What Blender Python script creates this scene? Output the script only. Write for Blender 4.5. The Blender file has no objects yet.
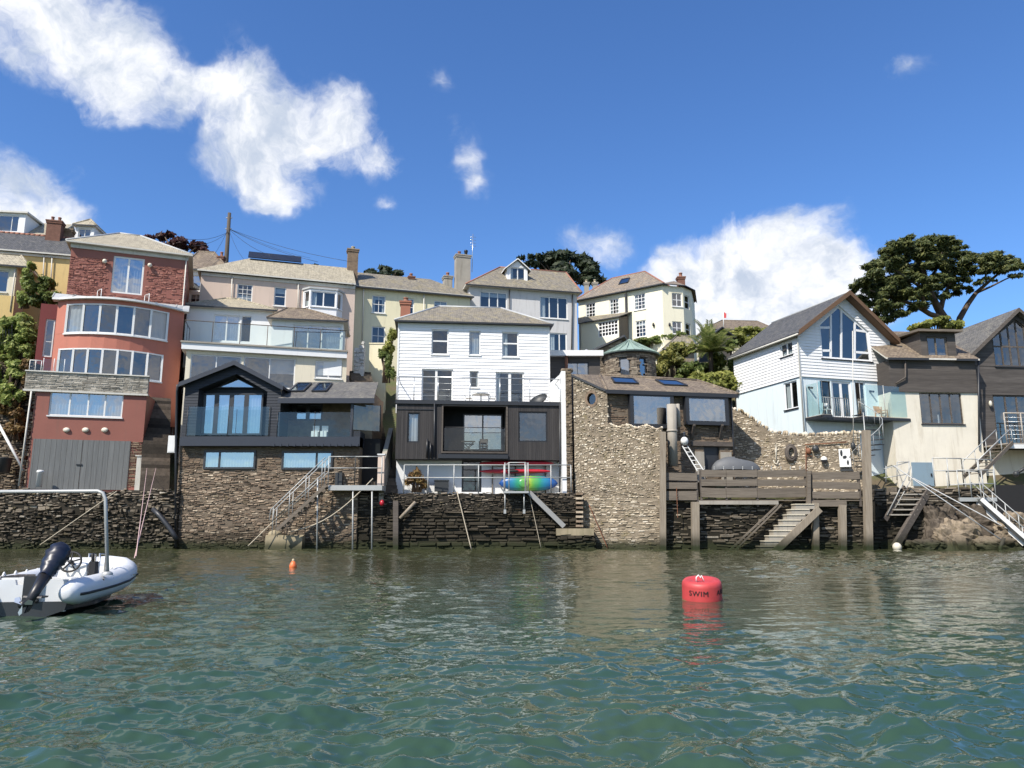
import bpy, math, random
import numpy as np
from math import sin, cos, tan, pi, radians, atan2, sqrt
from mathutils import Vector, Matrix, noise as mnoise
random.seed(11)
RNG = np.random.default_rng(5)
SC = bpy.context.scene
COL = SC.collection

# ------------------------------------------------------------------ camera, sky, sun, exposure
F = 770.0; PITCH = radians(10.5); CZ = 1.4
cp, sp = cos(PITCH), sin(PITCH)
cam_d = bpy.data.cameras.new('camera'); cam = bpy.data.objects.new('camera', cam_d); COL.objects.link(cam)
cam_d.sensor_width = 36.0; cam_d.lens = 36.0*F/1024; cam_d.clip_start = 0.05; cam_d.clip_end = 3000
cam.location = (0, 0, CZ); cam.rotation_euler = (pi/2 + PITCH, 0, 0)
SC.camera = cam
SUN_EL, SUN_AZ = radians(47), radians(40)          # azimuth: to the left of straight behind the camera
sunvec = Vector((-sin(SUN_AZ)*cos(SUN_EL), -cos(SUN_AZ)*cos(SUN_EL), sin(SUN_EL)))
sd = bpy.data.lights.new('sun', 'SUN'); so = bpy.data.objects.new('sun', sd); COL.objects.link(so)
sd.energy = 4.8; sd.angle = radians(0.53); sd.color = (1.0, 0.93, 0.83)
so.rotation_euler = (-sunvec).to_track_quat('-Z', 'Y').to_euler()
so.location = (-30, -30, 60)
SC.view_settings.view_transform = 'Standard'; SC.view_settings.look = 'None'
SC.view_settings.exposure = 0.48; SC.view_settings.gamma = 1.0
SC.view_settings.use_curve_mapping = False
SC.render.engine = 'CYCLES'
SC.cycles.use_denoising = True
SC.cycles.max_bounces = 6; SC.cycles.diffuse_bounces = 2; SC.cycles.glossy_bounces = 3
SC.cycles.transparent_max_bounces = 12; SC.cycles.transmission_bounces = 3
SC.cycles.caustics_reflective = False; SC.cycles.caustics_refractive = False
SC.cycles.sample_clamp_indirect = 4.0

def pix_dir(px, py):
    u = (px-512)/F; v = (384-py)/F
    return Vector((u, cp - v*sp, sp + v*cp))
def P(px, py, Y):
    d = pix_dir(px, py); t = Y/d.y
    return Vector((d.x*t, Y, CZ + d.z*t))

# node helpers
class G:
    def __init__(s, nt): s.nt = nt
    def n(s, typ, ins=None, **props):
        nd = s.nt.nodes.new(typ)
        for k, v in props.items(): setattr(nd, k, v)
        if ins:
            for k, v in ins.items():
                if isinstance(v, bpy.types.NodeSocket): s.nt.links.new(v, nd.inputs[k])
                else: nd.inputs[k].default_value = v
        return nd
    def math(s, op, a, b=0.0, c=None, clamp=False):
        ins = {0: a, 1: b}
        if c is not None: ins[2] = c
        return s.n('ShaderNodeMath', ins, operation=op, use_clamp=clamp).outputs[0]
    def vmath(s, op, a, b=(0, 0, 0), sc=None):
        ins = {0: a, 1: b}
        if sc is not None: ins['Scale'] = sc
        nd = s.n('ShaderNodeVectorMath', ins, operation=op)
        return nd.outputs['Value'] if op in ('LENGTH', 'DOT_PRODUCT', 'DISTANCE') else nd.outputs[0]
    def mix(s, fac, a, b, blend='MIX'):
        nd = s.n('ShaderNodeMix', None, data_type='RGBA', blend_type=blend)
        for i, v in ((0, fac), (6, a), (7, b)):
            if isinstance(v, bpy.types.NodeSocket): s.nt.links.new(v, nd.inputs[i])
            else: nd.inputs[i].default_value = (v if i == 0 else (*v[:3], 1))
        return nd.outputs[2]
    def ramp(s, fac, stops, interp='LINEAR'):
        nd = s.n('ShaderNodeValToRGB', {0: fac}); cr = nd.color_ramp; cr.interpolation = interp
        while len(cr.elements) < len(stops): cr.elements.new(0.5)
        for e, (p, c) in zip(cr.elements, stops):
            e.position = p; e.color = (*c[:3], 1) if not isinstance(c, (int, float)) else (c, c, c, 1)
        return nd.outputs[0]
    def smooth(s, v, lo, hi, a=0.0, b=1.0):
        nd = s.n('ShaderNodeMapRange', {0: v, 1: lo, 2: hi, 3: a, 4: b}, interpolation_type='SMOOTHSTEP')
        return nd.outputs[0]
    def noise(s, vec, scale, detail=4, rough=0.55, dist=0.0):
        return s.n('ShaderNodeTexNoise', {'Vector': vec, 'Scale': scale, 'Detail': detail, 'Roughness': rough, 'Distortion': dist}).outputs[0]
    def scl(s, vec, xyz): return s.vmath('MULTIPLY', vec, xyz)

# ---- world: Nishita sky with cumulus placed by direction
w = bpy.data.worlds.new('World'); SC.world = w; w.use_nodes = True
wn = w.node_tree; wn.nodes.clear(); g = G(wn)
sky = g.n('ShaderNodeTexSky', sky_type='NISHITA', sun_disc=False, sun_elevation=SUN_EL, sun_rotation=pi+SUN_AZ,
          altitude=0.0, air_density=1.0, dust_density=0.25, ozone_density=3.0)
dirv = g.n('ShaderNodeTexCoord').outputs['Generated']
hs = g.mix(1.0, g.n('ShaderNodeHueSaturation', {'Hue': 0.505, 'Saturation': 1.12, 'Value': 1.0, 'Color': sky.outputs[0]}).outputs[0], (.87, 1.09, 1.30), 'MULTIPLY')
# clouds: (px, py, rx, ry, density) -> direction blobs
CL = [(30,22,80,46,1.3),(95,45,66,44,1.3),(128,92,56,42,1.2),(85,92,42,28,.72),(20,70,50,28,.6),(165,88,44,27,.95),(210,96,46,28,.95),(245,90,46,36,1.0),
      (285,125,62,40,1.05),(345,135,52,38,1.0),(255,150,60,40,1.0),(275,185,58,26,.85),(215,172,46,22,.72),(388,158,30,28,.8),(350,98,38,22,.62),(405,205,18,13,.65),
      (12,185,50,34,.9),(45,215,42,26,.9),(58,165,16,13,.6),(10,222,50,30,.9),
      (690,255,50,30,.95),(728,238,42,28,1.05),(762,236,34,24,1.0),(800,232,40,30,1.1),(818,262,52,28,1.0),(745,280,105,50,1.6),(765,318,125,50,1.8),(690,295,60,44,1.4),(840,285,45,30,.9),
      (595,250,36,24,.72),(462,165,20,42,.44),(472,192,20,22,.40),(447,130,12,18,.40),(905,78,30,17,.52),(445,68,16,20,.42),(320,110,70,50,.4),(240,60,50,40,.3)]
# clouds behind the camera and overhead, seen in windows and water
warp = g.n('ShaderNodeTexNoise', {'Vector': dirv, 'Scale': 6.0, 'Detail': 5.0, 'Roughness': 0.6}).outputs['Color']
wv = g.vmath('SUBTRACT', warp, (0.5, 0.5, 0.5))
wdir = g.vmath('ADD', dirv, g.vmath('SCALE', wv, sc=0.12))
tot = None
for (bx, by, rx, ry, dn) in CL:
    c = pix_dir(bx, by).normalized()
    L = pix_dir(bx, by).length
    sx, sz = rx/F/L*1.25, ry/F/L*1.25
    d = g.vmath('SUBTRACT', wdir, tuple(c))
    d = g.vmath('LENGTH', g.scl(d, (1/sx, 0.5/sz, 1/sz)))
    v = g.math('MULTIPLY', g.math('SUBTRACT', 1.0, d, clamp=True), dn)
    tot = v if tot is None else g.math('MAXIMUM', tot, v) if False else g.math('SQRT', g.math('ADD', g.math('MULTIPLY', tot, tot), g.math('MULTIPLY', v, v)))
back = g.n('ShaderNodeSeparateXYZ', {0: dirv}).outputs[1]
bfac = g.smooth(back, 0.15, -0.25)
bn = g.noise(g.scl(dirv, (1, 1, 1.7)), 2.6, 5, 0.55)
bcl = g.math('MULTIPLY', bfac, g.smooth(bn, 0.40, 0.60, 0.0, 0.75))
tot = g.math('MAXIMUM', tot, bcl)
n1 = g.noise(wdir, 7.0, 10, 0.66, 0.3)
n2 = g.noise(wdir, 24.0, 9, 0.62, 0.35)
n3 = g.noise(dirv, 3.6, 4, 0.5)
nn = g.math('ADD', g.math('MULTIPLY', g.math('SUBTRACT', n1, 0.5), 2.2), g.math('MULTIPLY', g.math('SUBTRACT', n2, 0.5), 1.25))
dens = g.math('ADD', g.math('MULTIPLY', tot, 1.15), nn)
dens = g.math('MULTIPLY', dens, g.smooth(tot, 0.02, 0.45))
alpha = g.smooth(dens, 0.02, 1.15)
# shading: bright where the cloud is thin towards the sun (upper left), grey-blue in folds and bases
shn = g.noise(g.vmath('ADD', wdir, (0.02, 0.0, -0.035)), 11.0, 8, 0.62)
sh2 = g.noise(g.vmath('ADD', wdir, (0.012, 0.0, -0.02)), 30.0, 6, 0.6)
sv = g.math('ADD', g.math('MULTIPLY', shn, 0.75), g.math('MULTIPLY', sh2, 0.35))
shade = g.smooth(sv, 0.40, 0.66)
ccol = g.mix(shade, (0.50, 0.57, 0.69), (0.95, 0.955, 0.97))
SKY = 0.105
bg1 = g.n('ShaderNodeBackground', {0: hs, 1: SKY}); bg2 = g.n('ShaderNodeBackground', {0: ccol, 1: 0.84})
ms = g.n('ShaderNodeMixShader', {0: g.math('MULTIPLY', alpha, 0.97), 1: bg1.outputs[0], 2: bg2.outputs[0]})
wo = g.n('ShaderNodeOutputWorld', {0: ms.outputs[0]})

# ------------------------------------------------------------------ materials
def C(h, k=1.0):
    h = h.lstrip('#'); o = []
    for i in (0, 2, 4):
        c = int(h[i:i+2], 16)/255
        o.append((c/12.92 if c <= .04045 else ((c+.055)/1.055)**2.4)*k)
    return tuple(o)
MATS = {}
def new(name):
    m = bpy.data.materials.new(name); m.use_nodes = True; nt = m.node_tree; nt.nodes.clear()
    g = G(nt); b = g.n('ShaderNodeBsdfPrincipled'); o = g.n('ShaderNodeOutputMaterial', {0: b.outputs[0]})
    MATS[name] = m
    return m, g, b, o
def setb(g, b, **k):
    for kk, v in k.items():
        kk = {'col': 'Base Color', 'rough': 'Roughness', 'metal': 'Metallic', 'spec': 'Specular IOR Level', 'nrm': 'Normal', 'coat': 'Coat Weight', 'ior': 'IOR'}[kk]
        if isinstance(v, bpy.types.NodeSocket): g.nt.links.new(v, b.inputs[kk])
        else: b.inputs[kk].default_value = (*v, 1) if isinstance(v, tuple) else v
def bump(g, h, strength=0.5, dist=0.02):
    return g.n('ShaderNodeBump', {'Height': h, 'Strength': strength, 'Distance': dist}).outputs[0]
def obj_co(g): return g.n('ShaderNodeTexCoord').outputs['Object']
def uv_co(g): return g.n('ShaderNodeTexCoord').outputs['UV']
def rnd(g): return g.n('ShaderNodeNewGeometry').outputs['Random Per Island']

def paint(name, col, rough=.6, var=.18, streak=.22, bmp=.25, bscale=30, spec=.3, dirt=(0.12, 0.1, 0.075)):
    m, g, b, o = new(name); co = obj_co(g)
    n1 = g.noise(co, .7, 5, .6); n2 = g.noise(g.scl(co, (3.2, 3.2, .3)), 1.0, 6, .7, .6); n3 = g.noise(co, bscale, 3); n4 = g.noise(co, 2.6, 6, .7)
    c = g.mix(g.smooth(n1, .3, .75, 0, var), col, tuple(x*.62 for x in col))
    c = g.mix(g.smooth(n2, .50, .80, 0, streak*1.2), c, dirt)
    c = g.mix(g.smooth(n4, .55, .75, 0, var*1.1), c, tuple(x*.7+.02 for x in col))
    wz = g.n('ShaderNodeSeparateXYZ', {0: g.n('ShaderNodeNewGeometry').outputs['Position']}).outputs[2]
    c = g.mix(g.smooth(g.math('ADD', wz, g.math('MULTIPLY', n1, .6)), .4, 1.0, .9, 0), c, (.030, .034, .014))
    setb(g, b, col=c, rough=rough, spec=spec, nrm=bump(g, n3, bmp, .01))
    return m
def plain(name, col, rough=.5, metal=0.0, spec=.5, var=.15):
    m, g, b, o = new(name); co = obj_co(g)
    c = g.mix(g.smooth(g.noise(co, 3.0, 4), .35, .7, 0, var), col, tuple(x*.55 for x in col))
    setb(g, b, col=c, rough=rough, metal=metal, spec=spec)
    return m
def stone(name, stops, rough=.85, var=.5, tide=None, weed=(0.016, 0.014, 0.008), lich=0.0, bscale=14.0):
    m, g, b, o = new(name); co = obj_co(g); wp = g.n('ShaderNodeNewGeometry').outputs['Position']
    r = rnd(g); c = g.ramp(r, stops)
    n1 = g.noise(wp, 3.2, 6, .65); n2 = g.noise(wp, .55, 4, .6); n3 = g.noise(wp, bscale, 5, .7)
    c = g.mix(g.smooth(n1, .35, .7, 0, var), c, tuple(x*.35 for x in stops[0][1]))
    c = g.mix(g.smooth(n2, .5, .72, 0, .35), c, tuple(x*.5 for x in stops[-1][1]))
    if lich: c = g.mix(g.smooth(g.noise(wp, 1.6, 5, .7), .55, .75, 0, lich), c, (.30, .25, .09))
    if tide:
        z = g.n('ShaderNodeSeparateXYZ', {0: wp}).outputs[2]
        zz = g.math('ADD', z, g.math('MULTIPLY', g.math('SUBTRACT', n2, .5), 2.4))
        zz = g.math('ADD', zz, g.math('MULTIPLY', g.math('SUBTRACT', n1, .5), 1.2))
        f = g.smooth(zz, tide[0], tide[1], tide[2] if len(tide) > 2 else .9, 0)
        c = g.mix(f, c, weed)
        f2 = g.smooth(g.math('ADD', z, g.math('MULTIPLY', n1, .5)), .45, .95, .85, 0)
        c = g.mix(f2, c, (.024, .030, .011))
    setb(g, b, col=c, rough=rough, spec=.25, nrm=bump(g, n3, .7, .035))
    return m
def slate(name, c1, c2, lichen=(.32, .27, .15), lf=.5, bw=.28, rh=.19, bs=.6, moss=0.25):
    m, g, b, o = new(name); uv = uv_co(g); co = obj_co(g)
    jit = g.vmath('ADD', uv, g.vmath('SCALE', g.vmath('SUBTRACT', g.n('ShaderNodeTexNoise', {'Vector': co, 'Scale': 2.0}).outputs['Color'], (.5, .5, .5)), sc=.06))
    br = g.n('ShaderNodeTexBrick', {'Vector': jit, 'Color1': (*c1, 1), 'Color2': (*c2, 1), 'Mortar': (*(x*.25 for x in c1), 1), 'Scale': 1.0,
             'Mortar Size': .012, 'Bias': 0.0, 'Brick Width': bw, 'Row Height': rh})
    n1 = g.noise(co, 1.3, 7, .7); n2 = g.noise(co, 6.0, 6, .7); n3 = g.noise(g.scl(uv, (5, .5, 1)), 1.0, 4, .6)
    c = g.mix(g.smooth(n1, .46, .66, 0, lf), br.outputs[0], lichen)
    c = g.mix(g.smooth(g.noise(g.scl(uv, (3.5, 5, 1)), 1.0, 2, .5), .5, .62, 0, .5), c, tuple(x*.5 for x in c1))
    c = g.mix(g.smooth(n2, .52, .7, 0, .55), c, tuple(x*1.5 for x in lichen))
    c = g.mix(g.smooth(n3, .5, .75, 0, .5), c, tuple(x*.4 for x in c1))
    c = g.mix(g.smooth(g.noise(co, 2.3, 5, .7), .57, .7, 0, moss), c, (.05, .06, .02))
    sep = g.n('ShaderNodeSeparateXYZ', {0: jit}).outputs[1]
    saw = g.math('FRACT', g.math('DIVIDE', sep, rh))
    h = g.math('SUBTRACT', g.math('MULTIPLY', saw, -1.0), g.math('MULTIPLY', br.outputs['Fac'], .8))
    h = g.math('ADD', h, g.math('MULTIPLY', n2, .8))
    setb(g, b, col=c, rough=.75, spec=.3, nrm=bump(g, h, bs, .03))
    return m
def wood(name, c1, c2, rough=.75, scale=(.8, 14, 14), var=.8):
    m, g, b, o = new(name); co = obj_co(g)
    n1 = g.noise(g.scl(co, scale), 1.0, 5, .65); n2 = g.noise(co, 1.4, 4); r = rnd(g)
    c = g.mix(g.smooth(n1, .3, .7, 0, var), c1, c2)
    c = g.mix(g.math('MULTIPLY', r, .45), c, tuple(x*.45 for x in c1))
    c = g.mix(g.smooth(n2, .5, .75, 0, .4), c, tuple(x*.6 for x in c2))
    wz = g.n('ShaderNodeSeparateXYZ', {0: g.n('ShaderNodeNewGeometry').outputs['Position']}).outputs[2]
    c = g.mix(g.smooth(g.math('ADD', wz, g.math('MULTIPLY', n2, .9)), .75, 1.75, .85, 0), c, (.03, .03, .018))
    c = g.mix(g.smooth(g.math('ADD', wz, g.math('MULTIPLY', n1, .3)), .3, .55, .9, 0), c, (.022, .030, .010))
    setb(g, b, col=c, rough=rough, spec=.25, nrm=bump(g, n1, .4, .01))
    return m
def glass(name, base=.14, tint=(.72, .78, .8), gtint=(1, 1, 1), rough=.01):
    m, g, b, o = new(name); g.nt.nodes.remove(b)
    lw = g.n('ShaderNodeLayerWeight', {'Blend': .5}).outputs['Facing']
    fr = g.math('POWER', lw, 4.0)
    fac = g.math('ADD', base, g.math('MULTIPLY', fr, 1-base), clamp=True)
    bn = bump(g, g.noise(g.n('ShaderNodeNewGeometry').outputs['Position'], .8, 2), .12, .10)
    gl = g.n('ShaderNodeBsdfGlossy', {'Color': (*gtint, 1), 'Roughness': rough, 'Normal': bn}); tr = g.n('ShaderNodeBsdfTransparent', {'Color': (*tint, 1)})
    mx = g.n('ShaderNodeMixShader', {0: fac, 1: tr.outputs[0], 2: gl.outputs[0]})
    g.nt.links.new(mx.outputs[0], o.inputs[0])
    return m
def clad(name, c1, c2, w=.14, horiz=False, rough=.7):
    m, g, b, o = new(name); uv = uv_co(g); co = obj_co(g)
    s = g.n('ShaderNodeSeparateXYZ', {0: uv}); ax = s.outputs[1 if horiz else 0]
    q = g.math('DIVIDE', ax, w); fr = g.math('FRACT', q); idn = g.math('FLOOR', q)
    wn_ = g.n('ShaderNodeTexWhiteNoise', {'W': idn}, noise_dimensions='1D').outputs[0]
    c = g.mix(wn_, c1, c2)
    n2 = g.noise(g.scl(uv, (14, .7, 1) if not horiz else (.8, 14, 1)), 1.0, 5, .6)
    c = g.mix(g.smooth(n2, .4, .75, 0, .35), c, tuple(x*1.7 for x in c2))
    gap = g.smooth(fr, .0, .09, 1, 0)
    c = g.mix(gap, c, (.008, .007, .006))
    h = g.math('SUBTRACT', g.math('MULTIPLY', n2, .2), gap) if not horiz else g.math('SUBTRACT', g.math('SUBTRACT', g.math('MULTIPLY', n2, .2), gap), g.math('MULTIPLY', fr, .6))
    setb(g, b, col=c, rough=rough, spec=.3, nrm=bump(g, h, .7, .02))
    return m
def leafm(name, cols, trans=.35, rough=.55):
    m, g, b, o = new(name); r = rnd(g); wp = g.n('ShaderNodeNewGeometry').outputs['Position']
    c = g.ramp(r, cols)
    c = g.mix(g.smooth(g.noise(wp, .9, 3), .35, .65, 0, .5), c, cols[0][1])
    setb(g, b, col=c, rough=rough, spec=.3)
    t = g.n('ShaderNodeBsdfTranslucent', {0: c}); mx = g.n('ShaderNodeMixShader', {0: trans, 1: b.outputs[0], 2: t.outputs[0]})
    g.nt.links.new(mx.outputs[0], o.inputs[0])
    return m

# house paints
paint('white_paint', (.74, .75, .75), var=.1, streak=.10)
paint('white_board', (.80, .80, .80), var=.10, streak=.16, rough=.45)
paint('white_trim', (.74, .74, .72), var=.1, streak=.1, bmp=.05, rough=.4)
paint('old_trim', (.60, .58, .52), var=.3, streak=.3, bmp=.1)
paint('cream_wall', (.70, .64, .50), var=.15, streak=.25)
paint('pale_yellow', (.74, .68, .47), var=.15, streak=.22)
paint('yellow_wall', (.64, .47, .20), var=.25, streak=.25)
paint('pink_cream', (.60, .48, .40), var=.15, streak=.25)
paint('hill_cream', (.80, .75, .58), var=.1, streak=.15)
paint('grey_render', (.56, .55, .54), var=.15, streak=.3)
paint('coral', (.47, .17, .118), var=.25, streak=.15)
paint('red_wall', (.28, .108, .082), var=.25, streak=.2)
paint('dark_red', (.18, .04, .038), var=.3, streak=.2)
paint('sky_blue_wall', (.67, .755, .785), var=.12, streak=.2)
paint('garage_grey', (.14, .155, .17), var=.2, streak=.15)
paint('shed_blue', (.20, .28, .34), var=.2, streak=.2)
paint('stained_cream', (.72, .67, .56), var=.3, streak=.45, dirt=(.3, .24, .15))
paint('concrete', (.36, .33, .28), var=.5, streak=.5, bmp=.5, rough=.85)
paint('mossy_concrete', (.34, .285, .19), var=.8, streak=.6, bmp=.6, rough=.85, dirt=(.07, .075, .03))
paint('pale_concrete', (.62, .56, .44), var=.35, streak=.25, bmp=.5, rough=.85)
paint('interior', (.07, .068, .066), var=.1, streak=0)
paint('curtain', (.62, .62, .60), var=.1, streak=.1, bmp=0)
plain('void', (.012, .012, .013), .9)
plain('charcoal_metal', (.025, .027, .032), .45)
plain('black_metal', (.018, .018, .02), .4)
plain('lead', (.42, .43, .43), .5)
plain('galv', (.40, .41, .40), .5, .25)
plain('aluminium', (.30, .30, .29), .55, .2)
plain('rail_white', (.72, .72, .70), .4)
plain('navy', (.020, .026, .040), .5)
plain('rope', (.48, .42, .32), .9)
plain('rope_pink', (.55, .38, .36), .9)
plain('red_plastic', (.42, .015, .03), .35)
plain('buoy_red', (.50, .055, .055), .5, var=.45)
plain('orange_plastic', (.75, .17, .05), .45)
plain('rubber', (.012, .012, .013), .6)
plain('terracotta', (.33, .15, .10), .8, var=.5)
plain('pot_cream', (.50, .42, .28), .8, var=.6)
plain('rust', (.22, .09, .045), .8, var=.6)
plain('lamp_pale', (.62, .58, .48), .4)
plain('slate_panel', (.022, .024, .03), .25)
plain('teak', (.50, .27, .11), .5)
plain('tarp', (.105, .11, .118), .6)
plain('bin_dark', (.03, .033, .035), .5)
plain('hypalon', (.64, .66, .68), .38, var=.1)
plain('boat_white', (.74, .74, .71), .35)
plain('boat_cream', (.62, .55, .40), .5)
plain('hull_dark', (.035, .037, .04), .3)
plain('navy_cover', (.012, .016, .032), .38)
plain('steel', (.55, .57, .58), .3, .85)
plain('white_tile', (.68, .68, .67), .3)
plain('copper_green', (.27, .36, .31), .6, var=.5)
plain('red_brick_paint', (.30, .12, .075), .8)
stone('brick', [(0, (.12, .06, .045)), (.5, (.18, .09, .065)), (1, (.24, .13, .095))], var=.3)
stone('quay_stone', [(0, (.09, .075, .058)), (.3, (.19, .155, .118)), (.7, (.30, .25, .19)), (.93, (.46, .39, .30)), (1, (.60, .55, .46))], tide=(1.0, 3.9, .58), lich=.5)
stone('dark_quay_stone', [(0, (.075, .062, .048)), (.4, (.14, .115, .088)), (.85, (.23, .19, .145)), (1, (.42, .36, .28))], tide=(2.0, 3.5, .80), lich=.4)
stone('house_stone', [(0, (.15, .11, .08)), (.4, (.28, .205, .145)), (.8, (.42, .325, .235)), (1, (.58, .49, .37))], tide=(-.2, 2.2, .68), lich=.25)
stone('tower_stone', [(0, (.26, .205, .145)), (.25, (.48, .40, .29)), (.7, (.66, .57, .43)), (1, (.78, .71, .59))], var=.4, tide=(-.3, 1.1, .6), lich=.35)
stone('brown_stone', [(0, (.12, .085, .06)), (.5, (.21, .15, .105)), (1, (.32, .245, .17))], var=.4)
stone('turret_stone', [(0, (.14, .115, .09)), (.5, (.24, .195, .15)), (1, (.36, .31, .24))], var=.4)
stone('red_stone', [(0, (.24, .10, .075)), (.5, (.35, .15, .115)), (1, (.46, .22, .17))], var=.25, weed=(.1, .03, .03))
stone('slate_stone', [(0, (.25, .225, .185)), (.5, (.40, .37, .31)), (1, (.52, .48, .41))], var=.3)
stone('step_stone', [(0, (.035, .03, .024)), (1, (.19, .15, .115))], var=.4)
stone('rubble', [(0, (.10, .075, .05)), (.5, (.20, .155, .11)), (1, (.32, .26, .19))], var=.5, lich=.4)
stone('white_stone', [(0, (.55, .53, .49)), (1, (.75, .73, .68))], var=.2)
stone('mortar_light', [(0, (.25, .205, .15)), (1, (.25, .205, .15))], var=.6, tide=(-.3, 1.1, .6), lich=.4)
stone('mortar_dark', [(0, (.022, .019, .015)), (1, (.05, .042, .033))], var=.4, tide=(1.2, 4.2, .8))
stone('mortar_mid', [(0, (.17, .135, .10)), (1, (.17, .135, .10))], var=.4, tide=(-.2, 2.2, .75))
stone('rock_dark', [(0, (.05, .042, .034)), (1, (.13, .105, .08))], var=.7, tide=(-.4, 1.5, .8), bscale=5)
stone('rock', [(0, (.16, .13, .10)), (1, (.30, .24, .17))], var=.75, tide=(-.4, 1.5, .8), bscale=5, lich=.3)
slate('roof_slate', (.20, .18, .15), (.29, .26, .21), lf=.6)
slate('roof_pale', (.36, .32, .24), (.44, .39, .29), lichen=(.46, .41, .29), lf=.55)
slate('roof_brown', (.16, .125, .095), (.25, .20, .15), lichen=(.30, .24, .16), lf=.6)
slate('roof_dark', (.075, .078, .085), (.11, .11, .115), lichen=(.19, .18, .15), lf=.25, moss=.05)
slate('roof_grey', (.115, .112, .11), (.165, .16, .15), lichen=(.26, .24, .19), lf=.45, moss=.1)
slate('roof_orange', (.20, .175, .15), (.30, .255, .205), lichen=(.35, .25, .15), lf=.45)
wood('grey_timber', (.135, .112, .09), (.26, .22, .175))
wood('weathered_post', (.25, .205, .155), (.40, .345, .27), scale=(14, 14, .8))
wood('dark_timber', (.085, .072, .062), (.17, .145, .125))
wood('dark_board', (.075, .066, .060), (.135, .118, .105), scale=(.8, .8, 16))
wood('brown_board', (.072, .064, .059), (.135, .122, .112), scale=(.8, .8, 16))
wood('barge_brown', (.14, .082, .05), (.21, .13, .08), var=.6)
wood('pole_wood', (.075, .062, .05), (.14, .118, .095), scale=(14, 14, .8))
wood('bark', (.075, .052, .036), (.16, .115, .08), scale=(9, 9, 1.2))
clad('black_clad', (.028, .026, .027), (.048, .044, .043), w=.14)
clad('navy_clad', (.022, .027, .036), (.032, .037, .048), w=.19, horiz=True)
clad('garage_board', (.125, .13, .13), (.155, .16, .158), w=.32)
clad('deck_board', (.30, .27, .23), (.38, .34, .29), w=.14, horiz=True)
glass('win_glass', .11)
glass('win_sky', .36, tint=(.5, .55, .6))
glass('win_soft', .17, tint=(.6, .65, .68))
glass('rail_glass', .055, tint=(.80, .88, .87))
glass('teal_glass', .13, tint=(.78, .91, .89), gtint=(.92, 1, 1))
leafm('leaf_pine', [(0, (.045, .062, .022)), (.5, (.10, .122, .036)), (1, (.23, .23, .08))], .3)
leafm('leaf_dark', [(0, (.014, .022, .012)), (.6, (.028, .042, .018)), (1, (.05, .065, .026))], .15)
leafm('leaf_green', [(0, (.07, .10, .03)), (.5, (.15, .20, .05)), (1, (.28, .31, .10))], .4)
leafm('leaf_yellow', [(0, (.12, .14, .03)), (.5, (.26, .28, .06)), (1, (.46, .45, .14))], .4)
leafm('leaf_ivy', [(0, (.14, .19, .05)), (.5, (.30, .37, .09)), (1, (.52, .54, .20))], .45)
leafm('leaf_copper', [(0, (.03, .012, .012)), (.5, (.07, .025, .022)), (1, (.12, .05, .035))], .25)
leafm('leaf_rust', [(0, (.12, .07, .03)), (.5, (.22, .13, .05)), (1, (.26, .20, .07))], .3)
leafm('leaf_olive', [(0, (.10, .11, .03)), (.5, (.25, .25, .06)), (1, (.44, .40, .13))], .4)
leafm('leaf_palm', [(0, (.10, .14, .035)), (.5, (.24, .29, .08)), (1, (.52, .50, .20))], .4)
m, g_, b_, o_ = new('soil'); co_ = obj_co(g_)
setb(g_, b_, col=g_.mix(g_.smooth(g_.noise(co_, .5, 6), .35, .65), (.10, .075, .045), (.07, .085, .028)), rough=.9, nrm=bump(g_, g_.noise(co_, 4, 6), .6, .1))
# ------------------------------------------------------------------ geometry helpers
OFF = {}
class Fr:
    """vertical plane: s along U, z world height, d outwards along N (towards the water)"""
    def __init__(s, o, th=0.0):
        s.o = Vector((o[0], o[1], 0)); s.th = th
        s.U = Vector((cos(th), sin(th), 0)); s.N = Vector((sin(th), -cos(th), 0))
    def w(s, a, z, d=0.0): return s.o + s.U*a + s.N*d + Vector((0, 0, z))
    def px(s, x, y, d=0.0):
        r = pix_dir(x, y); q = s.o + s.N*d - Vector((0, 0, 0))
        t = s.N.dot(q)/s.N.dot(Vector((r.x, r.y, 0)))
        p = Vector((r.x*t, r.y*t, 0))
        return ((p - s.o).dot(s.U), CZ + r.z*t)
    def S(s, x, y, d=0.0): return s.px(x, y, d)[0]
    def Z(s, x, y, d=0.0): return s.px(x, y, d)[1]
    def R(s, x0, y0, x1, y1, d=0.0):
        ym = (y0+y1)/2; xm = (x0+x1)/2
        return (s.S(x0, ym, d), s.S(x1, ym, d), s.Z(xm, y0, d), s.Z(xm, y1, d))   # s0 s1 ztop zbot
    def shift(s, d): 
        p = s.w(0, 0, d); return Fr(p, s.th)
    def side(s, a, sign):
        """frame of the wall that runs back from s=a; sign -1: left wall (faces left), +1: right wall"""
        p = s.w(a, 0, 0)
        return Fr(p, s.th + sign*pi/2)
def rect(r): s0, s1, zt, zb = r; return [(s0, zb), (s1, zb), (s1, zt), (s0, zt)]
def line(x1, y1, x2, y2, Y1):
    a = P(x1, y1, Y1); g2 = pix_dir(x2, y2); t = (a.z-CZ)/g2.z
    b = Vector((g2.x*t, g2.y*t, 0))
    return Fr((a.x, a.y), atan2(b.y-a.y, b.x-a.x))
def flat(x, y, Y, th=0.0): p = P(x, y, Y); return Fr((p.x, p.y), th)

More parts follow.
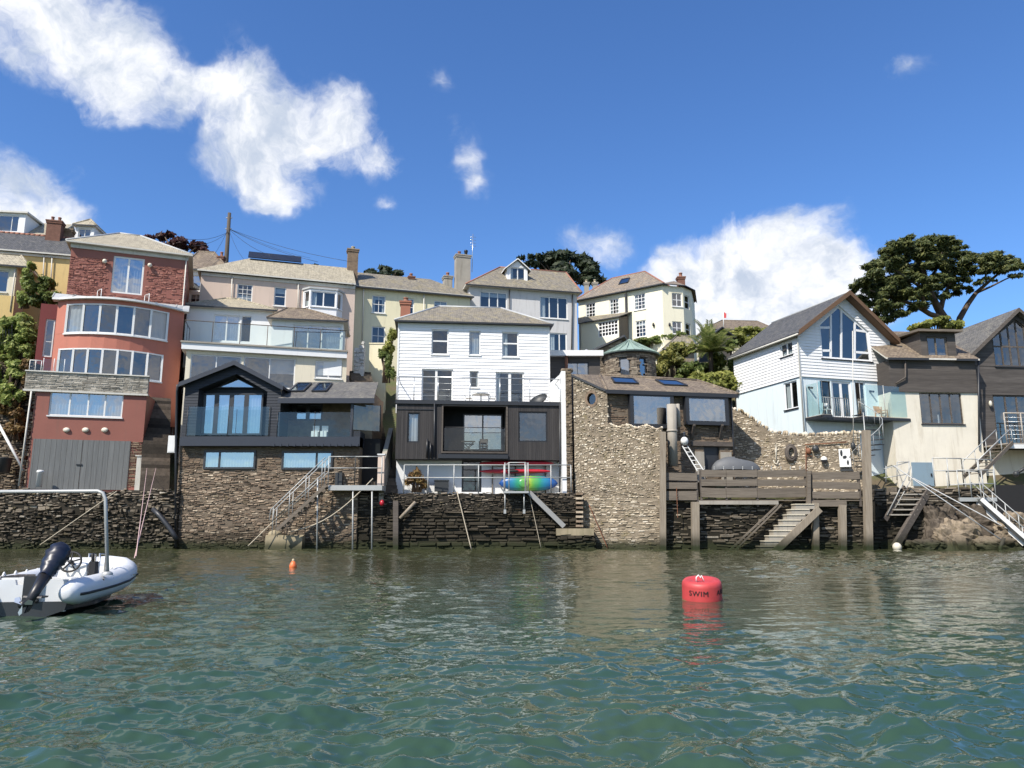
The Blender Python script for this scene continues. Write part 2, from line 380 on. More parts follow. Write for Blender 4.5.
class MB:
    def __init__(s): s.v = []; s.f = []; s.m = []; s.sm = []
    def add(s, vs, fs, mi=0, smooth=False):
        k = len(s.v); s.v += [tuple(v) for v in vs]
        for f in fs: s.f.append(tuple(i+k for i in f)); s.m.append(mi); s.sm.append(smooth)
    def poly(s, pts, mi=0): s.add(pts, [tuple(range(len(pts)))], mi)
    def hexa(s, p, mi=0): s.add(p, [(0,3,2,1),(4,5,6,7),(0,1,5,4),(1,2,6,5),(2,3,7,6),(3,0,4,7)], mi)
    def box(s, fr, s0, s1, z0, z1, d0, d1, mi=0):
        s.hexa([fr.w(s0,z0,d0),fr.w(s1,z0,d0),fr.w(s1,z0,d1),fr.w(s0,z0,d1),fr.w(s0,z1,d0),fr.w(s1,z1,d0),fr.w(s1,z1,d1),fr.w(s0,z1,d1)], mi)
    def slab(s, pts, vec, mi=0, mi_side=None):
        n = len(pts); a = [Vector(p) for p in pts]; b = [p+Vector(vec) for p in a]
        s.add(a+b, [tuple(range(n)), tuple(range(2*n-1, n-1, -1))], mi)
        s.add(a+b, [(i, (i+1) % n, n+(i+1) % n, n+i) for i in range(n)], mi if mi_side is None else mi_side)
    def beam(s, a, b, w, h, mi=0, up=Vector((0, 0, 1))):
        a = Vector(a); b = Vector(b); d = (b-a).normalized(); x = d.cross(up)
        if x.length < 1e-4: x = Vector((1, 0, 0))
        x.normalize(); y = x.cross(d).normalized(); x = x*w/2; y = y*h/2
        s.hexa([a-x-y, a+x-y, a+x+y, a-x+y, b-x-y, b+x-y, b+x+y, b-x+y], mi)
    def tube(s, pts, r, n=8, mi=0, cap=True, rs=None):
        pts = [Vector(p) for p in pts]; vs = []; fs = []; m = len(pts)
        prev = None
        for i, p in enumerate(pts):
            d = (pts[min(i+1, m-1)] - pts[max(i-1, 0)]).normalized()
            ref = prev if prev is not None else (Vector((0, 0, 1)) if abs(d.z) < .9 else Vector((1, 0, 0)))
            x = (ref - d*ref.dot(d)); 
            if x.length < 1e-5: x = Vector((1, 0, 0)) - d*d.x
            x.normalize(); y = d.cross(x); prev = x
            rr = rs[i] if rs else r
            for k in range(n):
                a = 2*pi*k/n; vs.append(p + x*(cos(a)*rr) + y*(sin(a)*rr))
        for i in range(m-1):
            for k in range(n): fs.append((i*n+k, i*n+(k+1) % n, (i+1)*n+(k+1) % n, (i+1)*n+k))
        if cap: fs.append(tuple(range(n-1, -1, -1))); fs.append(tuple((m-1)*n+k for k in range(n)))
        s.add(vs, fs, mi, True)
    def lathe(s, c, prof, n=20, mi=0, smooth=True, a0=0, a1=2*pi):
        c = Vector(c); vs = []; fs = []; full = abs(a1-a0-2*pi) < 1e-6; nn = n if full else n+1
        for (r, z) in prof:
            for k in range(nn):
                a = a0+(a1-a0)*k/n; vs.append(c+Vector((r*cos(a), r*sin(a), z)))
        for i in range(len(prof)-1):
            for k in range(n): fs.append((i*nn+k, i*nn+(k+1) % nn, (i+1)*nn+(k+1) % nn, (i+1)*nn+k))
        s.add(vs, fs, mi, smooth)
    def ball(s, c, r, n=10, mi=0, m=7, M=None):
        rx, ry, rz = r if isinstance(r, (tuple, list)) else (r, r, r); vs = []; fs = []
        for i in range(m+1):
            t = pi*i/m
            for k in range(n):
                a = 2*pi*k/n; v = Vector((rx*sin(t)*cos(a), ry*sin(t)*sin(a), rz*cos(t)))
                vs.append((M @ v if M else v)+Vector(c))
        for i in range(m):
            for k in range(n): fs.append((i*n+k, (i+1)*n+k, (i+1)*n+(k+1) % n, i*n+(k+1) % n))
        s.add(vs, fs, mi, True)
    def build(s, name, mats, parent=None, label=None, cat=None, group=None, kind=None, base=None):
        me = bpy.data.meshes.new(name)
        V = np.array(s.v, dtype=np.float64).reshape(-1, 3)
        if parent is not None: off = OFF[parent.name]
        elif base is not None: off = Vector(base)
        else:
            lo = V.min(0); hi = V.max(0); off = Vector(((lo[0]+hi[0])/2, (lo[1]+hi[1])/2, lo[2]))
        me.from_pydata((V-np.array(off)).tolist(), [], s.f)
        for mt in (mats if isinstance(mats, (list, tuple)) else [mats]): me.materials.append(MATS[mt])
        me.polygons.foreach_set('material_index', s.m); me.polygons.foreach_set('use_smooth', s.sm)
        uvl = me.uv_layers.new(name='UVMap'); uv = np.zeros((len(me.loops), 2), dtype=np.float32); k = 0
        for f in s.f:
            a = V[f[0]]; nrm = np.zeros(3)
            for i in range(1, len(f)-1): nrm += np.cross(V[f[i]]-a, V[f[i+1]]-a)
            l = np.linalg.norm(nrm); nrm = nrm/l if l > 1e-12 else np.array((0, 0, 1.0))
            if nrm[2] < 0: nrm = -nrm
            t = np.array((-nrm[1], nrm[0], 0.0)); tl = np.linalg.norm(t)
            t = t/tl if tl > 1e-3 else np.array((1.0, 0, 0)); b = np.cross(nrm, t)
            for i in f: uv[k] = (V[i] @ t, V[i] @ b); k += 1
        uvl.data.foreach_set('uv', uv.ravel())
        o = bpy.data.objects.new(name, me); COL.objects.link(o); OFF[o.name] = off
        if parent is not None: o.parent = parent
        else: o.location = off
        tag(o, label, cat, group, kind)
        return o
def tag(o, label=None, cat=None, group=None, kind=None):
    for k, v in (('label', label), ('category', cat), ('group', group), ('kind', kind)):
        if v: o[k] = v
def thing(name, label, cat, loc, group=None):
    o = bpy.data.objects.new(name, None); COL.objects.link(o); o.location = loc; OFF[o.name] = Vector(loc)
    o.empty_display_size = .3; tag(o, label, cat, group)
    return o
def part(name, mats, parent, fn, label=None):
    mb = MB(); fn(mb); return mb.build(name, mats, parent, label)
def one(name, mats, label, cat, fn, group=None, kind=None):
    mb = MB(); fn(mb); return mb.build(name, mats, None, label, cat, group, kind)
def dup_tree(o, delta, label=None, group=None, parent=None):
    c = o.copy(); COL.objects.link(c)
    if parent is not None: c.parent = parent
    else: c.location = Vector(o.location)+Vector(delta)
    OFF[c.name] = Vector(c.location) if parent is None else OFF[parent.name]
    if label: c['label'] = label
    if group: c['group'] = group
    for ch in list(o.children): dup_tree(ch, delta, parent=c)
    return c

# ---- walls
def interval(poly, z):
    xs = []
    n = len(poly)
    for i in range(n):
        (x0, z0), (x1, z1) = poly[i], poly[(i+1) % n]
        if (z0-z)*(z1-z) <= 0 and abs(z1-z0) > 1e-9: xs.append(x0+(x1-x0)*(z-z0)/(z1-z0))
    return (min(xs), max(xs)) if len(xs) >= 2 else None
def wall_faces(mb, fr, outline, holes, mi=0, mi_in=1, board=0.0, tilt=.03, reveal=.16, room=.9, d=0.0):
    zs = [p[1] for p in outline]; zlo, zhi = min(zs), max(zs)
    br = set(round(z, 5) for z in zs)
    for h in holes: br |= set(round(p[1], 5) for p in h if zlo < p[1] < zhi)
    if board:
        z = zlo
        while z < zhi: br.add(round(z, 5)); z += board
    br = sorted(br)
    def dd(z, top): 
        if not board: return d
        f = ((z-zlo)/board); f = f-math.floor(f+1e-6)
        if top and f < 1e-4: f = 1
        return d+tilt*(1-f)
    for za, zb in zip(br, br[1:]):
        if zb-za < 1e-4: continue
        e = (zb-za)*1e-3; rows = []
        for z in (za+e, zb-e):
            iv = interval(outline, z); 
            if not iv: rows = None; break
            cur = [iv]
            for h in holes:
                hv = interval(h, z) if min(p[1] for p in h) < (za+zb)/2 < max(p[1] for p in h) else None
                if not hv: continue
                nx = []
                for (a, b) in cur:
                    if hv[0] >= b or hv[1] <= a: nx.append((a, b)); continue
                    if hv[0] > a+1e-4: nx.append((a, hv[0]))
                    if hv[1] < b-1e-4: nx.append((hv[1], b))
                cur = nx
            rows.append(cur)
        if not rows or len(rows[0]) != len(rows[1]): 
            if rows: rows = [rows[0], rows[0]]
            else: continue
        da, db = dd(za, False), dd(zb, True)
        for (a0, a1), (b0, b1) in zip(*rows):
            mb.poly([fr.w(a0, za, da), fr.w(a1, za, da), fr.w(b1, zb, db), fr.w(b0, zb, db)], mi)
            if board and abs(da-d-tilt) < 1e-3: mb.poly([fr.w(a0, za, d), fr.w(a1, za, d), fr.w(a1, za, da), fr.w(a0, za, da)], mi)
    for h in holes:
        n = len(h)
        for i in range(n):
            p, q = h[i], h[(i+1) % n]
            mb.poly([fr.w(*p, d+(tilt if board else 0)), fr.w(*q, d+(tilt if board else 0)), fr.w(*q, d-reveal), fr.w(*p, d-reveal)], mi)
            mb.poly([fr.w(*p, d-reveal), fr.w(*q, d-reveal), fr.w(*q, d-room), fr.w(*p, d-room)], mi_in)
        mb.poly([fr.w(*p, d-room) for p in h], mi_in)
def inset(poly, k):
    n = len(poly); c = Vector((sum(p[0] for p in poly)/n, sum(p[1] for p in poly)/n)); out = []
    for i in range(n):
        p0, p1, p2 = (Vector(poly[(i-1) % n]), Vector(poly[i]), Vector(poly[(i+1) % n]))
        e1 = (p1-p0).normalized(); e2 = (p2-p1).normalized()
        n1 = Vector((-e1.y, e1.x)); n2 = Vector((-e2.y, e2.x))
        if n1.dot(c-p1) < 0: n1 = -n1
        if n2.dot(c-p1) < 0: n2 = -n2
        b = (n1+n2); b = b/max(b.dot(n1), .2); out.append(tuple(p1+b*k))
    return out
def make_window(parent, fr, W, d=0.0):
    """frame > pane (+ sill, curtain)"""
    poly = W['p']; fw = W.get('fw', .065); bw = W.get('bw', .045); fd = W.get('fd', d-.07); gd = fd-.035
    nm = W.get('name', 'window'); mb = MB()
    ins = inset(poly, fw); n = len(poly)
    for i in range(n):
        a, b, c, e = poly[i], poly[(i+1) % n], ins[(i+1) % n], ins[i]
        mb.poly([fr.w(*a, fd), fr.w(*b, fd), fr.w(*c, fd), fr.w(*e, fd)])
        mb.poly([fr.w(*e, fd), fr.w(*c, fd), fr.w(*c, gd-.03), fr.w(*e, gd-.03)])
        mb.poly([fr.w(*a, fd), fr.w(*b, fd), fr.w(*b, fd-.08), fr.w(*a, fd-.08)])
    s0, s1 = min(p[0] for p in ins), max(p[0] for p in ins); z0, z1 = min(p[1] for p in ins), max(p[1] for p in ins)
    cols = W.get('cols', 1); rows = W.get('rows', 1)
    vs = W.get('vs') or [i/cols for i in range(1, cols)]; hs = W.get('hs') or [i/rows for i in range(1, rows)]
    for v in vs:
        x = s0+(s1-s0)*v
        zz = interval([(p[1], p[0]) for p in ins], x)
        if zz: mb.box(fr, x-bw/2, x+bw/2, zz[0], zz[1], gd-.025, fd-.006)
    for v in hs:
        z = z0+(z1-z0)*v; xx = interval(ins, z)
        if xx: mb.box(fr, xx[0], xx[1], z-bw/2, z+bw/2, gd-.025, fd-.009)
    for (a, b) in W.get('bars', []):
        mb.beam(fr.w(*a, (gd+fd)/2-.01), fr.w(*b, (gd+fd)/2-.01), bw, .05, up=fr.N)
    o = mb.build(nm, W.get('fm', 'white_trim'), parent, W.get('label'))
    pm = MB(); pm.poly([fr.w(*p, gd) for p in ins]); pm.build('pane', W.get('gm', 'win_glass'), o)
    if W.get('sill', True) and nm == 'window':
        sm = MB(); a0, a1, zz = min(p[0] for p in poly), max(p[0] for p in poly), min(p[1] for p in poly)
        sm.box(fr, a0-.06, a1+.06, zz-.085, zz-.003, fd, d+W.get('so', .09)); sm.build('sill', W.get('sm', W.get('fm', 'white_trim')), o)
    cu = W.get('curtain')
    if cu is None and len(poly) == 4 and nm == 'window' and W.get('gm', 'win_glass') == 'win_glass' and random.random() < .75:
        k = random.uniform(.1, .24); cu = random.choice([[(0, k, 0, 1), (1-k, 1, 0, 1)], [(0, 1, random.uniform(.55, .8), 1)], [(0, k, 0, 1), (1-k, 1, 0, 1), (0, 1, .82, 1)], [(0, 1, 0, .42)], [(0, k*1.6, 0, 1)]])
    if cu:
        cm = MB()
        for (a, b, t, u) in cu:   # fractions of width / height
            xa, xb = s0+(s1-s0)*a, s0+(s1-s0)*b; za, zb = z0+(z1-z0)*t, z0+(z1-z0)*u; k = max(3, int((xb-xa)/.09)); pts = []
            for i in range(k+1):
                x = xa+(xb-xa)*i/k; dd = gd-.10-(.035 if i % 2 else 0); pts.append((x, dd))
            for (x0, d0), (x1, d1) in zip(pts, pts[1:]):
                cm.poly([fr.w(x0, za, d0), fr.w(x1, za, d1), fr.w(x1, zb, d1), fr.w(x0, zb, d0)])
        cm.build('curtain', W.get('cm', 'curtain'), o)
    return o
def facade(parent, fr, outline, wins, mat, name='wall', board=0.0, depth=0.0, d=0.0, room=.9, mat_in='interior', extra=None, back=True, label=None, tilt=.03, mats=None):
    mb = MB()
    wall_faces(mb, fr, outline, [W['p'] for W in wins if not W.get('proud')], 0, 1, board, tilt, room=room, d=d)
    if depth:
        s0, s1 = min(p[0] for p in outline), max(p[0] for p in outline); z0 = min(p[1] for p in outline)
        zl = max(p[1] for p in outline if abs(p[0]-s0) < .05); zr = max(p[1] for p in outline if abs(p[0]-s1) < .05)
        for (a, zt) in ((s0, zl), (s1, zr)):
            mb.poly([fr.w(a, z0, d), fr.w(a, z0, d-depth), fr.w(a, zt, d-depth), fr.w(a, zt, d)], 0)
        if back: mb.poly([fr.w(s0, z0, d-depth), fr.w(s1, z0, d-depth), fr.w(s1, zr, d-depth), fr.w(s0, zl, d-depth)], 0)
    if extra: extra(mb)
    o = mb.build(name, mats or [mat, mat_in], parent, label)
    for W in wins: make_window(parent, fr, W, d)
    return o
def stones(mb, fr, s0, s1, z0, zt, sw=(.25, .6), sh=(.10, .20), gap=.018, proud=(.01, .07), holes=(), mi=0, d=0.0, jit=.02, wav=.06, bev=.05, drop=.03):
    """rubble courses; zt is a number or a function of s"""
    top = zt if callable(zt) else (lambda s: zt)
    zmax = max(top(s0+(s1-s0)*i/40) for i in range(41)); z = z0; row = 0
    R = random.Random(int(abs(s0*977+z0*131+s1*37)))
    while z < zmax:
        h = R.uniform(*sh)*(1.0 if R.random() < .8 else R.uniform(.55, 1.5)); x = s0-R.uniform(0, sw[0])
        while x < s1:
            wd = R.uniform(*sw)*(1 if R.random() < .75 else R.uniform(.45, 1.35)); a, b = max(x, s0), min(x+wd, s1)
            pn = mnoise.noise(Vector((x*.45, z*.6, s0*.37)))
            if b-a > .05 and R.random() > drop+max(0, pn-.15)*.9:
                xm = (a+b)/2; wz = wav*sin(xm*1.7+row*.35)+wav*.6*sin(xm*4.1+row*1.3)
                za, zb = z+wz+(R.uniform(0, .04) if R.random() < .3 else 0), z+h+wz-(R.uniform(0, .05) if R.random() < .3 else 0); zb = min(zb, top(xm)+R.uniform(-.02, .05))
                zz = za
                if zb-za > .03 and not any(hs0 < b and hs1 > a and hz0 < zb and hz1 > za for (hs0, hs1, hz0, hz1) in holes):
                    j = lambda k=1.0: R.uniform(-jit, jit)*k
                    pr = R.uniform(*proud); gx = gap/2
                    A = [(a+gx+j(), za+gx+j()), (b-gx+j(), za+gx+j()), (b-gx+j(), zb-gx+j()), (a+gx+j(), zb-gx+j())]
                    cx, cz = (a+b)/2, (za+zb)/2; kx = max(.45, 1-bev/(b-a)); kz = max(.4, 1-bev*.9/(zb-za))
                    B = [(cx+(p[0]-cx)*kx, cz+(p[1]-cz)*kz) for p in A]
                    vs = [fr.w(*p, d-.02) for p in A]+[fr.w(*p, d+pr+R.uniform(-.012, .012)) for p in B]
                    mb.add(vs, [(4, 5, 6, 7), (0, 1, 5, 4), (1, 2, 6, 5), (2, 3, 7, 6), (3, 0, 4, 7)], mi)
            x += wd
        z += h*.98; row += 1
def profile_back(mb, fr, s0, s1, z0, zt, d=0.0, thick=.6, mi=1, n=24, cap=True, holes=()):
    top = zt if callable(zt) else (lambda s: zt)
    xs = sorted(set([s0+(s1-s0)*i/n for i in range(n+1)]+[x for h in holes for x in h[:2] if s0 < x < s1]))
    for a, b in zip(xs, xs[1:]):
        ta, tb = top(a+1e-4), top(b-1e-4); hh = [h for h in holes if h[0] < (a+b)/2 < h[1]]
        if hh:
            h = hh[0]; mb.poly([fr.w(a, z0, d), fr.w(b, z0, d), fr.w(b, h[2], d), fr.w(a, h[2], d)], mi)
            mb.poly([fr.w(a, h[3], d), fr.w(b, h[3], d), fr.w(b, tb, d), fr.w(a, ta, d)], mi)
        else: mb.poly([fr.w(a, z0, d), fr.w(b, z0, d), fr.w(b, tb, d), fr.w(a, ta, d)], mi)
        mb.poly([fr.w(a, z0, d-thick), fr.w(b, z0, d-thick), fr.w(b, tb, d-thick), fr.w(a, ta, d-thick)], mi)
        if cap: mb.poly([fr.w(a, ta, d), fr.w(b, tb, d), fr.w(b, tb, d-thick), fr.w(a, ta, d-thick)], mi)
    for a in (s0, s1):
        t = top(min(max(a, s0+1e-4), s1-1e-4)); mb.poly([fr.w(a, z0, d), fr.w(a, z0, d-thick), fr.w(a, t, d-thick), fr.w(a, t, d)], mi)

# ---- roofs
def hip_roof(parent, fr, s0, s1, ze, depth, rs0, rs1, zr, over=.3, mat='roof_slate', fascia='old_trim', rd=None, name='roof', ridge=None, gutter='charcoal_metal', th=.12):
    """eave rectangle s0..s1 x 0..-depth at ze; ridge from rs0 to rs1 at depth/2 (or rd)"""
    mb = MB(); a0, a1 = s0-over, s1+over; d0, d1 = over, -depth-over; rd = -depth/2 if rd is None else rd
    W = fr.w; A, B, Cc, D = W(a0, ze, d0), W(a1, ze, d0), W(a1, ze, d1), W(a0, ze, d1)
    R0, R1 = W(rs0, zr, rd), W(rs1, zr, rd); up = Vector((0, 0, th))
    for poly in ([A, B, R1, R0], [B, Cc, R1], [Cc, D, R0, R1], [D, A, R0]): mb.poly([p+up for p in poly], 0)
    for a, b in ((A, B), (B, Cc), (Cc, D), (D, A)): mb.poly([a, b, b+up, a+up], 1)
    mb.poly([A, B, Cc, D], 1)
    for a, b in ((A, R0), (D, R0), (B, R1), (Cc, R1), (R0, R1)):
        if (a-b).length > .05: mb.tube([a+up*1.0, b+up*1.0], .085, 6, 2)
    mb.box(fr, a0, a1, ze-.02, ze+.09, d0+.004, d0+.11, 3)
    return mb.build(name, [mat, fascia, ridge or mat, gutter], parent)
def plane_roof(parent, pts, mat, th=.12, fascia='old_trim', name='roof', extra=None):
    """single sloping slab from world points"""
    mb = MB(); n = len(pts); a = [Vector(p) for p in pts]; up = Vector((0, 0, th))
    mb.poly([p+up for p in a], 0); mb.poly(a, 1)
    for i in range(n): p, q = a[i], a[(i+1) % n]; mb.poly([p, q, q+up, p+up], 1)
    if extra: extra(mb)
    return mb.build(name, [mat, fascia], parent)
def chimney(parent, c, w, dp, z0, z1, mat='brick', pots=1, pot='terracotta', pr=.13, ph=.5, th=0.0, hood=False):
    fr = Fr((c[0], c[1]), th); mb = MB()
    brick = mat in ('brick',)
    mb.box(fr, -w/2, w/2, z0, z1, -dp/2, dp/2)
    mb.box(fr, -w/2-.06, w/2+.06, z1-.28, z1-.12, -dp/2-.06, dp/2+.06); mb.box(fr, -w/2-.1, w/2+.1, z1-.11, z1, -dp/2-.1, dp/2+.1)
    o = mb.build('chimney', mat, parent)
    for i in range(pots):
        x = (i-(pots-1)/2)*w/max(pots, 1)*.95
        p = MB(); q = fr.w(x, z1, 0); k = random.uniform(.9, 1.1)
        p.lathe(q, [(pr*1.25, 0), (pr*1.2, ph*.12), (pr, ph*.2), (pr*.92, ph*.8*k), (pr*1.15, ph*.86*k), (pr*1.1, ph*k), (pr*.8, ph*k), (pr*.75, ph*.5)], 10)
        if hood and i == pots-1: p.ball(q+Vector((0, 0, ph*k+.12)), (pr*1.3, pr*1.3, .14), 8)
        p.build('chimney_pot', pot if not (hood and i == pots-1) else 'black_metal', o)
    return o
def skylight(parent, pts, out=.10, gm='win_sky', fm='charcoal_metal'):
    """frame with pane lying on a roof; pts are 4 world points on the roof surface"""
    p = [Vector(q) for q in pts]; n = (p[1]-p[0]).cross(p[3]-p[0]).normalized()
    if n.z < 0: n = -n
    mb = MB()
    for i in range(4): mb.beam(p[i]+n*.05, p[(i+1) % 4]+n*.05, .1, .16, up=n)
    o = mb.build('skylight', fm, parent)
    pm = MB(); pm.poly([q+n*.10 for q in p]); pm.build('pane', gm, o)
    bm = MB(); bm.poly([q+n*.03 for q in p]); bm.build('dark_backing', 'void', o)  # near-black sheet just behind the pane
def gutter_pipe(parent, pts, r=.05, mat='rail_white', name='downpipe', label=None):
    mb = MB(); mb.tube(pts, r, 6); return mb.build(name, mat, parent, label)
def railing(parent, a, b, h=1.05, n=5, rails=(1.0, .5), r=.025, mat='galv', name='railing', pr=.03):
    """posts and rails between two floor points"""
    a, b = Vector(a), Vector(b); mb = MB(); up = Vector((0, 0, 1))
    for i in range(n): p = a.lerp(b, i/(n-1)); mb.tube([p, p+up*h], pr, 6)
    for k in rails: mb.tube([a+up*h*k, b+up*h*k], r, 6)
    return mb.build(name, mat, parent)
def balustrade(parent, a, b, h=1.05, n=4, glass='rail_glass', fm='charcoal_metal', r=.025, rail=True):
    a, b = Vector(a), Vector(b); up = Vector((0, 0, 1)); mb = MB()
    for i in range(n): p = a.lerp(b, i/(n-1)); mb.tube([p, p+up*h], r, 6)
    if rail: mb.tube([a+up*h, b+up*h], r*1.15, 6)
    o = mb.build('balustrade', fm, parent)
    pm = MB(); dirn = (b-a).normalized(); out = dirn.cross(up)*.012
    for i in range(n-1):
        p = a.lerp(b, i/(n-1))+dirn*.04; q = a.lerp(b, (i+1)/(n-1))-dirn*.04
        pm.poly([p+up*.06, q+up*.06, q+up*(h-.05), p+up*(h-.05)])
    pm.build('glass_panel', glass, o)
    return o

# ---- foliage
def leaf_mesh(clumps, n, size, seed=0, aspect=1.8, shell=.55, flat=.0):
    R = np.random.default_rng(seed); wts = np.array([c[6] if len(c) > 6 else c[3]*c[4]*c[5] for c in clumps], dtype=float); wts /= wts.sum()
    idx = R.choice(len(clumps), n, p=wts); c = np.array([c[:6] for c in clumps])[idx]
    u = R.normal(size=(n, 3)); u /= np.linalg.norm(u, axis=1)[:, None]
    rad = shell+(1-shell)*R.random((n, 1)); rad = np.where(R.random((n, 1)) < .35, R.random((n, 1))**.5, rad)*(1+.17*np.clip(R.normal(size=(n, 1)), -2, 2.2))
    pos = c[:, :3]+u*rad*c[:, 3:6]
    nr = u*.95+R.normal(size=(n, 3))*.6+np.array((-.12, -.2, .28+flat)); nr /= np.linalg.norm(nr, axis=1)[:, None]
    t = np.cross(nr, R.normal(size=(n, 3))); t /= np.linalg.norm(t, axis=1)[:, None]; b = np.cross(nr, t)
    sz = size*(.55+.9*R.random((n, 1)))
    v = np.stack([pos-t*sz*aspect/2, pos+b*sz/2, pos+t*sz*aspect/2, pos-b*sz/2], 1).reshape(-1, 3)
    return v
def leaf_obj(name, v, mat, parent=None, base=None, **k):
    n = len(v)//4; me = bpy.data.meshes.new(name)
    off = np.array(OFF[parent.name] if parent is not None else base)
    me.vertices.add(len(v)); me.vertices.foreach_set('co', (v-off).ravel().astype(np.float32))
    me.loops.add(n*4); me.loops.foreach_set('vertex_index', np.arange(n*4, dtype=np.int32))
    me.polygons.add(n); me.polygons.foreach_set('loop_start', np.arange(0, n*4, 4, dtype=np.int32))
    me.update(calc_edges=True); me.materials.append(MATS[mat])
    o = bpy.data.objects.new(name, me); COL.objects.link(o); OFF[o.name] = Vector(off)
    if parent is not None: o.parent = parent
    else: o.location = off
    tag(o, **k); return o
def bush(name, label, cat, clumps, n, size, mat, seed=0, group=None, stems=True, aspect=1.8):
    lo = min(c[2]-c[5] for c in clumps); bx = sum(c[0] for c in clumps)/len(clumps); by = sum(c[1] for c in clumps)/len(clumps)
    t = thing(name, label, cat, (bx, by, lo), group)
    leaf_obj('foliage', leaf_mesh(clumps, n, size, seed, aspect), mat, t)
    if stems:
        mb = MB()
        for c in clumps:
            mb.tube([(bx+(c[0]-bx)*.5, by, lo-.2), ((bx+c[0])/2, (by+c[1])/2, (lo+c[2])/2), (c[0], c[1], c[2]+c[5]*.3)], .05, 5, rs=[.06, .045, .02])
        mb.build('stem', 'bark', t)
    return t
def cl(px, py, Y, rx, ry, dp=None):
    """clump whose outline is rx x ry pixels at (px, py) at depth Y"""
    p = P(px, py, Y); k = Y/F*1.03
    return (p.x, p.y, p.z, rx*k, (dp if dp else rx*k), ry*k)
# ------------------------------------------------------------------ water
def make_water():
    R = np.random.default_rng(3)
    ys = [0.9]
    while ys[-1] < 51.5:
        y = ys[-1]; ys.append(y + min(max(.016, y*.0048), .16))
    ys = np.array(ys); nx = 1000
    tx = np.linspace(-1, 1, nx)
    X = tx[None, :]*(ys[:, None]*.88+7.0); Y = np.repeat(ys[:, None], nx, 1); Z = np.zeros_like(X)
    sp_ = np.maximum(np.gradient(ys)[:, None], (ys[:, None]*.88+7)*2/nx)
    dx = np.zeros_like(X)
    patch = np.clip(.95+.55*np.sin(X*.21+1.3*np.sin(Y*.17))*np.sin(Y*.27+.7*np.sin(X*.19+1))+.3*np.sin(X*.07+Y*.13+2), .3, 1.6)
    for i in range(150):
        lam = .095*(22**(R.random()**1.25)); k = 2*pi/lam
        th = radians(115)+R.normal()*.75; amp = .0020*lam**.74*(1.0 if lam < .5 else 1.25 if lam < 1.6 else .55)
        ph = R.random()*2*pi; a = k*(X*cos(th)+Y*sin(th))+ph+.6*np.sin(X*.31+i)+.6*np.sin(Y*.27+2*i)
        fade = np.clip((lam/sp_-1.8)/2.0, 0, 1)
        Z += amp*fade*patch*(1.1*np.sin(a)-.34*np.cos(2*a))
    # choppy crests
    Z = Z + .9*np.where(Z > 0, Z*Z, -.3*Z*Z)*3
    n = len(ys)
    V = np.stack([X, Y, Z], 2).reshape(-1, 3)
    i = np.arange((n-1)*(nx-1)); r, c = i//(nx-1), i % (nx-1); b = r*nx+c
    Fq = np.stack([b, b+1, b+nx+1, b+nx], 1).astype(np.int32)
    # flat far skirts, butted to the rippled sheet's outline a little below it
    me = bpy.data.meshes.new('water')
    ex = np.array([(-600, -300, -.22), (600, -300, -.22), (600, 52, -.22), (-600, 52, -.22)])
    V2 = np.vstack([V, ex]); k = len(V); F2 = np.vstack([Fq, [[k, k+1, k+2, k+3]]]).astype(np.int32)
    me.vertices.add(len(V2)); me.vertices.foreach_set('co', V2.ravel().astype(np.float32))
    me.loops.add(len(F2)*4); me.loops.foreach_set('vertex_index', F2.ravel())
    me.polygons.add(len(F2)); me.polygons.foreach_set('loop_start', np.arange(0, len(F2)*4, 4, dtype=np.int32))
    me.polygons.foreach_set('use_smooth', np.ones(len(F2), dtype=bool))
    me.update(calc_edges=True)
    m, g, b_, o_ = new('water_surface'); wp = g.n('ShaderNodeNewGeometry').outputs['Position']
    yy = g.n('ShaderNodeSeparateXYZ', {0: wp}).outputs[1]
    h = g.math('ADD', g.noise(g.scl(wp, (1.0, 1.25, 1)), 3.2, 3, .55, .4), g.math('MULTIPLY', g.noise(g.scl(wp, (1.0, 1.2, 1)), 10.5, 2, .5, .3), .30))
    h = g.math('ADD', h, g.math('MULTIPLY', g.noise(g.scl(wp, (.8, 1.3, 1)), .85, 2, .5), g.smooth(yy, 8, 40, .4, 1.6)))
    nb = g.n('ShaderNodeBump', {'Height': h, 'Strength': g.smooth(yy, 3, 30, .04, .12), 'Distance': .16}).outputs[0]
    nz = g.noise(wp, .25, 3)
    c = g.mix(g.smooth(nz, .35, .65), (.027, .062, .042), (.038, .070, .042))
    c = g.mix(g.smooth(g.math('ADD', yy, g.math('MULTIPLY', nz, 10)), 10, 34), c, (.046, .052, .024))
    setb(g, b_, col=c, rough=.02, ior=1.333, spec=.5, nrm=nb)
    me.materials.append(m)
    o = bpy.data.objects.new('water', me); COL.objects.link(o); o['kind'] = 'structure'
make_water()

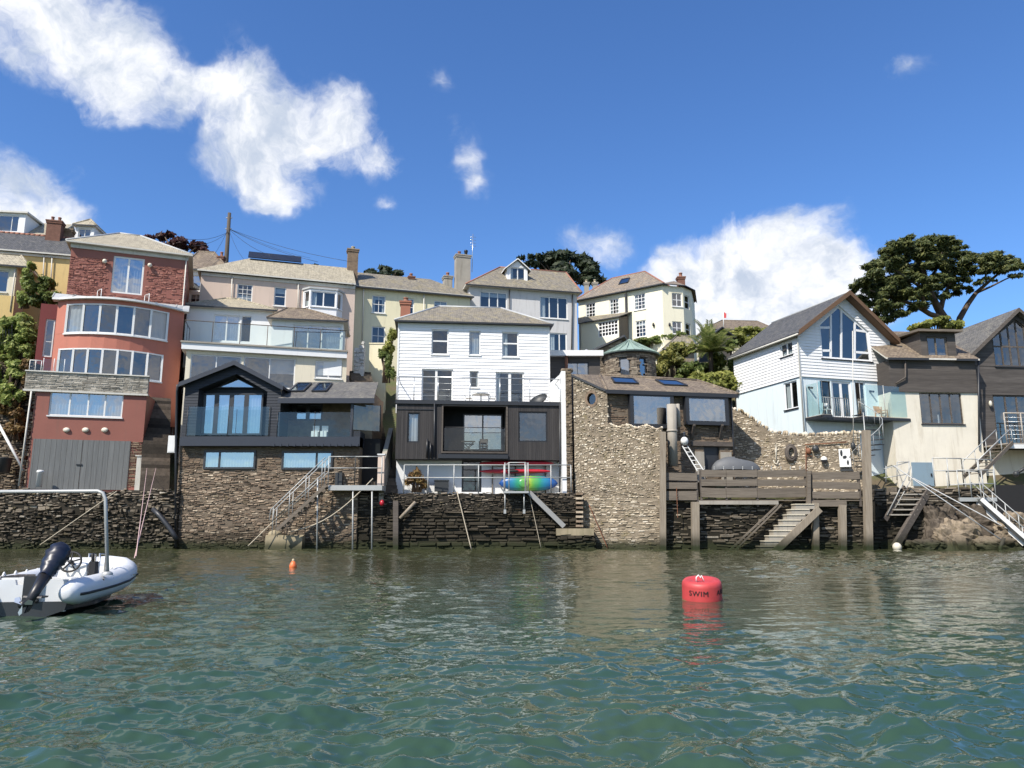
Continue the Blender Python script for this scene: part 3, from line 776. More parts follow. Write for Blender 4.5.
# ------------------------------------------------------------------ ground: quay level, then a terraced hillside
def ground_z(x, y):
    t = [(50.5, 3.4), (53.6, 3.5), (57, 6.0), (61, 9.2), (66, 13.0), (72, 16.5), (80, 18.5), (95, 22), (150, 30), (500, 36)]
    for (a, za), (b, zb) in zip(t, t[1:]):
        if y <= b: f = max(0, (y-a)/(b-a)); z = za+(zb-za)*f; break
    else: z = t[-1][1]
    return z + (mnoise.noise(Vector((x*.12, y*.12, 0)))*.5 if y > 58 else 0)
def g_fn(mb):
    ys = [50.5, 51.5, 53.6, 55, 57, 59, 61, 63.5, 66, 69, 72, 76, 80, 87, 95, 110, 130, 150, 200, 300, 500]
    xs = [-500, -250, -120, -80]+[-60+i*3 for i in range(41)]+[80, 120, 250, 500]
    v = [(x, y, ground_z(x, y)) for y in ys for x in xs]; n = len(xs)
    mb.add(v, [(r*n+c, r*n+c+1, (r+1)*n+c+1, (r+1)*n+c) for r in range(len(ys)-1) for c in range(n-1)], 0)
    mb.add([(-500, 50.5, 3.4), (500, 50.5, 3.4), (500, 50.5, -3), (-500, 50.5, -3)], [(0, 1, 2, 3)], 0)
one('ground', 'soil', None, None, g_fn, kind='structure')

def pave(mb):
    v = []; n = 60
    for i in range(n+1):
        x = -70+140*i/n; v += [(x, 50.35, 3.50+.02*sin(i)), (x, 53.4, 3.54)]
    mb.add(v, [(2*i, 2*i+2, 2*i+3, 2*i+1) for i in range(n)])
one('quay_pavement', 'concrete', None, None, pave, kind='structure')
# ------------------------------------------------------------------ quay walls
QZ = P(512, 491, 50).z
def quay(x0, x1, Y0, ytop, mats, name, label, dz=lambda s: 0.0, Y1=None, sw=(.15, .6), sh=(.06, .16), proud=(.0, .12), base=-.6, thick=.7, extra=None, cat='quay wall', low=None):
    a = P(x0, 540, Y0); b = P(x1, 540, Y1 or Y0); fr = Fr((a.x, a.y), atan2(b.y-a.y, b.x-a.x)); L = (b-a); L.z = 0; L = L.length
    z = P((x0+x1)/2, ytop, (Y0+(Y1 or Y0))/2).z
    mb = MB(); top = lambda s: z+dz(s)
    if low:
        stones(mb, fr, 0, L, base, 2.35, low[0], low[1], .03, (.0, .2), jit=.05, wav=.0, bev=.11)
        base_ = 2.3
    else: base_ = base
    stones(mb, fr, 0, L, base_, top, sw, sh, .035, proud, jit=.045, wav=.12 if not low else .06, bev=.085, drop=.06)
    profile_back(mb, fr, 0, L, base, lambda s: top(s)-.06, thick=thick, mi=1)
    if extra: extra(mb, fr, L, z)
    return mb.build(name, mats, None, label, cat), fr, L, z
nzz = lambda k, a: (lambda s: a*mnoise.noise(Vector((s*k, 3.3, 1.1)))+a*.6*mnoise.noise(Vector((s*k*3.1, 7.3, 1.1))))
quay(-260, 176, 50.0, 490, ['quay_stone', 'mortar_dark'], 'quay_wall', 'rough dark stone sea wall below the grey garage doors', nzz(.5, .22), sw=(.15, .55), sh=(.08, .2), proud=(.0, .2))
quay(386, 582, 50.0, 493, ['dark_quay_stone', 'mortar_dark'], 'quay_wall', 'dark seaweed stained quay wall below the kayaks and white house', nzz(.6, .12), sw=(.14, .5), sh=(.06, .15), low=((.35, 1.3), (.12, .26)))
quay(664, 872, 49.15, 498.5, ['quay_stone', 'mortar_dark'], 'quay_wall', 'dark slate sea wall behind the posts under the timber deck', nzz(.6, .08), sw=(.3, .9), sh=(.08, .18))
quay(868, 1200, 50.42, 488, ['dark_quay_stone', 'mortar_dark'], 'quay_wall', 'dark stone sea wall behind the gangways at the right', nzz(.6, .15), sw=(.3, .9), sh=(.09, .24))
quay(330, 392, 50.35, 492, ['dark_quay_stone', 'mortar_dark'], 'quay_wall', 'dark stone sea wall under the metal landing beside the navy house', nzz(.6, .1), sw=(.3, .9), sh=(.1, .2))

# ------------------------------------------------------------------ stairs
def stone_stairs(name, label, a, b, width, n, mat='concrete', side=None, closed=True):
    """a: bottom front centre, b: top centre (world), steps rise from a to b"""
    a, b = Vector(a), Vector(b); d = Vector((b.x-a.x, b.y-a.y, 0)); L = d.length; d.normalize(); x = Vector((-d.y, d.x, 0))*(width/2)
    mb = MB(); dz = (b.z-a.z)/n
    for i in range(n):
        p = a+d*(L*i/n); q = a+d*L if closed else a+d*(L*(i+1)/n)
        j = random.uniform(-.015, .015); z0 = a.z-.4 if closed else a.z+dz*i-.05; z1 = a.z+dz*(i+1)+j
        q2 = a+d*(L*(i+1)/n+.02)
        z0 = a.z+dz*i-.5
        mb.hexa([Vector((p.x, p.y, z0))-x, Vector((p.x, p.y, z0))+x, Vector((q2.x, q2.y, z0))+x, Vector((q2.x, q2.y, z0))-x,
                 Vector((p.x, p.y, z1))-x, Vector((p.x, p.y, z1))+x, Vector((q2.x, q2.y, z1))+x, Vector((q2.x, q2.y, z1))-x], 0)
    return mb.build(name, mat, None, label, 'stairs')
stone_stairs('stone_stairs', 'dark stone stairs climbing between red house and navy house', P(155, 483, 50.7), P(158, 398, 56.5), 1.75, 26, 'step_stone')
stone_stairs('stone_stairs', 'steep dark stone steps between navy house and white boarded house', P(385, 492, 50.9), P(360, 372, 62.0), 1.7, 44, 'step_stone')

# ------------------------------------------------------------------ RED HOUSE
def red_house():
    U = line(69, 243, 188, 257, 55.0); base = U.w(U.S(128, 400), 3.5)
    t = thing('red_house', 'red rendered house with curved window bay above grey garage doors', 'house', base)
    # upper storey, painted rubble
    s0, s1 = U.S(69, 270), U.S(187, 270); zt = U.Z(128, 250); zb = U.Z(128, 310)
    dr = U.R(112, 257, 143.5, 294)
    mb = MB(); door = rect(dr); hl = [(dr[0]-.15, dr[1]+.15, dr[3]-.1, dr[2]+.45)]
    wall_faces(mb, U, [(s0, 3.5), (s1, 3.5), (s1, zt), (s0, zt)], [door], 1, 2)
    zs = zt-.95
    stones(mb, U, s0, s1, zb-.4, zs, (.14, .42), (.08, .17), .022, (.0, .055), hl, 0, jit=.025)
    for a in (s0, s1): mb.poly([U.w(a, 3.5), U.w(a, 3.5, -9), U.w(a, zt, -9), U.w(a, zt)], 1)
    mb.build('wall', ['red_stone', 'red_wall', 'interior'], t)
    w = make_window(t, U, dict(p=door, cols=2, name='door', fw=.13, bw=.13, fm='white_trim', gm='win_sky', curtain=[(0, .48, 0, 1), (.55, 1, 0, 1)]))
    mb = MB(); mb.box(U, s0-.05, s1+.05, zt-.32, zt-.02, .005, .09); mb.build('fascia', 'old_trim', t)
    r0, r1 = U.S(119, 240, -4.5), U.S(140, 240, -4.5)
    hip_roof(t, U, s0, s1, zt, 9, r0, r1, U.Z(131, 236, -4.5), .35, 'roof_pale', ridge='lead', gutter='old_trim')
    for x in (98.5, 146): # juliet screens at both sides of the french door
        balustrade(t, U.w(U.S(x, 285), zb-.1, .1), U.w(U.S(x+5, 285), zb-.1, .7), 1.35, 2, fm='rail_white')
    for (x, y) in ((105, 262), (150, 266)):
        mb = MB(); c = U.w(U.S(x, y), U.Z(x, y), .2); mb.ball(c, .17, 10); mb.tube([U.w(U.S(x, y), U.Z(x, y), 0), c], .04, 6); mb.build('wall_lamp', 'lamp_pale', t)
    # curved bay
    a, b = U.S(55, 325, .6), U.S(183, 325, .6); sc, hw = (a+b)/2, (b-a)/2; dep = 1.7
    zc = U.Z(118, 300, 1.6)
    arc = lambda s: .35+dep*(1-min(1, ((s-sc)/hw)**2))
    zmap = lambda y: U.Z(118, y, 1.8)
    z_band = (zmap(335), zmap(305.5)); z_low = (zmap(378), zmap(350)); zr0 = zmap(395)-2.0; zr1 = zmap(301)
    N = 12; ss = [a+(b-a)*i/N for i in range(N+1)]
    wa, wb = a+(b-a)*.085, a+(b-a)*.875
    def strip(mb, sA, sB, z0, z1, mi=0, off=0.0, n=10):
        for i in range(n):
            p, q = sA+(sB-sA)*i/n, sA+(sB-sA)*(i+1)/n
            mb.poly([U.w(p, z0, arc(p)+off), U.w(q, z0, arc(q)+off), U.w(q, z1, arc(q)+off), U.w(p, z1, arc(p)+off)], mi)
    mb = MB(); la, lb = wa-.25, wb-.15
    strip(mb, a, b, z_band[1], zr1); strip(mb, a, b, z_low[1], z_band[0]); strip(mb, a, b, zr0, z_low[0])
    strip(mb, a, wa, *z_band, n=3); strip(mb, wb, b, *z_band, n=3); strip(mb, a, la, *z_low, n=3); strip(mb, lb, b, *z_low, n=3)
    for (x, y) in ((wa, wb), (la, lb)): # interior back and floors
        zz = z_band if x == wa else z_low
        strip(mb, x-.3, y+.3, zz[0]-.1, zz[1]+.1, 1, -1.6)
        for z in zz:
            mb.poly([U.w(x+(y-x)*i/8, z, arc(x+(y-x)*i/8)-.04) for i in range(9)]+[U.w(x+(y-x)*i/8, z, arc(x+(y-x)*i/8)-1.6) for i in range(8, -1, -1)], 1)
    for s in (a, b): mb.poly([U.w(s, zr0, .35), U.w(s, zr1, .35), U.w(s, zr1, -.5), U.w(s, zr0, -.5)])
    mb.build('bay_wall', ['coral', 'interior'], t)
    for (x, y, zz, n) in ((wa, wb, z_band, 6), (la, lb, z_low, 7)):
        mb = MB(); pm = MB(); cm = MB()
        for i in range(n+1):
            s = x+(y-x)*i/n; mb.beam(U.w(s, zz[0], arc(s)-.03), U.w(s, zz[1], arc(s)-.03), .15, .12, up=U.N)
        for i in range(n):
            p, q = x+(y-x)*i/n, x+(y-x)*(i+1)/n
            for z in (zz[0]+.05, zz[1]-.05): mb.beam(U.w(p, z, arc(p)-.03), U.w(q, z, arc(q)-.03), .10, .10)
            pm.poly([U.w(p, zz[0], arc(p)-.06), U.w(q, zz[0], arc(q)-.06), U.w(q, zz[1], arc(q)-.06), U.w(p, zz[1], arc(p)-.06)])
            if i in (0, n-1) and zz is z_band:
                for k in range(8):
                    u, v = p+(q-p)*k/8, p+(q-p)*(k+1)/8; e = -.2-(.05 if k % 2 else 0); f = -.2-(0 if k % 2 else .05)
                    cm.poly([U.w(u, zz[0], arc(u)+e), U.w(v, zz[0], arc(v)+f), U.w(v, zz[1], arc(v)+f), U.w(u, zz[1], arc(u)+e)])
        o = mb.build('window', 'white_trim', t); pm.build('pane', 'win_soft', o)
        if cm.v: cm.build('curtain', 'curtain', o)
        sm = MB()
        for i in range(12):
            p, q = x-.1+(y-x+.2)*i/12, x-.1+(y-x+.2)*(i+1)/12
            sm.beam(U.w(p, zz[0]-.06, arc(p)+.04), U.w(q, zz[0]-.06, arc(q)+.04), .16, .08)
        sm.build('sill', 'white_trim', o)
    mb = MB() # lead canopy over the bay
    for i in range(20):
        p, q = a-.35+(b-a+.7)*i/20, a-.35+(b-a+.7)*(i+1)/20; zc = zr1
        ap, aq = arc(p)+.38, arc(q)+.38
        top = [U.w(p, zc+.10, ap), U.w(q, zc+.10, aq), U.w(q, zc+.62, .02), U.w(p, zc+.62, .02)]
        mb.poly(top, 0); mb.poly([U.w(p, zc-.04, ap), U.w(q, zc-.04, aq), U.w(q, zc+.10, aq), U.w(p, zc+.10, ap)], 1)
        mb.poly([U.w(p, zc-.03, ap), U.w(q, zc-.03, aq), U.w(q, zc-.03, .02), U.w(p, zc-.03, .02)], 1)
        if i % 3 == 0: mb.beam(top[0]+Vector((0, 0, .03)), top[3]+Vector((0, 0, .03)), .05, .05, 0)
    mb.build('bay_canopy', ['lead', 'white_trim'], t)
    # side entrance, recessed
    E = U.shift(-1.2); e0, e1 = E.S(37, 340), E.S(60, 340); zz0, zz1 = E.Z(48, 372), E.Z(48, 304)
    facade(t, E, [(e0, zz0-2), (e1, zz0-2), (e1, zz1), (e0, zz1)], [dict(p=rect(E.R(44, 319, 53.5, 357)), rows=2, hs=[.4], name='door', fw=.1, gm='win_soft')], 'dark_red', 'side_wall', depth=.4)
    # garage block and terrace
    Gf = line(27, 389.5, 146, 394.5, 50.75)
    zt = Gf.Z(86, 391); g0, g1 = Gf.S(30, 440), Gf.S(143, 440); zb = Gf.Z(86, 487)
    win = rect(Gf.R(49, 392.5, 123, 416.5)); dd = Gf.R(31, 440, 129, 489.5)
    facade(t, Gf, [(g0, zb-.6), (g1, zb-.6), (g1, zt), (g0, zt)],
           [dict(p=win, cols=4, vs=[.26, .52, .76], fw=.09, bw=.10, gm='win_sky', fm='white_trim', curtain=[(0, 1, 0, 1)])], 'red_wall', 'garage_wall', depth=5)
    o = part('garage_door', ['garage_board', 'charcoal_metal'], t, lambda mb: (mb.box(Gf, dd[0], (dd[0]+dd[1])/2-.015, dd[3], dd[2], .01, .07), mb.box(Gf, (dd[0]+dd[1])/2+.015, dd[1], dd[3], dd[2], .01, .07)))
    part('handle', 'charcoal_metal', o, lambda mb: mb.box(Gf, (dd[0]+dd[1])/2-.25, (dd[0]+dd[1])/2+.1, (dd[2]+dd[3])/2-.05, (dd[2]+dd[3])/2+.03, .07, .12))
    part('stone_quoins', 'brown_stone', t, lambda mb: stones(mb, Gf, dd[1]+.02, Gf.S(141, 465), zb-.6, dd[2], (.35, .8), (.14, .24), .03, (.03, .07)))
    def quoin(mb):
        stones(mb, Gf, g0-.35, g0+.08, zb-.6, zt-.1, (.3, .5), (.14, .24), .03, (.03, .07))
    part('stone_quoins', 'brown_stone', t, quoin)
    for x in (66.5, 85.5, 104.8):
        def lamp(mb, x=x):
            c = Gf.w(Gf.S(x, 430), Gf.Z(x, 430), .02); mb.ball(c, (.24, .12, .17), 12)
        part('bulkhead_lamp', 'lamp_pale', t, lamp)
    pz0, pz1 = Gf.Z(86, 391.5), Gf.Z(86, 374)
    p0, p1 = Gf.S(25.5, 380), Gf.S(148, 388)
    def par(mb):
        stones(mb, Gf, p0, p1, pz0, pz1, (.3, .65), (.10, .15), .012, (.06, .09), mi=0, jit=.006, wav=0)
        profile_back(mb, Gf, p0, p1, pz0, pz1, .05, .35, 1)
        mb.box(Gf, p0-.05, p1+.05, pz0-.14, pz0-.01, -.3, .16, 2); mb.box(Gf, p0-.05, p1+.05, pz1-.01, pz1+.07, -.36, .15, 2)
        mb.poly([Gf.w(p0, pz0+.02, 0), Gf.w(p1, pz0+.02, 0), Gf.w(p1, pz0+.02, -7), Gf.w(p0, pz0+.02, -7)], 2)
    part('terrace_parapet', ['slate_stone', 'slate_stone', 'old_trim'], t, par)
    balustrade(t, Gf.w(p0+.9, pz1, -.2), Gf.w(Gf.S(63, 370), pz1, -.2), 1.0, 3, fm='rail_white', rail=False)
    balustrade(t, Gf.w(p0+.1, pz1, -.15), Gf.w(p0+.8, pz1, -.15), .8, 3, fm='rail_white')
    gutter_pipe(t, [Gf.w(g0-.2, zt-.2, .15), Gf.w(g0-.3, zb, .15)], .06, 'old_trim')
    gutter_pipe(t, [U.w(s1-.1, U.Z(187, 258), .12), U.w(s1-.1, 5, .12)], .05, 'old_trim')
    # gate pier and small bollard in front
    part('gate_pier', 'old_trim', t, lambda mb: (mb.box(Gf, Gf.S(137.5, 470), Gf.S(142.5, 470), zb-.4, Gf.Z(140, 457), .15, .55), mb.slab([Gf.w(s, Gf.Z(140, 457), d) for s, d in ((Gf.S(137, 457), .1), (Gf.S(143, 457), .1), (Gf.S(143, 457), .6), (Gf.S(137, 457), .6))], (0, 0, .08))))
red_house()
one('mooring_bollard', ['white_tile', 'rust'], 'short pale bollard in front of the grey garage doors', 'bollard',
    lambda mb: mb.lathe(P(39, 484, 50.45), [(.0, -.2), (.19, -.2), (.19, .72), (.22, .74), (.22, .84), (.16, .9), (0, .92)], 12, 0, True))

# ------------------------------------------------------------------ YELLOW HOUSE (far left)
def yellow_house():
    A = line(0, 251, 67, 256.5, 61.0); s0, s1 = A.S(-60, 280), A.S(68, 280); zt = A.Z(33, 254); zb = 7.0
    t = thing('yellow_house', 'ochre yellow house with slate roof and ivy at the left edge', 'house', A.w((s0+s1)/2, zb))
    facade(t, A, [(s0, zb), (s1, zb), (s1, zt), (s0, zt)], [], 'yellow_wall', depth=7)
    dpt = -3.0; za = zt; zr = A.Z(30, 236, dpt); W = A.w
    def ridge(mb):
        for i in range(24):
            a = s0+(s1+.2-s0)*i/24; mb.tube([W(a, zr+.1, dpt), W(a+(s1-s0)/24*.96, zr+.1, dpt)], .14, 6, 1)
    plane_roof(t, [W(s0-.2, za, .35), W(s1+.15, za, .35), W(s1+.15, zr, dpt), W(s0-.2, zr, dpt)], 'roof_dark')
    mbx = MB(); ridge(mbx); mbx.build('ridge_tiles', ['roof_dark', 'terracotta'], t)
    plane_roof(t, [W(s0-.2, zr, dpt), W(s1+.15, zr, dpt), W(s1+.15, za, -7), W(s0-.2, za, -7)], 'roof_dark')
    part('fascia', 'old_trim', t, lambda mb: mb.box(A, s0, s1, zt-.22, zt, .02, .12))
    for x in (44.5, 52.5): gutter_pipe(t, [W(A.S(x, 258), zt-.15, .15), W(A.S(x-1, 285), A.Z(x, 290), .12)], .05, 'old_trim')
    # projecting bay in front
    B = A.shift(2.2); b0, b1 = B.S(-60, 280), B.S(16, 280); bz = B.Z(5, 267)
    win = B.R(-14, 270, 8.5, 292)
    facade(t, B, [(b0, zb), (b1, zb), (b1, bz), (b0, bz)], [dict(p=rect(win), cols=2, fw=.1, gm='win_soft', fm='old_trim')], 'cream_wall', 'bay_wall', depth=2.3)
    hip_roof(t, B, b0, b1+.6, bz, 2.2, b0+.5, b1-.2, B.Z(10, 256, -1.1), .3, 'roof_pale', name='bay_roof')
    part('bay_base', 'yellow_wall', t, lambda mb: mb.box(B, b0, b1+.1, zb, B.Z(8, 296), 0, .10))
    gutter_pipe(t, [B.w(b1-.1, bz-.1, .12), B.w(b1-.1, B.Z(12, 312), .12)], .05, 'old_trim')
    c = W(A.S(54.5, 235, -2.6), 0, -2.6); chimney(t, c, 1.15, .9, zt+.5, A.Z(55, 222, -2.6), 'brick', 2, ph=.45, th=A.th)
    c = W(A.S(67, 236, -3.6), 0, -3.6); chimney(t, c, .95, .8, zt+.3, A.Z(67, 230, -3.6), 'brown_stone', 0, th=A.th)
yellow_house()
def dormer_house(name, label, Y, roofpx, ridge_y, dpx, mat, wall='grey_render', flatroof=False, cols=2):
    """house whose roof with a dormer shows above others"""
    x0, x1, ye = roofpx; A = flat((x0+x1)/2, ye, Y, radians(7)); s0, s1 = A.S(x0, ye), A.S(x1, ye); ze = A.Z((x0+x1)/2, ye); zb = ground_z(0, Y)-1
    t = thing(name, label, 'house', A.w(0, zb))
    facade(t, A, [(s0, zb), (s1, zb), (s1, ze), (s0, ze)], [], wall, depth=8)
    zr = A.Z((x0+x1)/2, ridge_y, -4)
    W = A.w; e = .3
    pts = [W(s0-e, ze, e), W(s1+e, ze, e), W(s1+e, zr, -4), W(s0-e, zr, -4)]
    plane_roof(t, pts, mat); plane_roof(t, [W(s0-e, zr, -4), W(s1+e, zr, -4), W(s1+e, ze, -8-e), W(s0-e, ze, -8-e)], mat)
    part('gable_wall', wall, t, lambda mb: [mb.poly([W(a, ze, 0), W(a, zr, -4), W(a, ze, -8)]) for a in (s0, s1)])
    dx0, dx1, dy0, dy1 = dpx; D = A.shift(-.6); r = D.R(dx0, dy0, dx1, dy1); w = (dx1-dx0)
    facade(t, D, rect(r), [dict(p=rect(D.R(dx0+w*.16, dy0+2, dx1-w*.16, dy1-1.5)), cols=cols, vs=[.74] if flatroof else None, fw=.09, gm='win_soft')], 'white_paint', 'dormer', depth=3.4, room=.6)
    if flatroof: part('dormer_roof', ['lead', 'old_trim'], t, lambda mb: mb.slab([D.w(r[0]-.25, r[2], .25), D.w(r[1]+.25, r[2], .25), D.w(r[1]+.25, r[2]+.1, -3.6), D.w(r[0]-.25, r[2]+.1, -3.6)], (0, 0, .16), 1))
    else: hip_roof(t, D, r[0], r[1], r[2], 3.0, (r[0]+r[1])/2-.01, (r[0]+r[1])/2+.01, r[2]+.95, .2, 'roof_pale', rd=-.9, name='dormer_roof')
    return t, A
dormer_house('terraced_house', 'house with flat roofed dormer above the yellow house', 68, (-60, 48, 240), 222, (-14, 25, 213, 233), 'roof_pale', flatroof=True)
dormer_house('terraced_house', 'house with small hipped white dormer above the red house', 66, (62, 118, 243), 234, (75, 94, 226.5, 240), 'roof_orange')
# ------------------------------------------------------------------ NAVY HOUSE on its stone base
def navy_house():
    K = flat(233, 443, 49.75); B = flat(233, 443, 50.2)
    t = thing('navy_house', 'navy boarded boathouse with big glazed gable above a stone base', 'house', B.w(0, 0))
    W = B.w; b0, b1 = B.S(176, 500), B.S(359, 470); zt = B.Z(233, 443)
    wl = B.R(204, 450.6, 256, 469.2); wr = B.R(282, 451.2, 333, 469.6)
    mb = MB(); hh = [wl, wr]; hol = [(h[0]-.05, h[1]+.05, h[3]-.05, h[2]+.05) for h in hh]
    zm = zt-1.75
    stones(mb, B, b0, b1, zm, zt+.05, (.22, .5), (.07, .12), .02, (.01, .05), hol, 3, jit=.012, wav=.03)
    stones(mb, B, b0, b1, -.6, zm, (.14, .5), (.06, .14), .022, (.0, .07), hol, 0, jit=.03, wav=.08)
    profile_back(mb, B, b0, b1, -.6, zt, -.005, 6.0, 1, holes=[(h[0], h[1], h[3], h[2]) for h in hh])
    for h in hh:
        pl = rect(h)
        for i in range(4):
            p, q = pl[i], pl[(i+1) % 4]; mb.poly([W(*p, 0.02), W(*q, 0.02), W(*q, -.9), W(*p, -.9)], 2)
        mb.poly([W(*p, -.9) for p in pl], 2)
    mb.build('stone_base', ['house_stone', 'mortar_mid', 'interior', 'brown_stone'], t)
    for h, v in ((wl, .29), (wr, .70)):
        make_window(t, B, dict(p=rect(h), vs=[v], fw=.13, bw=.13, fm='charcoal_metal', gm='win_sky', sill=False, fd=.10, curtain=[(0, 1, 0, 1)]))
    # projecting gable with deep recess
    V = K.w; X = lambda x, y=415: K.S(x, y); Zk = lambda y, x=233: K.Z(x, y)
    zb = Zk(443.5); xl, xr, xa = X(183), X(280), X(233); zl, zr_, za = Zk(384), Zk(388), Zk(364)
    out = [(xl, zb), (xr, zb), (xr, zr_), (xa, za), (xl, zl)]
    hole = [(X(197), Zk(436)), (X(266), Zk(436)), (X(266), Zk(391.5)), (X(234), Zk(374)), (X(197), Zk(389))]
    mb = MB(); wall_faces(mb, K, out, [hole], 0, 0, .19, .02, reveal=.3, room=1.0)
    for a, z in ((xl, zl), (xr, zr_)): mb.poly([V(a, zb), V(a, zb, -6), V(a, z, -6), V(a, z)])
    mb.poly([V(xl, zb, 0), V(xr, zb, 0), V(xr, zb, -1), V(xl, zb, -1)])
    mb.build('gable_wall', ['navy_clad'], t)
    g2 = K.shift(-.55); k = 1.025
    make_window(t, g2, dict(p=rect(g2.R(198.5, 393, 262, 435)), cols=4, fw=.12, bw=.30, fm='charcoal_metal', gm='win_sky', name='door', curtain=[(0.02, .2, 0, 1), (.3, .46, 0, 1), (.8, 1, 0, 1)]))
    tri = [(g2.S(217, 387), g2.Z(217, 387.5)), (g2.S(255, 387), g2.Z(255, 387.5)), (g2.S(234, 377), g2.Z(234, 376.5))]
    make_window(t, g2, dict(p=tri, fw=.06, fm='charcoal_metal', gm='win_sky', sill=False))
    balustrade(t, V(X(188), Zk(436.5), .08), V(X(270), Zk(436.5), .08), 2.0, 3, rail=False, r=.02)
    part('gable_band', 'navy', t, lambda mb: (mb.box(K, xl-.03, X(360, 440), Zk(446), Zk(436.8), -1.0, .10), [mb.box(K, x, x+.12, Zk(446.5), Zk(444), .1, .14) for x in [X(275)+i*.45 for i in range(13)]]))
    def roof(mb):
        for (sa, za_, sb, zb_) in ((xl-.28, zl-.14, xa, za), (xr+.22, zr_-.10, xa, za)):
            p = [V(sa, za_, .35), V(sb, zb_, .35), V(sb, zb_, -6), V(sa, za_, -6)]
            mb.slab(p, (0, 0, .16), 0, 1)
            mb.slab([V(sa, za_-.12, .38), V(sb, zb_-.14, .38), V(sb, zb_+.17, .38), V(sa, za_+.17, .38)], K.N*.05, 1)
    part('gable_roof', ['roof_dark', 'navy'], t, roof)
    # right wing behind the balcony
    R = K.shift(-1.9); r0, r1 = R.S(278, 420), R.S(352, 420); rz0, rz1 = R.Z(315, 446), R.Z(315, 400)
    wn_ = R.R(279.5, 403.5, 322.5, 420.5)
    facade(t, R, [(r0, rz0), (r1+1.4, rz0), (r1+1.4, rz1+.5), (r0, rz1+.5)], [dict(p=rect(wn_), cols=3, fw=.12, bw=.26, fm='charcoal_metal', gm='win_sky', sill=False)], 'brown_stone', 'wing_wall', depth=4)
    part('balcony_floor', 'deck_board', t, lambda mb: mb.box(K, X(265), X(360, 440), Zk(439.5), Zk(438.5), -1.9, .05))
    balustrade(t, V(X(278), Zk(439), .05), V(X(352, 430), Zk(439), .05), 1.8, 3, rail=False, r=.02)
    e = Zk(400.5, 330)
    wr_pts = [V(X(279, 400), e, .25), V(X(374.5, 400), e, .25), V(X(374.5, 400)-.5, R.Z(330, 383.5, -2.0), -4.0), V(X(279, 400), R.Z(330, 383.5, -2.0), -4.0)]
    rf = plane_roof(t, wr_pts, 'roof_grey', th=.12, fascia='navy')
    rp = lambda u, v: (wr_pts[0].lerp(wr_pts[1], u)).lerp(wr_pts[3].lerp(wr_pts[2], u), v)+Vector((0, 0, .12))
    for u in (.05, .30): skylight(rf, [rp(u, .35), rp(u+.15, .35), rp(u+.15, .85), rp(u, .85)], gm='win_glass')
    part('fascia', 'navy', t, lambda mb: mb.box(K, X(279, 403), X(375, 403), e-.22, e+.06, .22, .30))
    q0, q1 = V(X(353, 417), Zk(430.5), .0), V(X(378, 417), Zk(430.5), -.9)
    balustrade(t, q0, q1, 1.8, 2, glass='teal_glass', r=.03, rail=False)
    part('return_wall', ['navy_clad'], t, lambda mb: mb.box(K, X(353, 440), X(360, 440), Zk(446), Zk(431), -1.6, -.02))
    part('doorway_shade', ['void'], t, lambda mb: mb.box(B, B.S(359.2, 460), B.S(377, 460), B.Z(365, 487), B.Z(365, 437), -3.0, -1.0))  # solid near-black box stands in for the shade inside the opening
    part('roof_support', 'navy', t, lambda mb: mb.box(K, X(350.5, 420), X(353, 420), Zk(440), e, -.1, .06))
    part('balcony_chair', 'white_trim', t, lambda mb: [mb.box(K, X(x), X(x)+.42, Zk(437), Zk(437)+.45, -.9, -.5) or mb.box(K, X(x), X(x)+.42, Zk(437)+.45, Zk(437)+.85, -.95, -.9) for x in (310, 319)])
    gutter_pipe(t, [B.w(B.S(181, 386), B.Z(181, 386), .5), B.w(B.S(179, 392), B.Z(179, 392), .3), B.w(B.S(178, 440), B.Z(178, 440), .3), B.w(B.S(177.5, 545), .1, .25)], .09, 'charcoal_metal')
navy_house()
def meter(mb):
    c = flat(173, 445, 50.5); r = c.R(169.5, 436, 177, 453); mb.box(c, *sorted(r[:2]), r[3], r[2], 0, .25); mb.box(c, r[0]+.03, r[1]-.03, r[3]+.05, r[2]-.05, .25, .27)
one('meter_box', 'white_tile', 'white meter box beside the navy house drainpipe', 'meter box', meter)
def post_thing(name, label, x, y0, y1, Y, wpx, mat='weathered_post', dp=None, lean=0, cat='post', group=None, round_=False, sub=0.0):
    a = P(x+lean, y1, Y); b = P(x, y0, Y); w = wpx*Y/F*1.03; mb = MB()
    if sub: a = a+Vector((0, 0, -sub))
    if round_: mb.tube([a, a.lerp(b, .5), b], w/2, 10)
    else:
        mb.beam(a, b, w, dp or w, up=Vector((0, 1, 0)))
    return mb.build(name, mat, None, label, cat, group)
mbp = MB()
pf = flat(380, 470, 49.9); r = pf.R(377.5, 455, 384, 490); mbp.box(pf, r[0], r[1], r[3], r[2], -.35, 0, 0); mbp.box(pf, r[0]-.04, r[1]+.04, r[2], r[2]+.08, -.39, .04, 1)
mbp.build('gate_pier', ['pink_cream', 'white_tile'], None, 'pale rendered gate pier at the end of the metal landing', 'pier')
def slope_wall(mb):
    f = flat(385, 470, 50.6); a = f.S(380.5, 470)
    mb.slab([Vector((f.w(a, 0).x, 50.3, 3.0)), Vector((f.w(a, 0).x, 50.3, P(380, 462, 50.3).z)), Vector((f.w(a, 0).x, 53.5, P(377, 428, 53.5).z)), Vector((f.w(a, 0).x, 53.5, 3.0))], (.3, 0, 0))
one('stair_wall', 'concrete', 'sloping rendered wall beside the steep steps by the navy house', 'wall', slope_wall)

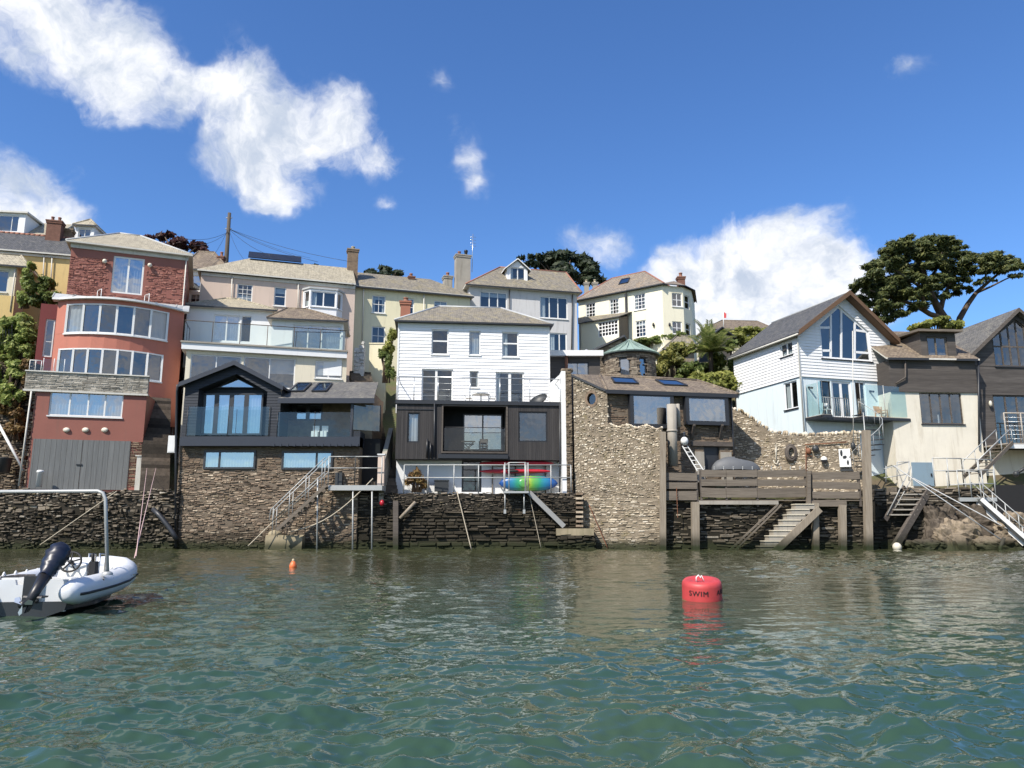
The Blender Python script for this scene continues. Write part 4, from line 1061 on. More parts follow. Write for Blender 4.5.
# ------------------------------------------------------------------ CREAM HOUSE with balconies, behind the navy house
def balcony_house():
    t = thing('balcony_house', 'pale pink house with white storeys and glass balcony behind the navy house', 'house', P(265, 385, 56.5))
    U = line(201, 273, 355, 287, 62.5); zt = U.Z(278, 279); zb = 9.0; s0, s1 = U.S(200, 290), U.S(355, 295); W = U.w
    facade(t, U, [(s0, zb), (s1, zb), (s1, zt), (s0, zt)], [
        dict(p=rect(U.R(237, 284, 252.5, 303)), cols=3, rows=4, fw=.09, bw=.035), dict(p=rect(U.R(274, 287, 286, 306)), rows=2, fw=.09, curtain=[(0, 1, .7, 1)])], 'pink_cream', depth=7)
    part('fascia', 'old_trim', t, lambda mb: mb.box(U, s0, s1, zt-.3, zt, .02, .08))
    dr = -3.2; zr = U.Z(300, 264.5, dr)
    rf = plane_roof(t, [W(s0-.3, zt, .4), W(s1, zt, .4), W(s1, zr, dr), W(U.S(249, 262, dr), zr, dr)], 'roof_pale')
    plane_roof(t, [W(U.S(249, 262, dr), zr, dr), W(s1, zr, dr), W(s1, zt, -7.2), W(s0-.3, zt, -7.2)], 'roof_slate')
    plane_roof(t, [W(s0-.3, zt, .4), W(U.S(249, 262, dr), zr, dr), W(s0-.3, zt, -7.2)], 'roof_slate')
    pa = [W(U.S(248, 264, dr), zr-.15, dr+.5), W(U.S(301, 268, dr), zr-.15, dr+.5), W(U.S(301, 268, dr), zr+.75, dr-.6), W(U.S(248, 264, dr), zr+.75, dr-.6)]
    part('solar_panel', 'slate_panel', rf, lambda mb: mb.slab([p+Vector((0, 0, .16)) for p in pa], (0, -.03, .07)))
    c = W(U.S(352.5, 262, -3), 0, -3); chimney(t, c, .95, .8, zt, U.Z(352, 250, -3), 'brown_stone', 1, 'pot_cream', .17, .35, U.th)
    for x in (232, 298.5): gutter_pipe(t, [W(U.S(x, 280), zt-.2, .15), W(U.S(x, 300), U.Z(x, 312), .1)], .05, 'old_trim')
    # oriel
    O = U.shift(.75); o0, o1 = O.S(310, 297), O.S(337, 299); oz0, oz1 = O.Z(323, 318), O.Z(323, 289.5)
    wz = (O.Z(323, 307), O.Z(323, 291.5))
    facade(t, O, [(o0, oz0), (o1, oz0), (o1, oz1), (o0, oz1)], [dict(p=[(o0+.08, wz[0]), (o1-.08, wz[0]), (o1-.08, wz[1]), (o0+.08, wz[1])], cols=2, fw=.1, bw=.1, fm='white_board')], 'white_board', 'oriel', room=.5)
    for sgn, a in ((-1, o0), (1, o1)):
        p, q = O.w(a, 0), U.w(a+sgn*.55, 0); 
        if sgn < 0: p, q = q, p
        f = Fr((p.x, p.y), atan2(q.y-p.y, q.x-p.x)); L = (q-p).length
        facade(t, f, [(0, oz0), (L, oz0), (L, oz1), (0, oz1)], [dict(p=[(.14, wz[0]), (L-.14, wz[0]), (L-.14, wz[1]), (.14, wz[1])], fw=.07, fm='white_board')], 'white_board', 'oriel', room=.3)
    part('oriel_roof', 'lead', t, lambda mb: mb.slab([W(o0-.7, oz1, 0), O.w(o0-.08, oz1, .08), O.w(o1+.08, oz1, .08), W(o1+.7, oz1, 0)], (0, 0, .15)))
    # projecting storey: two low hipped blocks
    M_ = line(186, 307, 272, 312, 59.8)
    m0, m1 = M_.S(186, 325), M_.S(272.5, 325); mz1, mz0 = M_.Z(230, 309.5), M_.Z(230, 345)
    facade(t, M_, [(m0, mz0-2), (m1, mz0-2), (m1, mz1), (m0, mz1)], [dict(p=rect(M_.R(213, 315, 239.5, 341.5)), cols=2, fw=.1, bw=.1, gm='win_sky', name='door', curtain=[(0, 1, 0, 1)]),
           dict(p=rect(M_.R(241, 316, 251, 342)), fw=.06, name='door')], 'white_paint', depth=3.0)
    hip_roof(t, M_, m0, m1, mz1, 5.0, M_.S(226, 300, -2.5), M_.S(238, 300, -2.5), M_.Z(232, 300, -2.5), .35, 'roof_pale')
    N_ = line(273, 319.5, 342, 322.5, 58.8)
    n0, n1 = N_.S(271.5, 330), N_.S(343, 335); nz1, nz0 = N_.Z(308, 321.5), N_.Z(308, 350)
    facade(t, N_, [(n0, nz0-2), (n1, nz0-2), (n1, nz1), (n0, nz1)], [dict(p=rect(N_.R(292.5, 325.5, 341, 349)), cols=3, vs=[.30, .60], fw=.09, bw=.09, gm='win_sky', name='door', curtain=[(.7, 1, 0, 1)])], 'white_paint', depth=3.5)
    hip_roof(t, N_, n0, n1, nz1, 4.4, N_.S(287, 310, -2.2), N_.S(306, 310, -2.2), N_.Z(297, 310, -2.2), .35, 'roof_brown')
    # balcony slab and the storey under it
    L = line(181.5, 340, 347, 350, 56.2); l0, l1 = L.S(181.5, 345), L.S(347, 352); lz = L.Z(264, 345.5); V = L.w
    part('balcony_slab', ['white_paint', 'concrete'], t, lambda mb: (mb.box(L, l0, l1, lz-.62, lz-.12, -4, .0), mb.box(L, l0-.08, l1+.08, lz-.12, lz, -4, .10, 1)))
    balustrade(t, V(l0+.1, lz, -.1), V(l1-.1, lz, -.1), 1.62, 7, r=.028, fm='pole_wood')
    balustrade(t, V(l0+.1, lz, -.1), V(l0+.1, lz, -3.0), 1.62, 3, r=.028, fm='pole_wood')
    for (x, y) in ((278, 345), (336, 349)): part('garden_chair', 'grey_timber', t, lambda mb, x=x, y=y: (mb.box(L, L.S(x, y), L.S(x, y)+.55, lz+.35, lz+.45, -1.6, -1.1), mb.box(L, L.S(x, y), L.S(x, y)+.55, lz+.02, lz+.98, -1.65, -1.58)))
    Q = L.shift(-.35); qz1 = lz-.62; q0, q1 = Q.S(185.5, 365), Q.S(346.5, 370)
    facade(t, Q, [(q0, 6), (q1, 6), (q1, qz1), (q0, qz1)], [
        dict(p=rect(Q.R(190, 355, 241, 384)), cols=2, fw=.09, bw=.08, gm='win_soft', name='patio_door'), dict(p=rect(Q.R(243, 357.5, 295, 388)), cols=2, fw=.09, bw=.07, gm='win_soft', name='patio_door'),
        dict(p=rect(Q.R(315, 361, 342, 378.5)), cols=2, fw=.10, bw=.09, gm='win_soft', curtain=[(0, 1, 0, 1)])], 'cream_wall', depth=6)
balcony_house()
def rear_house():
    A = flat(193, 285, 66, radians(6)); t = thing('brown_roofed_house', 'small pale house with brown hipped roof beside the telegraph pole', 'house', A.w(0, 12))
    s0, s1, zt = A.S(184, 280), A.S(226, 280), A.Z(200, 271)
    facade(t, A, [(s0, 10), (s1, 10), (s1, zt), (s0, zt)], [dict(p=rect(A.R(187, 275, 201, 291)), cols=1, fw=.08, gm='win_sky'), dict(p=rect(A.R(190, 294, 201, 304)), cols=2, fw=.08)], 'white_paint', depth=6)
    hip_roof(t, A, s0, s1, zt, 6, A.S(198, 255, -3), A.S(214, 255, -3), A.Z(205, 253, -3), .3, 'roof_brown')
    c = A.w(A.S(221.5, 258, -2), 0, -2); chimney(t, c, .5, .5, zt, A.Z(221, 257, -2), 'brick', 1)
rear_house()

# ------------------------------------------------------------------ YELLOW TERRACE
def terrace_house():
    D = line(356, 287.5, 468, 297.5, 68.0); W = D.w; s0, s1 = D.S(354, 300), D.S(470, 300); zt = D.Z(412, 292.5)
    t = thing('primrose_house', 'pale primrose terraced house with sash windows and slate roof', 'house', D.w((s0+s1)/2, 13))
    wins = [dict(p=rect(D.R(*r)), cols=2, rows=2, fw=.09, bw=.05) for r in ((372, 295.5, 385.5, 313), (406, 298.5, 414, 316), (434, 301, 447, 312), (371.5, 326.5, 385, 345))]
    facade(t, D, [(s0, 10), (s1, 10), (s1, zt), (s0, zt)], wins, 'pale_yellow', depth=7)
    zr = D.Z(395, 277, -3.4); r1 = D.S(430, 280, -3.4)
    F1, F2 = W(s0-.05, zt, .35), W(s1+.3, zt, .35); R0, R1 = W(s0-.05, zr, -3.4), W(r1, zr, -3.4); B1, B2 = W(s0-.05, zt, -7.2), W(s1+.3, zt, -7.2)
    plane_roof(t, [F1, F2, R1, R0], 'roof_slate'); plane_roof(t, [F2, B2, R1], 'roof_slate'); plane_roof(t, [B2, B1, R0, R1], 'roof_slate')
    part('gutter', 'charcoal_metal', t, lambda mb: mb.box(D, s0, s1+.3, zt-.1, zt+.04, .33, .45))
    for x in (423.5, 363): gutter_pipe(t, [W(D.S(x, 300), zt-.1, .2), W(D.S(x, 320), D.Z(x, 345), .1)], .05, 'old_trim')
    for (x, y, wd, zy, mt, pots, hood) in ((462.5, 262, 1.45, 256, 'concrete', 2, True), (447.5, 282, .8, 277, 'concrete', 1, False), (411, 277, .55, 277.5, 'brick', 1, False)):
        d = -2.5 if wd > 1 else -3.2
        chimney(t, W(D.S(x, y, d), 0, d), wd, .9, zt-.3, D.Z(x, zy, d), mt, pots, 'terracotta', .16, .42, D.th, hood)
    part('aerial', 'steel', t, lambda mb: (mb.tube([W(D.S(472, 270, -2.5), D.Z(472, 272, -2.5), -2.5), W(D.S(473, 234, -2.5), D.Z(473, 234, -2.5), -2.5)], .03, 6),
        [mb.tube([W(D.S(473, 250, -2.5)-.3, D.Z(473, y, -2.5), -2.5), W(D.S(473, 250, -2.5)+.3, D.Z(473, y, -2.5), -2.5)], .02, 5) for y in (237, 240, 243, 246)]))
    # garden wall remnants below
terrace_house()
def ruin(mb):
    f = flat(360, 360, 61.5); a, b = f.S(354, 360), f.S(364, 360); stones(mb, f, a, b, 8.5, lambda s: f.Z(360, 346)+.4*sin(s*9), (.3, .6), (.2, .35), .03, (.02, .15), jit=.06); profile_back(mb, f, a, b, 8.5, f.Z(360, 346)-.15, 0, .5, 0)
one('garden_wall', 'white_stone', 'crumbling whitewashed wall at the top of the steep steps', 'wall', ruin)
def cream_bit(mb):
    f = flat(376, 360, 63); r = f.R(369, 344, 386, 380); mb.box(f, r[0], r[1], 8, r[2], -.5, 0); mb.box(f, r[0]-.05, r[1]+.05, r[2], r[2]+.1, -.55, .05)
one('garden_wall', 'pale_yellow', 'plain cream wall just above the steep steps', 'wall', cream_bit)

# ------------------------------------------------------------------ GREY HIPPED HOUSE
def grey_house():
    E = line(471, 286.5, 579, 294.5, 72.0); W = E.w; s0, s1 = E.S(469, 310), E.S(577, 310); zt = E.Z(525, 290.5)
    t = thing('grey_house', 'tall grey rendered house with hipped slate roof and white gabled dormer', 'house', W((s0+s1)/2, 14))
    wins = [dict(p=rect(E.R(480, 292, 507, 310)), cols=3, fw=.09, bw=.10), dict(p=rect(E.R(540, 297, 567.5, 318.5)), cols=3, fw=.09, bw=.10), dict(p=rect(E.R(548, 333, 567, 352)), cols=2, vs=[.62], fw=.12, bw=.1)]
    facade(t, E, [(s0, 11), (s1, 11), (s1, zt), (s0, zt)], wins, 'grey_render', depth=8)
    r0, r1 = E.S(500, 266, -4), E.S(566, 275, -4); zr = E.Z(510, 269, -4)
    hip_roof(t, E, s0, s1, zt, 8, r0, r1, zr, .4, 'roof_slate', ridge='terracotta')
    D = E.shift(-1.3); d0, d1 = D.S(507, 276), D.S(527.5, 276); dz0, dz1, dza = D.Z(517, 287), D.Z(517, 269), D.Z(517, 260.5); c = (d0+d1)/2
    facade(t, D, [(d0, dz0), (d1, dz0), (d1, dz1), (c, dza), (d0, dz1)], [dict(p=rect(D.R(510.5, 267.5, 525, 282.5)), cols=2, fw=.09, bw=.1)], 'white_board', 'dormer', depth=2.6, room=.6)
    def dr(mb):
        for a, sg in ((d0, -1), (d1, 1)):
            mb.slab([D.w(a+sg*.3, dz1-.2, .3), D.w(c, dza+.05, .3), D.w(c, dza+.05, -3), D.w(a+sg*.3, dz1-.2, -3)], (0, 0, .12), 0, 1)
    part('dormer_roof', ['roof_slate', 'white_trim'], t, dr)
    gutter_pipe(t, [W(E.S(572, 296), zt-.1, .15), W(E.S(571, 330), E.Z(571, 350), .12)], .06, 'charcoal_metal')
    gutter_pipe(t, [W(E.S(509, 296), zt-.1, .15), W(E.S(509, 330), E.Z(509, 350), .12)], .05, 'charcoal_metal')
grey_house()

# ------------------------------------------------------------------ WHITE BOARDED HOUSE with charcoal lower storey
def white_house():
    A = line(398, 322, 549, 326, 53.6); W = A.w; s0, s1 = A.S(398, 360), A.S(549, 360); zt = A.Z(474, 324.5)
    K = line(396, 400.5, 561, 403, 50.7); V = K.w; k0, k1 = K.S(396, 430), K.S(561, 430); kz1, kz0 = K.Z(478, 402.5), K.Z(478, 459.5)
    t = thing('white_boarded_house', 'white weatherboarded house with roof deck above charcoal clad lower storey', 'house', V((k0+k1)/2, QZ))
    zd = kz1+.02
    wins = [dict(p=rect(A.R(431.5, 329.5, 448.5, 354.5)), hs=[.55], fw=.09, bw=.1), dict(p=rect(A.R(469, 331, 480.5, 355)), fw=.08, gm='win_soft', cm='curtain', curtain=[(0, 1, 0, 1)]), dict(p=rect(A.R(502, 332, 518.5, 357)), hs=[.55], fw=.09, bw=.1),
            dict(p=rect(A.R(421.5, 369, 453, 403)), vs=[.46], fw=.1, bw=.16, name='door'), dict(p=rect(A.R(469.5, 371, 478.5, 387.5)), fw=.06, sill=True),
            dict(p=rect(A.R(495.5, 372, 524, 403.5)), cols=2, fw=.1, bw=.2, name='door', curtain=[(.0, .12, 0, 1)])]
    facade(t, A, [(s0, zd-.5), (s1, zd-.5), (s1, zt), (s0, zt)], wins, 'white_board', board=.245, tilt=.035, depth=7.5)
    part('corner_trim', 'white_trim', t, lambda mb: [mb.box(A, a-.06, a+.06, zd-.4, zt, -.1, .06) for a in (s0, s1)])
    r0, r1 = A.S(439, 307, -3.7), A.S(501, 309, -3.7); zr = A.Z(470, 308.5, -3.7)
    hip_roof(t, A, s0, s1, zt, 7.5, r0, r1, zr, .3, 'roof_slate', fascia='charcoal_metal', ridge='lead')
    c = A.w(A.S(405.5, 310, -2.2), 0, -2.2); chimney(t, c, .72, .6, zt, A.Z(405.5, 302, -2.2), 'red_brick_paint', 1, 'terracotta', .17, .35, A.th)
    # charcoal storey
    nw, rc, rw = K.R(407.5, 412.5, 419.5, 442.5), K.R(443, 406.5, 506, 451.5), K.R(518.5, 411.5, 547.5, 442)
    mb = MB(); wall_faces(mb, K, [(k0, kz0), (k1, kz0), (k1, kz1), (k0, kz1)], [rect(nw), rect(rw)], 0, 2, room=.8)
    o = MB(); wall_faces(o, K, [(k0, kz0), (k1, kz0), (k1, kz1), (k0, kz1)], [rect(nw), rect(rc), rect(rw)], 0, 2, room=1.7)
    for a in (k0, k1): o.poly([V(a, kz0), V(a, kz0, -7), V(a, kz1, -7), V(a, kz1)])
    o.poly([V(k0, kz0), V(k1, kz0), V(k1, kz0, -7), V(k0, kz0, -7)]); o.poly([V(k0, kz1-.01), V(k1, kz1-.01), V(k1, kz1-.01, -7), V(k0, kz1-.01, -7)], 1)
    o.build('lower_storey', ['black_clad', 'lead', 'void'], t)
    make_window(t, K, dict(p=rect(nw), fw=.10, fm='black_metal', gm='win_soft', sill=False, curtain=[(0.05, .95, 0, 1)]))
    make_window(t, K, dict(p=rect(rw), fw=.10, fm='black_metal', gm='win_soft', sill=False))
    part('deck_edge', 'charcoal_metal', t, lambda mb: (mb.box(K, k0-.08, k1+.08, kz1-.16, kz1+.10, -.3, .12), mb.box(K, k0, K.S(434, 405), kz1-.55, kz1-.50, 0, .05), mb.box(K, K.S(438, 458), K.S(508, 458), K.Z(470, 458.5), K.Z(470, 454.5), 0.0, .12)))
    part('deck', 'deck_board', t, lambda mb: mb.box(K, k0, k1, kz1, zd+.02, -4, -.3))
    part('recess_surround', 'dark_timber', t, lambda mb: (mb.box(K, rc[0]-.1, rc[0], rc[3]-.12, rc[2]+.1, -.4, .05), mb.box(K, rc[1], rc[1]+.12, rc[3]-.12, rc[2]+.1, -.4, .05), mb.box(K, rc[0], rc[1], rc[2], rc[2]+.1, -.4, .05), mb.box(K, rc[0], rc[1], rc[3]-.12, rc[3]-.01, -.4, .05)))
    I = K.shift(-1.45); make_window(t, I, dict(p=rect(I.R(463, 414, 502.5, 450.5)), cols=2, fw=.1, bw=.1, fm='black_metal', gm='win_sky', name='patio_door', curtain=[(0.02, .5, 0, 1)]))
    balustrade(t, V(rc[0]+.05, rc[3], -.1), V(rc[1]-.05, rc[3], -.1), 1.62, 2, rail=True, r=.02)
    def tbl(mb):
        z = rc[3]; x = K.S(467, 440, -.8)
        mb.box(K, x-.4, x+.55, z+.72, z+.76, -1.0, -.5); mb.beam(V(x-.3, z, -.75), V(x+.45, z+.72, -.75), .05, .05); mb.beam(V(x+.45, z, -.75), V(x-.3, z+.72, -.75), .05, .05)
    part('balcony_table', 'dark_timber', t, tbl)
    part('balcony_seat', 'dark_timber', t, lambda mb: (mb.box(K, K.S(480, 440, -.8), K.S(488, 440, -.8), rc[3]+.42, rc[3]+.48, -1.0, -.55), mb.box(K, K.S(480, 440, -.8), K.S(488, 440, -.8), rc[3]+.7, rc[3]+.95, -1.0, -.95), [mb.box(K, K.S(x, 440, -.8), K.S(x, 440, -.8)+.05, rc[3], rc[3]+.9, -1.0, -.95) for x in (480, 487.2)]))
    for pts in ([V(K.S(434.5, 408), kz1-.1, .1), V(K.S(434.5, 450), kz0+.1, .1)], [V(k1-.08, kz1, .1), V(k1-.1, kz0, .1), V(k1-.1, QZ, -.2)]): gutter_pipe(t, pts, .055, 'charcoal_metal')
    part('flue', 'black_metal', t, lambda mb: [mb.tube([V(K.S(x, 450), K.Z(x, 458), .12), V(K.S(x, 450), K.Z(x, y), .12)], .06, 7) for x, y in ((427, 439), (430.5, 443))])
    # deck rail
    mb = MB(); zz = zd; zr_ = K.Z(478, 377.5)
    for x in (397, 414, 438, 470, 500, 530, 560.5): mb.tube([V(K.S(x, 390), zz, -.1), V(K.S(x, 390), zr_, -.1)], .028, 6)
    mb.tube([V(k0+.08, zr_, -.1), V(k1-.08, zr_, -.1)], .032, 6)
    for f in (.25, .5, .75): mb.tube([V(k0+.08, zz+(zr_-zz)*f, -.1), V(k1-.08, zz+(zr_-zz)*f, -.1)], .008, 4)
    for a in (k0+.08, k1-.08): mb.tube([V(a, zr_, -.1), V(a, zr_, -3.2)], .032, 6)
    mb.build('deck_rail', 'steel', t)
    # ground storey, set back
    H = K.shift(-1.1); h0, h1 = H.S(396, 475), H.S(562, 475); hz = H.Z(478, 492)-.1
    dr = H.R(461.7, 460, 481.5, 492)
    facade(t, H, [(h0, hz-.6), (h1, hz-.6), (h1, kz0), (h0, kz0)], [dict(p=rect(dr), fw=.12, fm='black_metal', gm='win_glass', name='door')], 'white_paint', 'ground_storey', room=1.6, mat_in='void', depth=3)
    return t, K, A, zd, hz
WH, WK, WA, WZD, WHZ = white_house()
# deck furniture
def deck_table(mb):
    V = WK.w; x = WK.S(482, 395); z = WZD+.02
    mb.lathe(V(x, z+.70, -1.3), [(0, 0), (.62, 0), (.64, .03), (.62, .05), (0, .05)], 18)
    mb.tube([V(x, z, -1.3), V(x, z+.7, -1.3)], .05, 8); mb.lathe(V(x, z, -1.3), [(.3, 0), (.28, .04), (.06, .08)], 12)
one('garden_table', 'rail_white', 'round white garden table on the roof deck', 'table', deck_table)
def deck_chair(mb, x, sg):
    V = WK.w; z = WZD+.02; s = WK.S(x, 395); W_ = .46
    for a in (s, s+W_):
        for d in (-1.5, -1.05): mb.tube([V(a, z, d), V(a, z+.45 if d > -1.4 else z+.95, d)], .025, 6)
        mb.tube([V(a, z+.66, -1.5), V(a, z+.66, -1.05)], .025, 6)
    mb.box(WK, s-.02, s+W_+.02, z+.43, z+.47, -1.52, -1.02)
    for k in range(5): mb.box(WK, s+k*.1, s+k*.1+.05, z+.5, z+.95, -1.53, -1.50)
    mb.box(WK, s-.02, s+W_+.02, z+.93, z+.98, -1.54, -1.49)
for x, side in ((466, 'left'), (490, 'right')):
    one('garden_chair', 'rail_white', 'white slatted garden chair %s of the round deck table' % side, 'chair', lambda mb, x=x: deck_chair(mb, x, 1), 'deck chairs by the round table')
def lounger(mb):
    V = WK.w; c = V(WK.S(541, 395), WZD+.42, -1.2)
    Mr = Matrix.Rotation(radians(-28), 3, 'Y') @ Matrix.Rotation(radians(35), 3, 'X')
    vs = []; n = 16
    for r, h in ((.05, -.22), (.3, -.17), (.5, -.05), (.58, .08)):
        vs += [c+Mr @ Vector((r*1.15*cos(2*pi*k/n), r*sin(2*pi*k/n), h)) for k in range(n)]
    mb.add(vs, [(i*n+k, i*n+(k+1) % n, (i+1)*n+(k+1) % n, (i+1)*n+k) for i in range(3) for k in range(n)], 0, True)
    for a in (-.3, .3): mb.tube([c+Vector((a, 0, -.15)), c+Vector((a*1.3, 0, -.44))], .025, 6)
one('bowl_chair', 'bin_dark', 'dark bowl shaped chair at the right end of the roof deck', 'chair', lounger)
# kayaks and clutter on the quay
def kayak_mesh(mb, c, L, w, h, rot=0.0, mi=0, n=26):
    """long hull along x, lying on its edge against the wall"""
    rings = []; m = 12
    for i in range(n+1):
        u = -1+2*i/n; k = max(.004, (1-abs(u)**3.4)); ww = w*k**.6; hh = h*k**.62; up = .06*abs(u)**3*L*.15
        ring = []
        for j in range(m):
            a = 2*pi*j/m; y = cos(a); z = sin(a); z = z*.75 if z > 0 else z
            ring.append(Vector((u*L/2, ww/2*z, hh/2*y)))
        rings += ring
    v = [Vector(c)+p for p in rings]
    mb.add(v, [(i*m+j, i*m+(j+1) % m, (i+1)*m+(j+1) % m, (i+1)*m+j) for i in range(n) for j in range(m)], mi, True)
kd = .55
for (x0, x1, y, lab) in ((479, 554, 463.2, 'upper slim red kayak racked under the charcoal storey'), (479, 551, 471.3, 'lower slim red kayak racked above the blue green kayak')):
    a, b = WK.S(x0, y, -kd), WK.S(x1, y, -kd); z = WK.Z(515, y, -kd)
    mb = MB(); kayak_mesh(mb, WK.w((a+b)/2, z, -kd), b-a, .5, .30); o = mb.build('kayak', 'red_plastic', None, lab, 'kayak', 'red kayaks on the wall rack')
    cm = MB(); cm.ball(WK.w((a+b)/2-.2, z, -kd+.30), (.42, .06, .10), 12); cm.build('cockpit', 'rubber', o)
m, g_, b_, o_ = new('swirl_plastic'); co_ = obj_co(g_); xx_ = g_.math('ABSOLUTE', g_.n('ShaderNodeSeparateXYZ', {0: g_.vmath('ADD', co_, g_.vmath('SCALE', g_.vmath('SUBTRACT', g_.n('ShaderNodeTexNoise', {'Vector': co_, 'Scale': 2.0}).outputs['Color'], (.5, .5, .5)), sc=.5))}).outputs[0])
setb(g_, b_, col=g_.ramp(g_.math('DIVIDE', xx_, 2.0), [(0, (.34, .44, .05)), (.14, (.13, .36, .06)), (.34, (.03, .27, .14)), (.52, (.02, .19, .30)), (.75, (.012, .09, .30)), (1, (.01, .05, .22))]), rough=.3)
a, b = WK.S(499, 483, -.45), WK.S(557.5, 483, -.45)
mb = MB(); kayak_mesh(mb, WK.w((a+b)/2, WK.Z(528, 483.3, -.45), -.45), b-a, .55, 1.0)
kb = mb.build('kayak', 'swirl_plastic', None, 'wide blue and lime swirl kayak standing on its edge on the quay', 'kayak')
cm = MB(); c = WK.w((a+b)/2, WK.Z(528, 483.3, -.45), -.2); cm.ball(c+Vector((-.3, 0, 0)), (.42, .07, .3), 12); cm.build('seat_well', 'swirl_plastic', kb)
cm = MB(); cm.ball(WK.w(b-.45, WK.Z(528, 483.3, -.45), -.3), (.15, .07, .15), 12); cm.build('hatch', 'rubber', kb)
def rack(mb):
    for x in (492, 515, 545):
        s = WK.S(x, 470, -.9); mb.box(WK, s, s+.07, WHZ, WK.Z(515, 460, -.9), -1.05, -.95)
        for y in (466.2, 474.4): mb.box(WK, s, s+.07, WK.Z(515, y, -.9), WK.Z(515, y, -.9)+.06, -1.0, -.35)
one('kayak_rack', 'grey_timber', 'timber wall rack holding the two red kayaks', 'rack', rack)
def qbox(mb):
    r = WK.R(434.5, 481, 448.5, 491.5, -.5); mb.box(WK, r[0], r[1], WHZ+.1, r[2], -.9, -.3); mb.box(WK, r[0]-.04, r[1]+.04, r[2], r[2]+.07, -.94, -.26)
one('storage_box', 'bin_dark', 'dark storage box on the quay below the charcoal storey', 'box', qbox)
# ------------------------------------------------------------------ CREAM HOUSE ON THE HILL
def hill_house():
    A = line(578.7, 302, 663.5, 285.5, 82.0); W = A.w; s0, s1 = A.S(578.7, 320), A.S(663, 310); zt = A.Z(620, 293.5); zb = 15.0
    t = thing('hill_house', 'cream house with glazed lean-to standing alone on the hill', 'house', W((s0+s1)/2, zb))
    wins = [dict(p=rect(A.R(*r)), cols=3, rows=4, fw=.09, bw=.05, fm='white_board') for r in ((585.5, 303, 595.5, 317.5), (609.5, 298.7, 619, 314), (634, 293.7, 645.5, 309.5), (635.5, 320.5, 646, 337))]
    facade(t, A, [(s0, zb), (s1, zb), (s1, zt), (s0, zt)], wins, 'hill_cream', depth=7.5)
    # hipped main roof
    dr = -3.4; zr = A.Z(640, 273.5, dr); r0, r1 = A.S(612, 280, dr), A.S(645, 273.5, dr)
    rf = hip_roof(t, A, s0, s1, zt, 7.5, r0, r1, zr, .35, 'roof_orange', fascia='charcoal_metal', ridge='terracotta', rd=dr)
    a = [W(A.S(x, y, d), A.Z(x, y, d), d) for x, y, d in ((619, 285, -1.35), (628, 283, -1.35), (630, 278.5, -2.4), (622, 280, -2.4))]
    skylight(rf, a)
    # canted two storey bay on the right side
    pts = [(663.8, 286.5), (683, 289.5), (692, 294.5)]
    Y = A.w(s1, 0).y; fr_prev = None
    c0 = A.w(s1, 0, .0); B = Fr((c0.x, c0.y), radians(14)); bL = B.S(683.5, 305)
    bw = [dict(p=rect(B.R(672, 293, 682, 306.5)), cols=2, rows=2, fw=.08, bw=.06, gm='win_soft', fm='white_board'), dict(p=rect(B.R(672.5, 321.5, 682, 334)), cols=2, rows=2, fw=.08, bw=.06, gm='win_soft', fm='white_board')]
    facade(t, B, [(0, zb), (bL, zb), (bL, zt), (0, zt)], bw, 'hill_cream', 'bay_wall')
    c1 = B.w(bL, 0); D = Fr((c1.x, c1.y), radians(48)); dL = D.S(692, 305)
    dw = [dict(p=rect((dL*.15, dL*.7, *B.R(672, y0, 682, y1)[2:])), cols=1, rows=2, fw=.08, bw=.06, gm='win_soft', fm='white_board', sill=False) for y0, y1 in ((293.5, 307), (321.5, 334))]
    facade(t, D, [(0, zb), (dL, zb), (dL, zt), (0, zt)], dw, 'hill_cream', 'bay_wall')
    c2 = D.w(dL, 0)
    part('bay_wall', 'hill_cream', t, lambda mb: mb.poly([Vector((c2.x, c2.y, zb)), Vector((c2.x+1.5, c2.y+5, zb)), Vector((c2.x+1.5, c2.y+5, zt)), Vector((c2.x, c2.y, zt))]))
    ap = P(674, 281, Y+2.2)
    def broof(mb):
        e = [A.w(s1-.4, zt, .3), B.w(-.1, zt, .35), B.w(bL+.15, zt, .35), D.w(dL+.3, zt, .3), Vector((c2.x+1.8, c2.y+5, zt))]
        for p, q in zip(e, e[1:]): mb.poly([p+Vector((0, 0, .1)), q+Vector((0, 0, .1)), ap], 0); mb.poly([p, q, q+Vector((0, 0, .1)), p+Vector((0, 0, .1))], 1)
    part('bay_roof', ['roof_orange', 'charcoal_metal'], t, broof)
    c = P(681, 285, Y+3.4); chimney(t, c, .75, .75, zt, P(681, 277.5, Y+3.4).z, 'brick', 1, 'terracotta', .18, .55)
    for x, yt in ((586.5, 283), (595, 283)): c = W(A.S(x, 288, -6.5), 0, -6.5); chimney(t, c, .55, .6, zt-.5, A.Z(x, yt, -6.5), 'concrete', 1, 'pot_cream', .15, .4)
    # glazed lean-to
    G_ = A.shift(2.2); g0, g1 = G_.S(581, 330), G_.S(619, 330); gz1 = G_.Z(600, 321); 
    wz = rect(G_.R(598, 320.5, 618, 336))
    facade(t, G_, [(g0, zb), (g1, zb), (g1, gz1+.1), (g0, gz1+.1)], [dict(p=wz, cols=6, rows=4, fw=.10, bw=.08, fm='white_board', gm='win_soft', sill=False)], 'hill_cream', 'lean_to_wall', room=1.6)
    sd = G_.side(g1, 1); f2 = sd
    part('lean_to_side', ['grey_timber'], t, lambda mb: mb.poly([G_.w(g1, zb), G_.w(g1, zb, -2.2), G_.w(g1, gz1+.7, -2.2), G_.w(g1, gz1, 0)]))
    plane_roof(t, [G_.w(g0-.2, gz1, .25), G_.w(g1+.2, gz1, .25), W(A.S(632, 313), A.Z(632, 312.5), .02), W(s0-.1, A.Z(582, 318), .02)], 'roof_slate', .10, 'charcoal_metal', 'lean_to_roof')
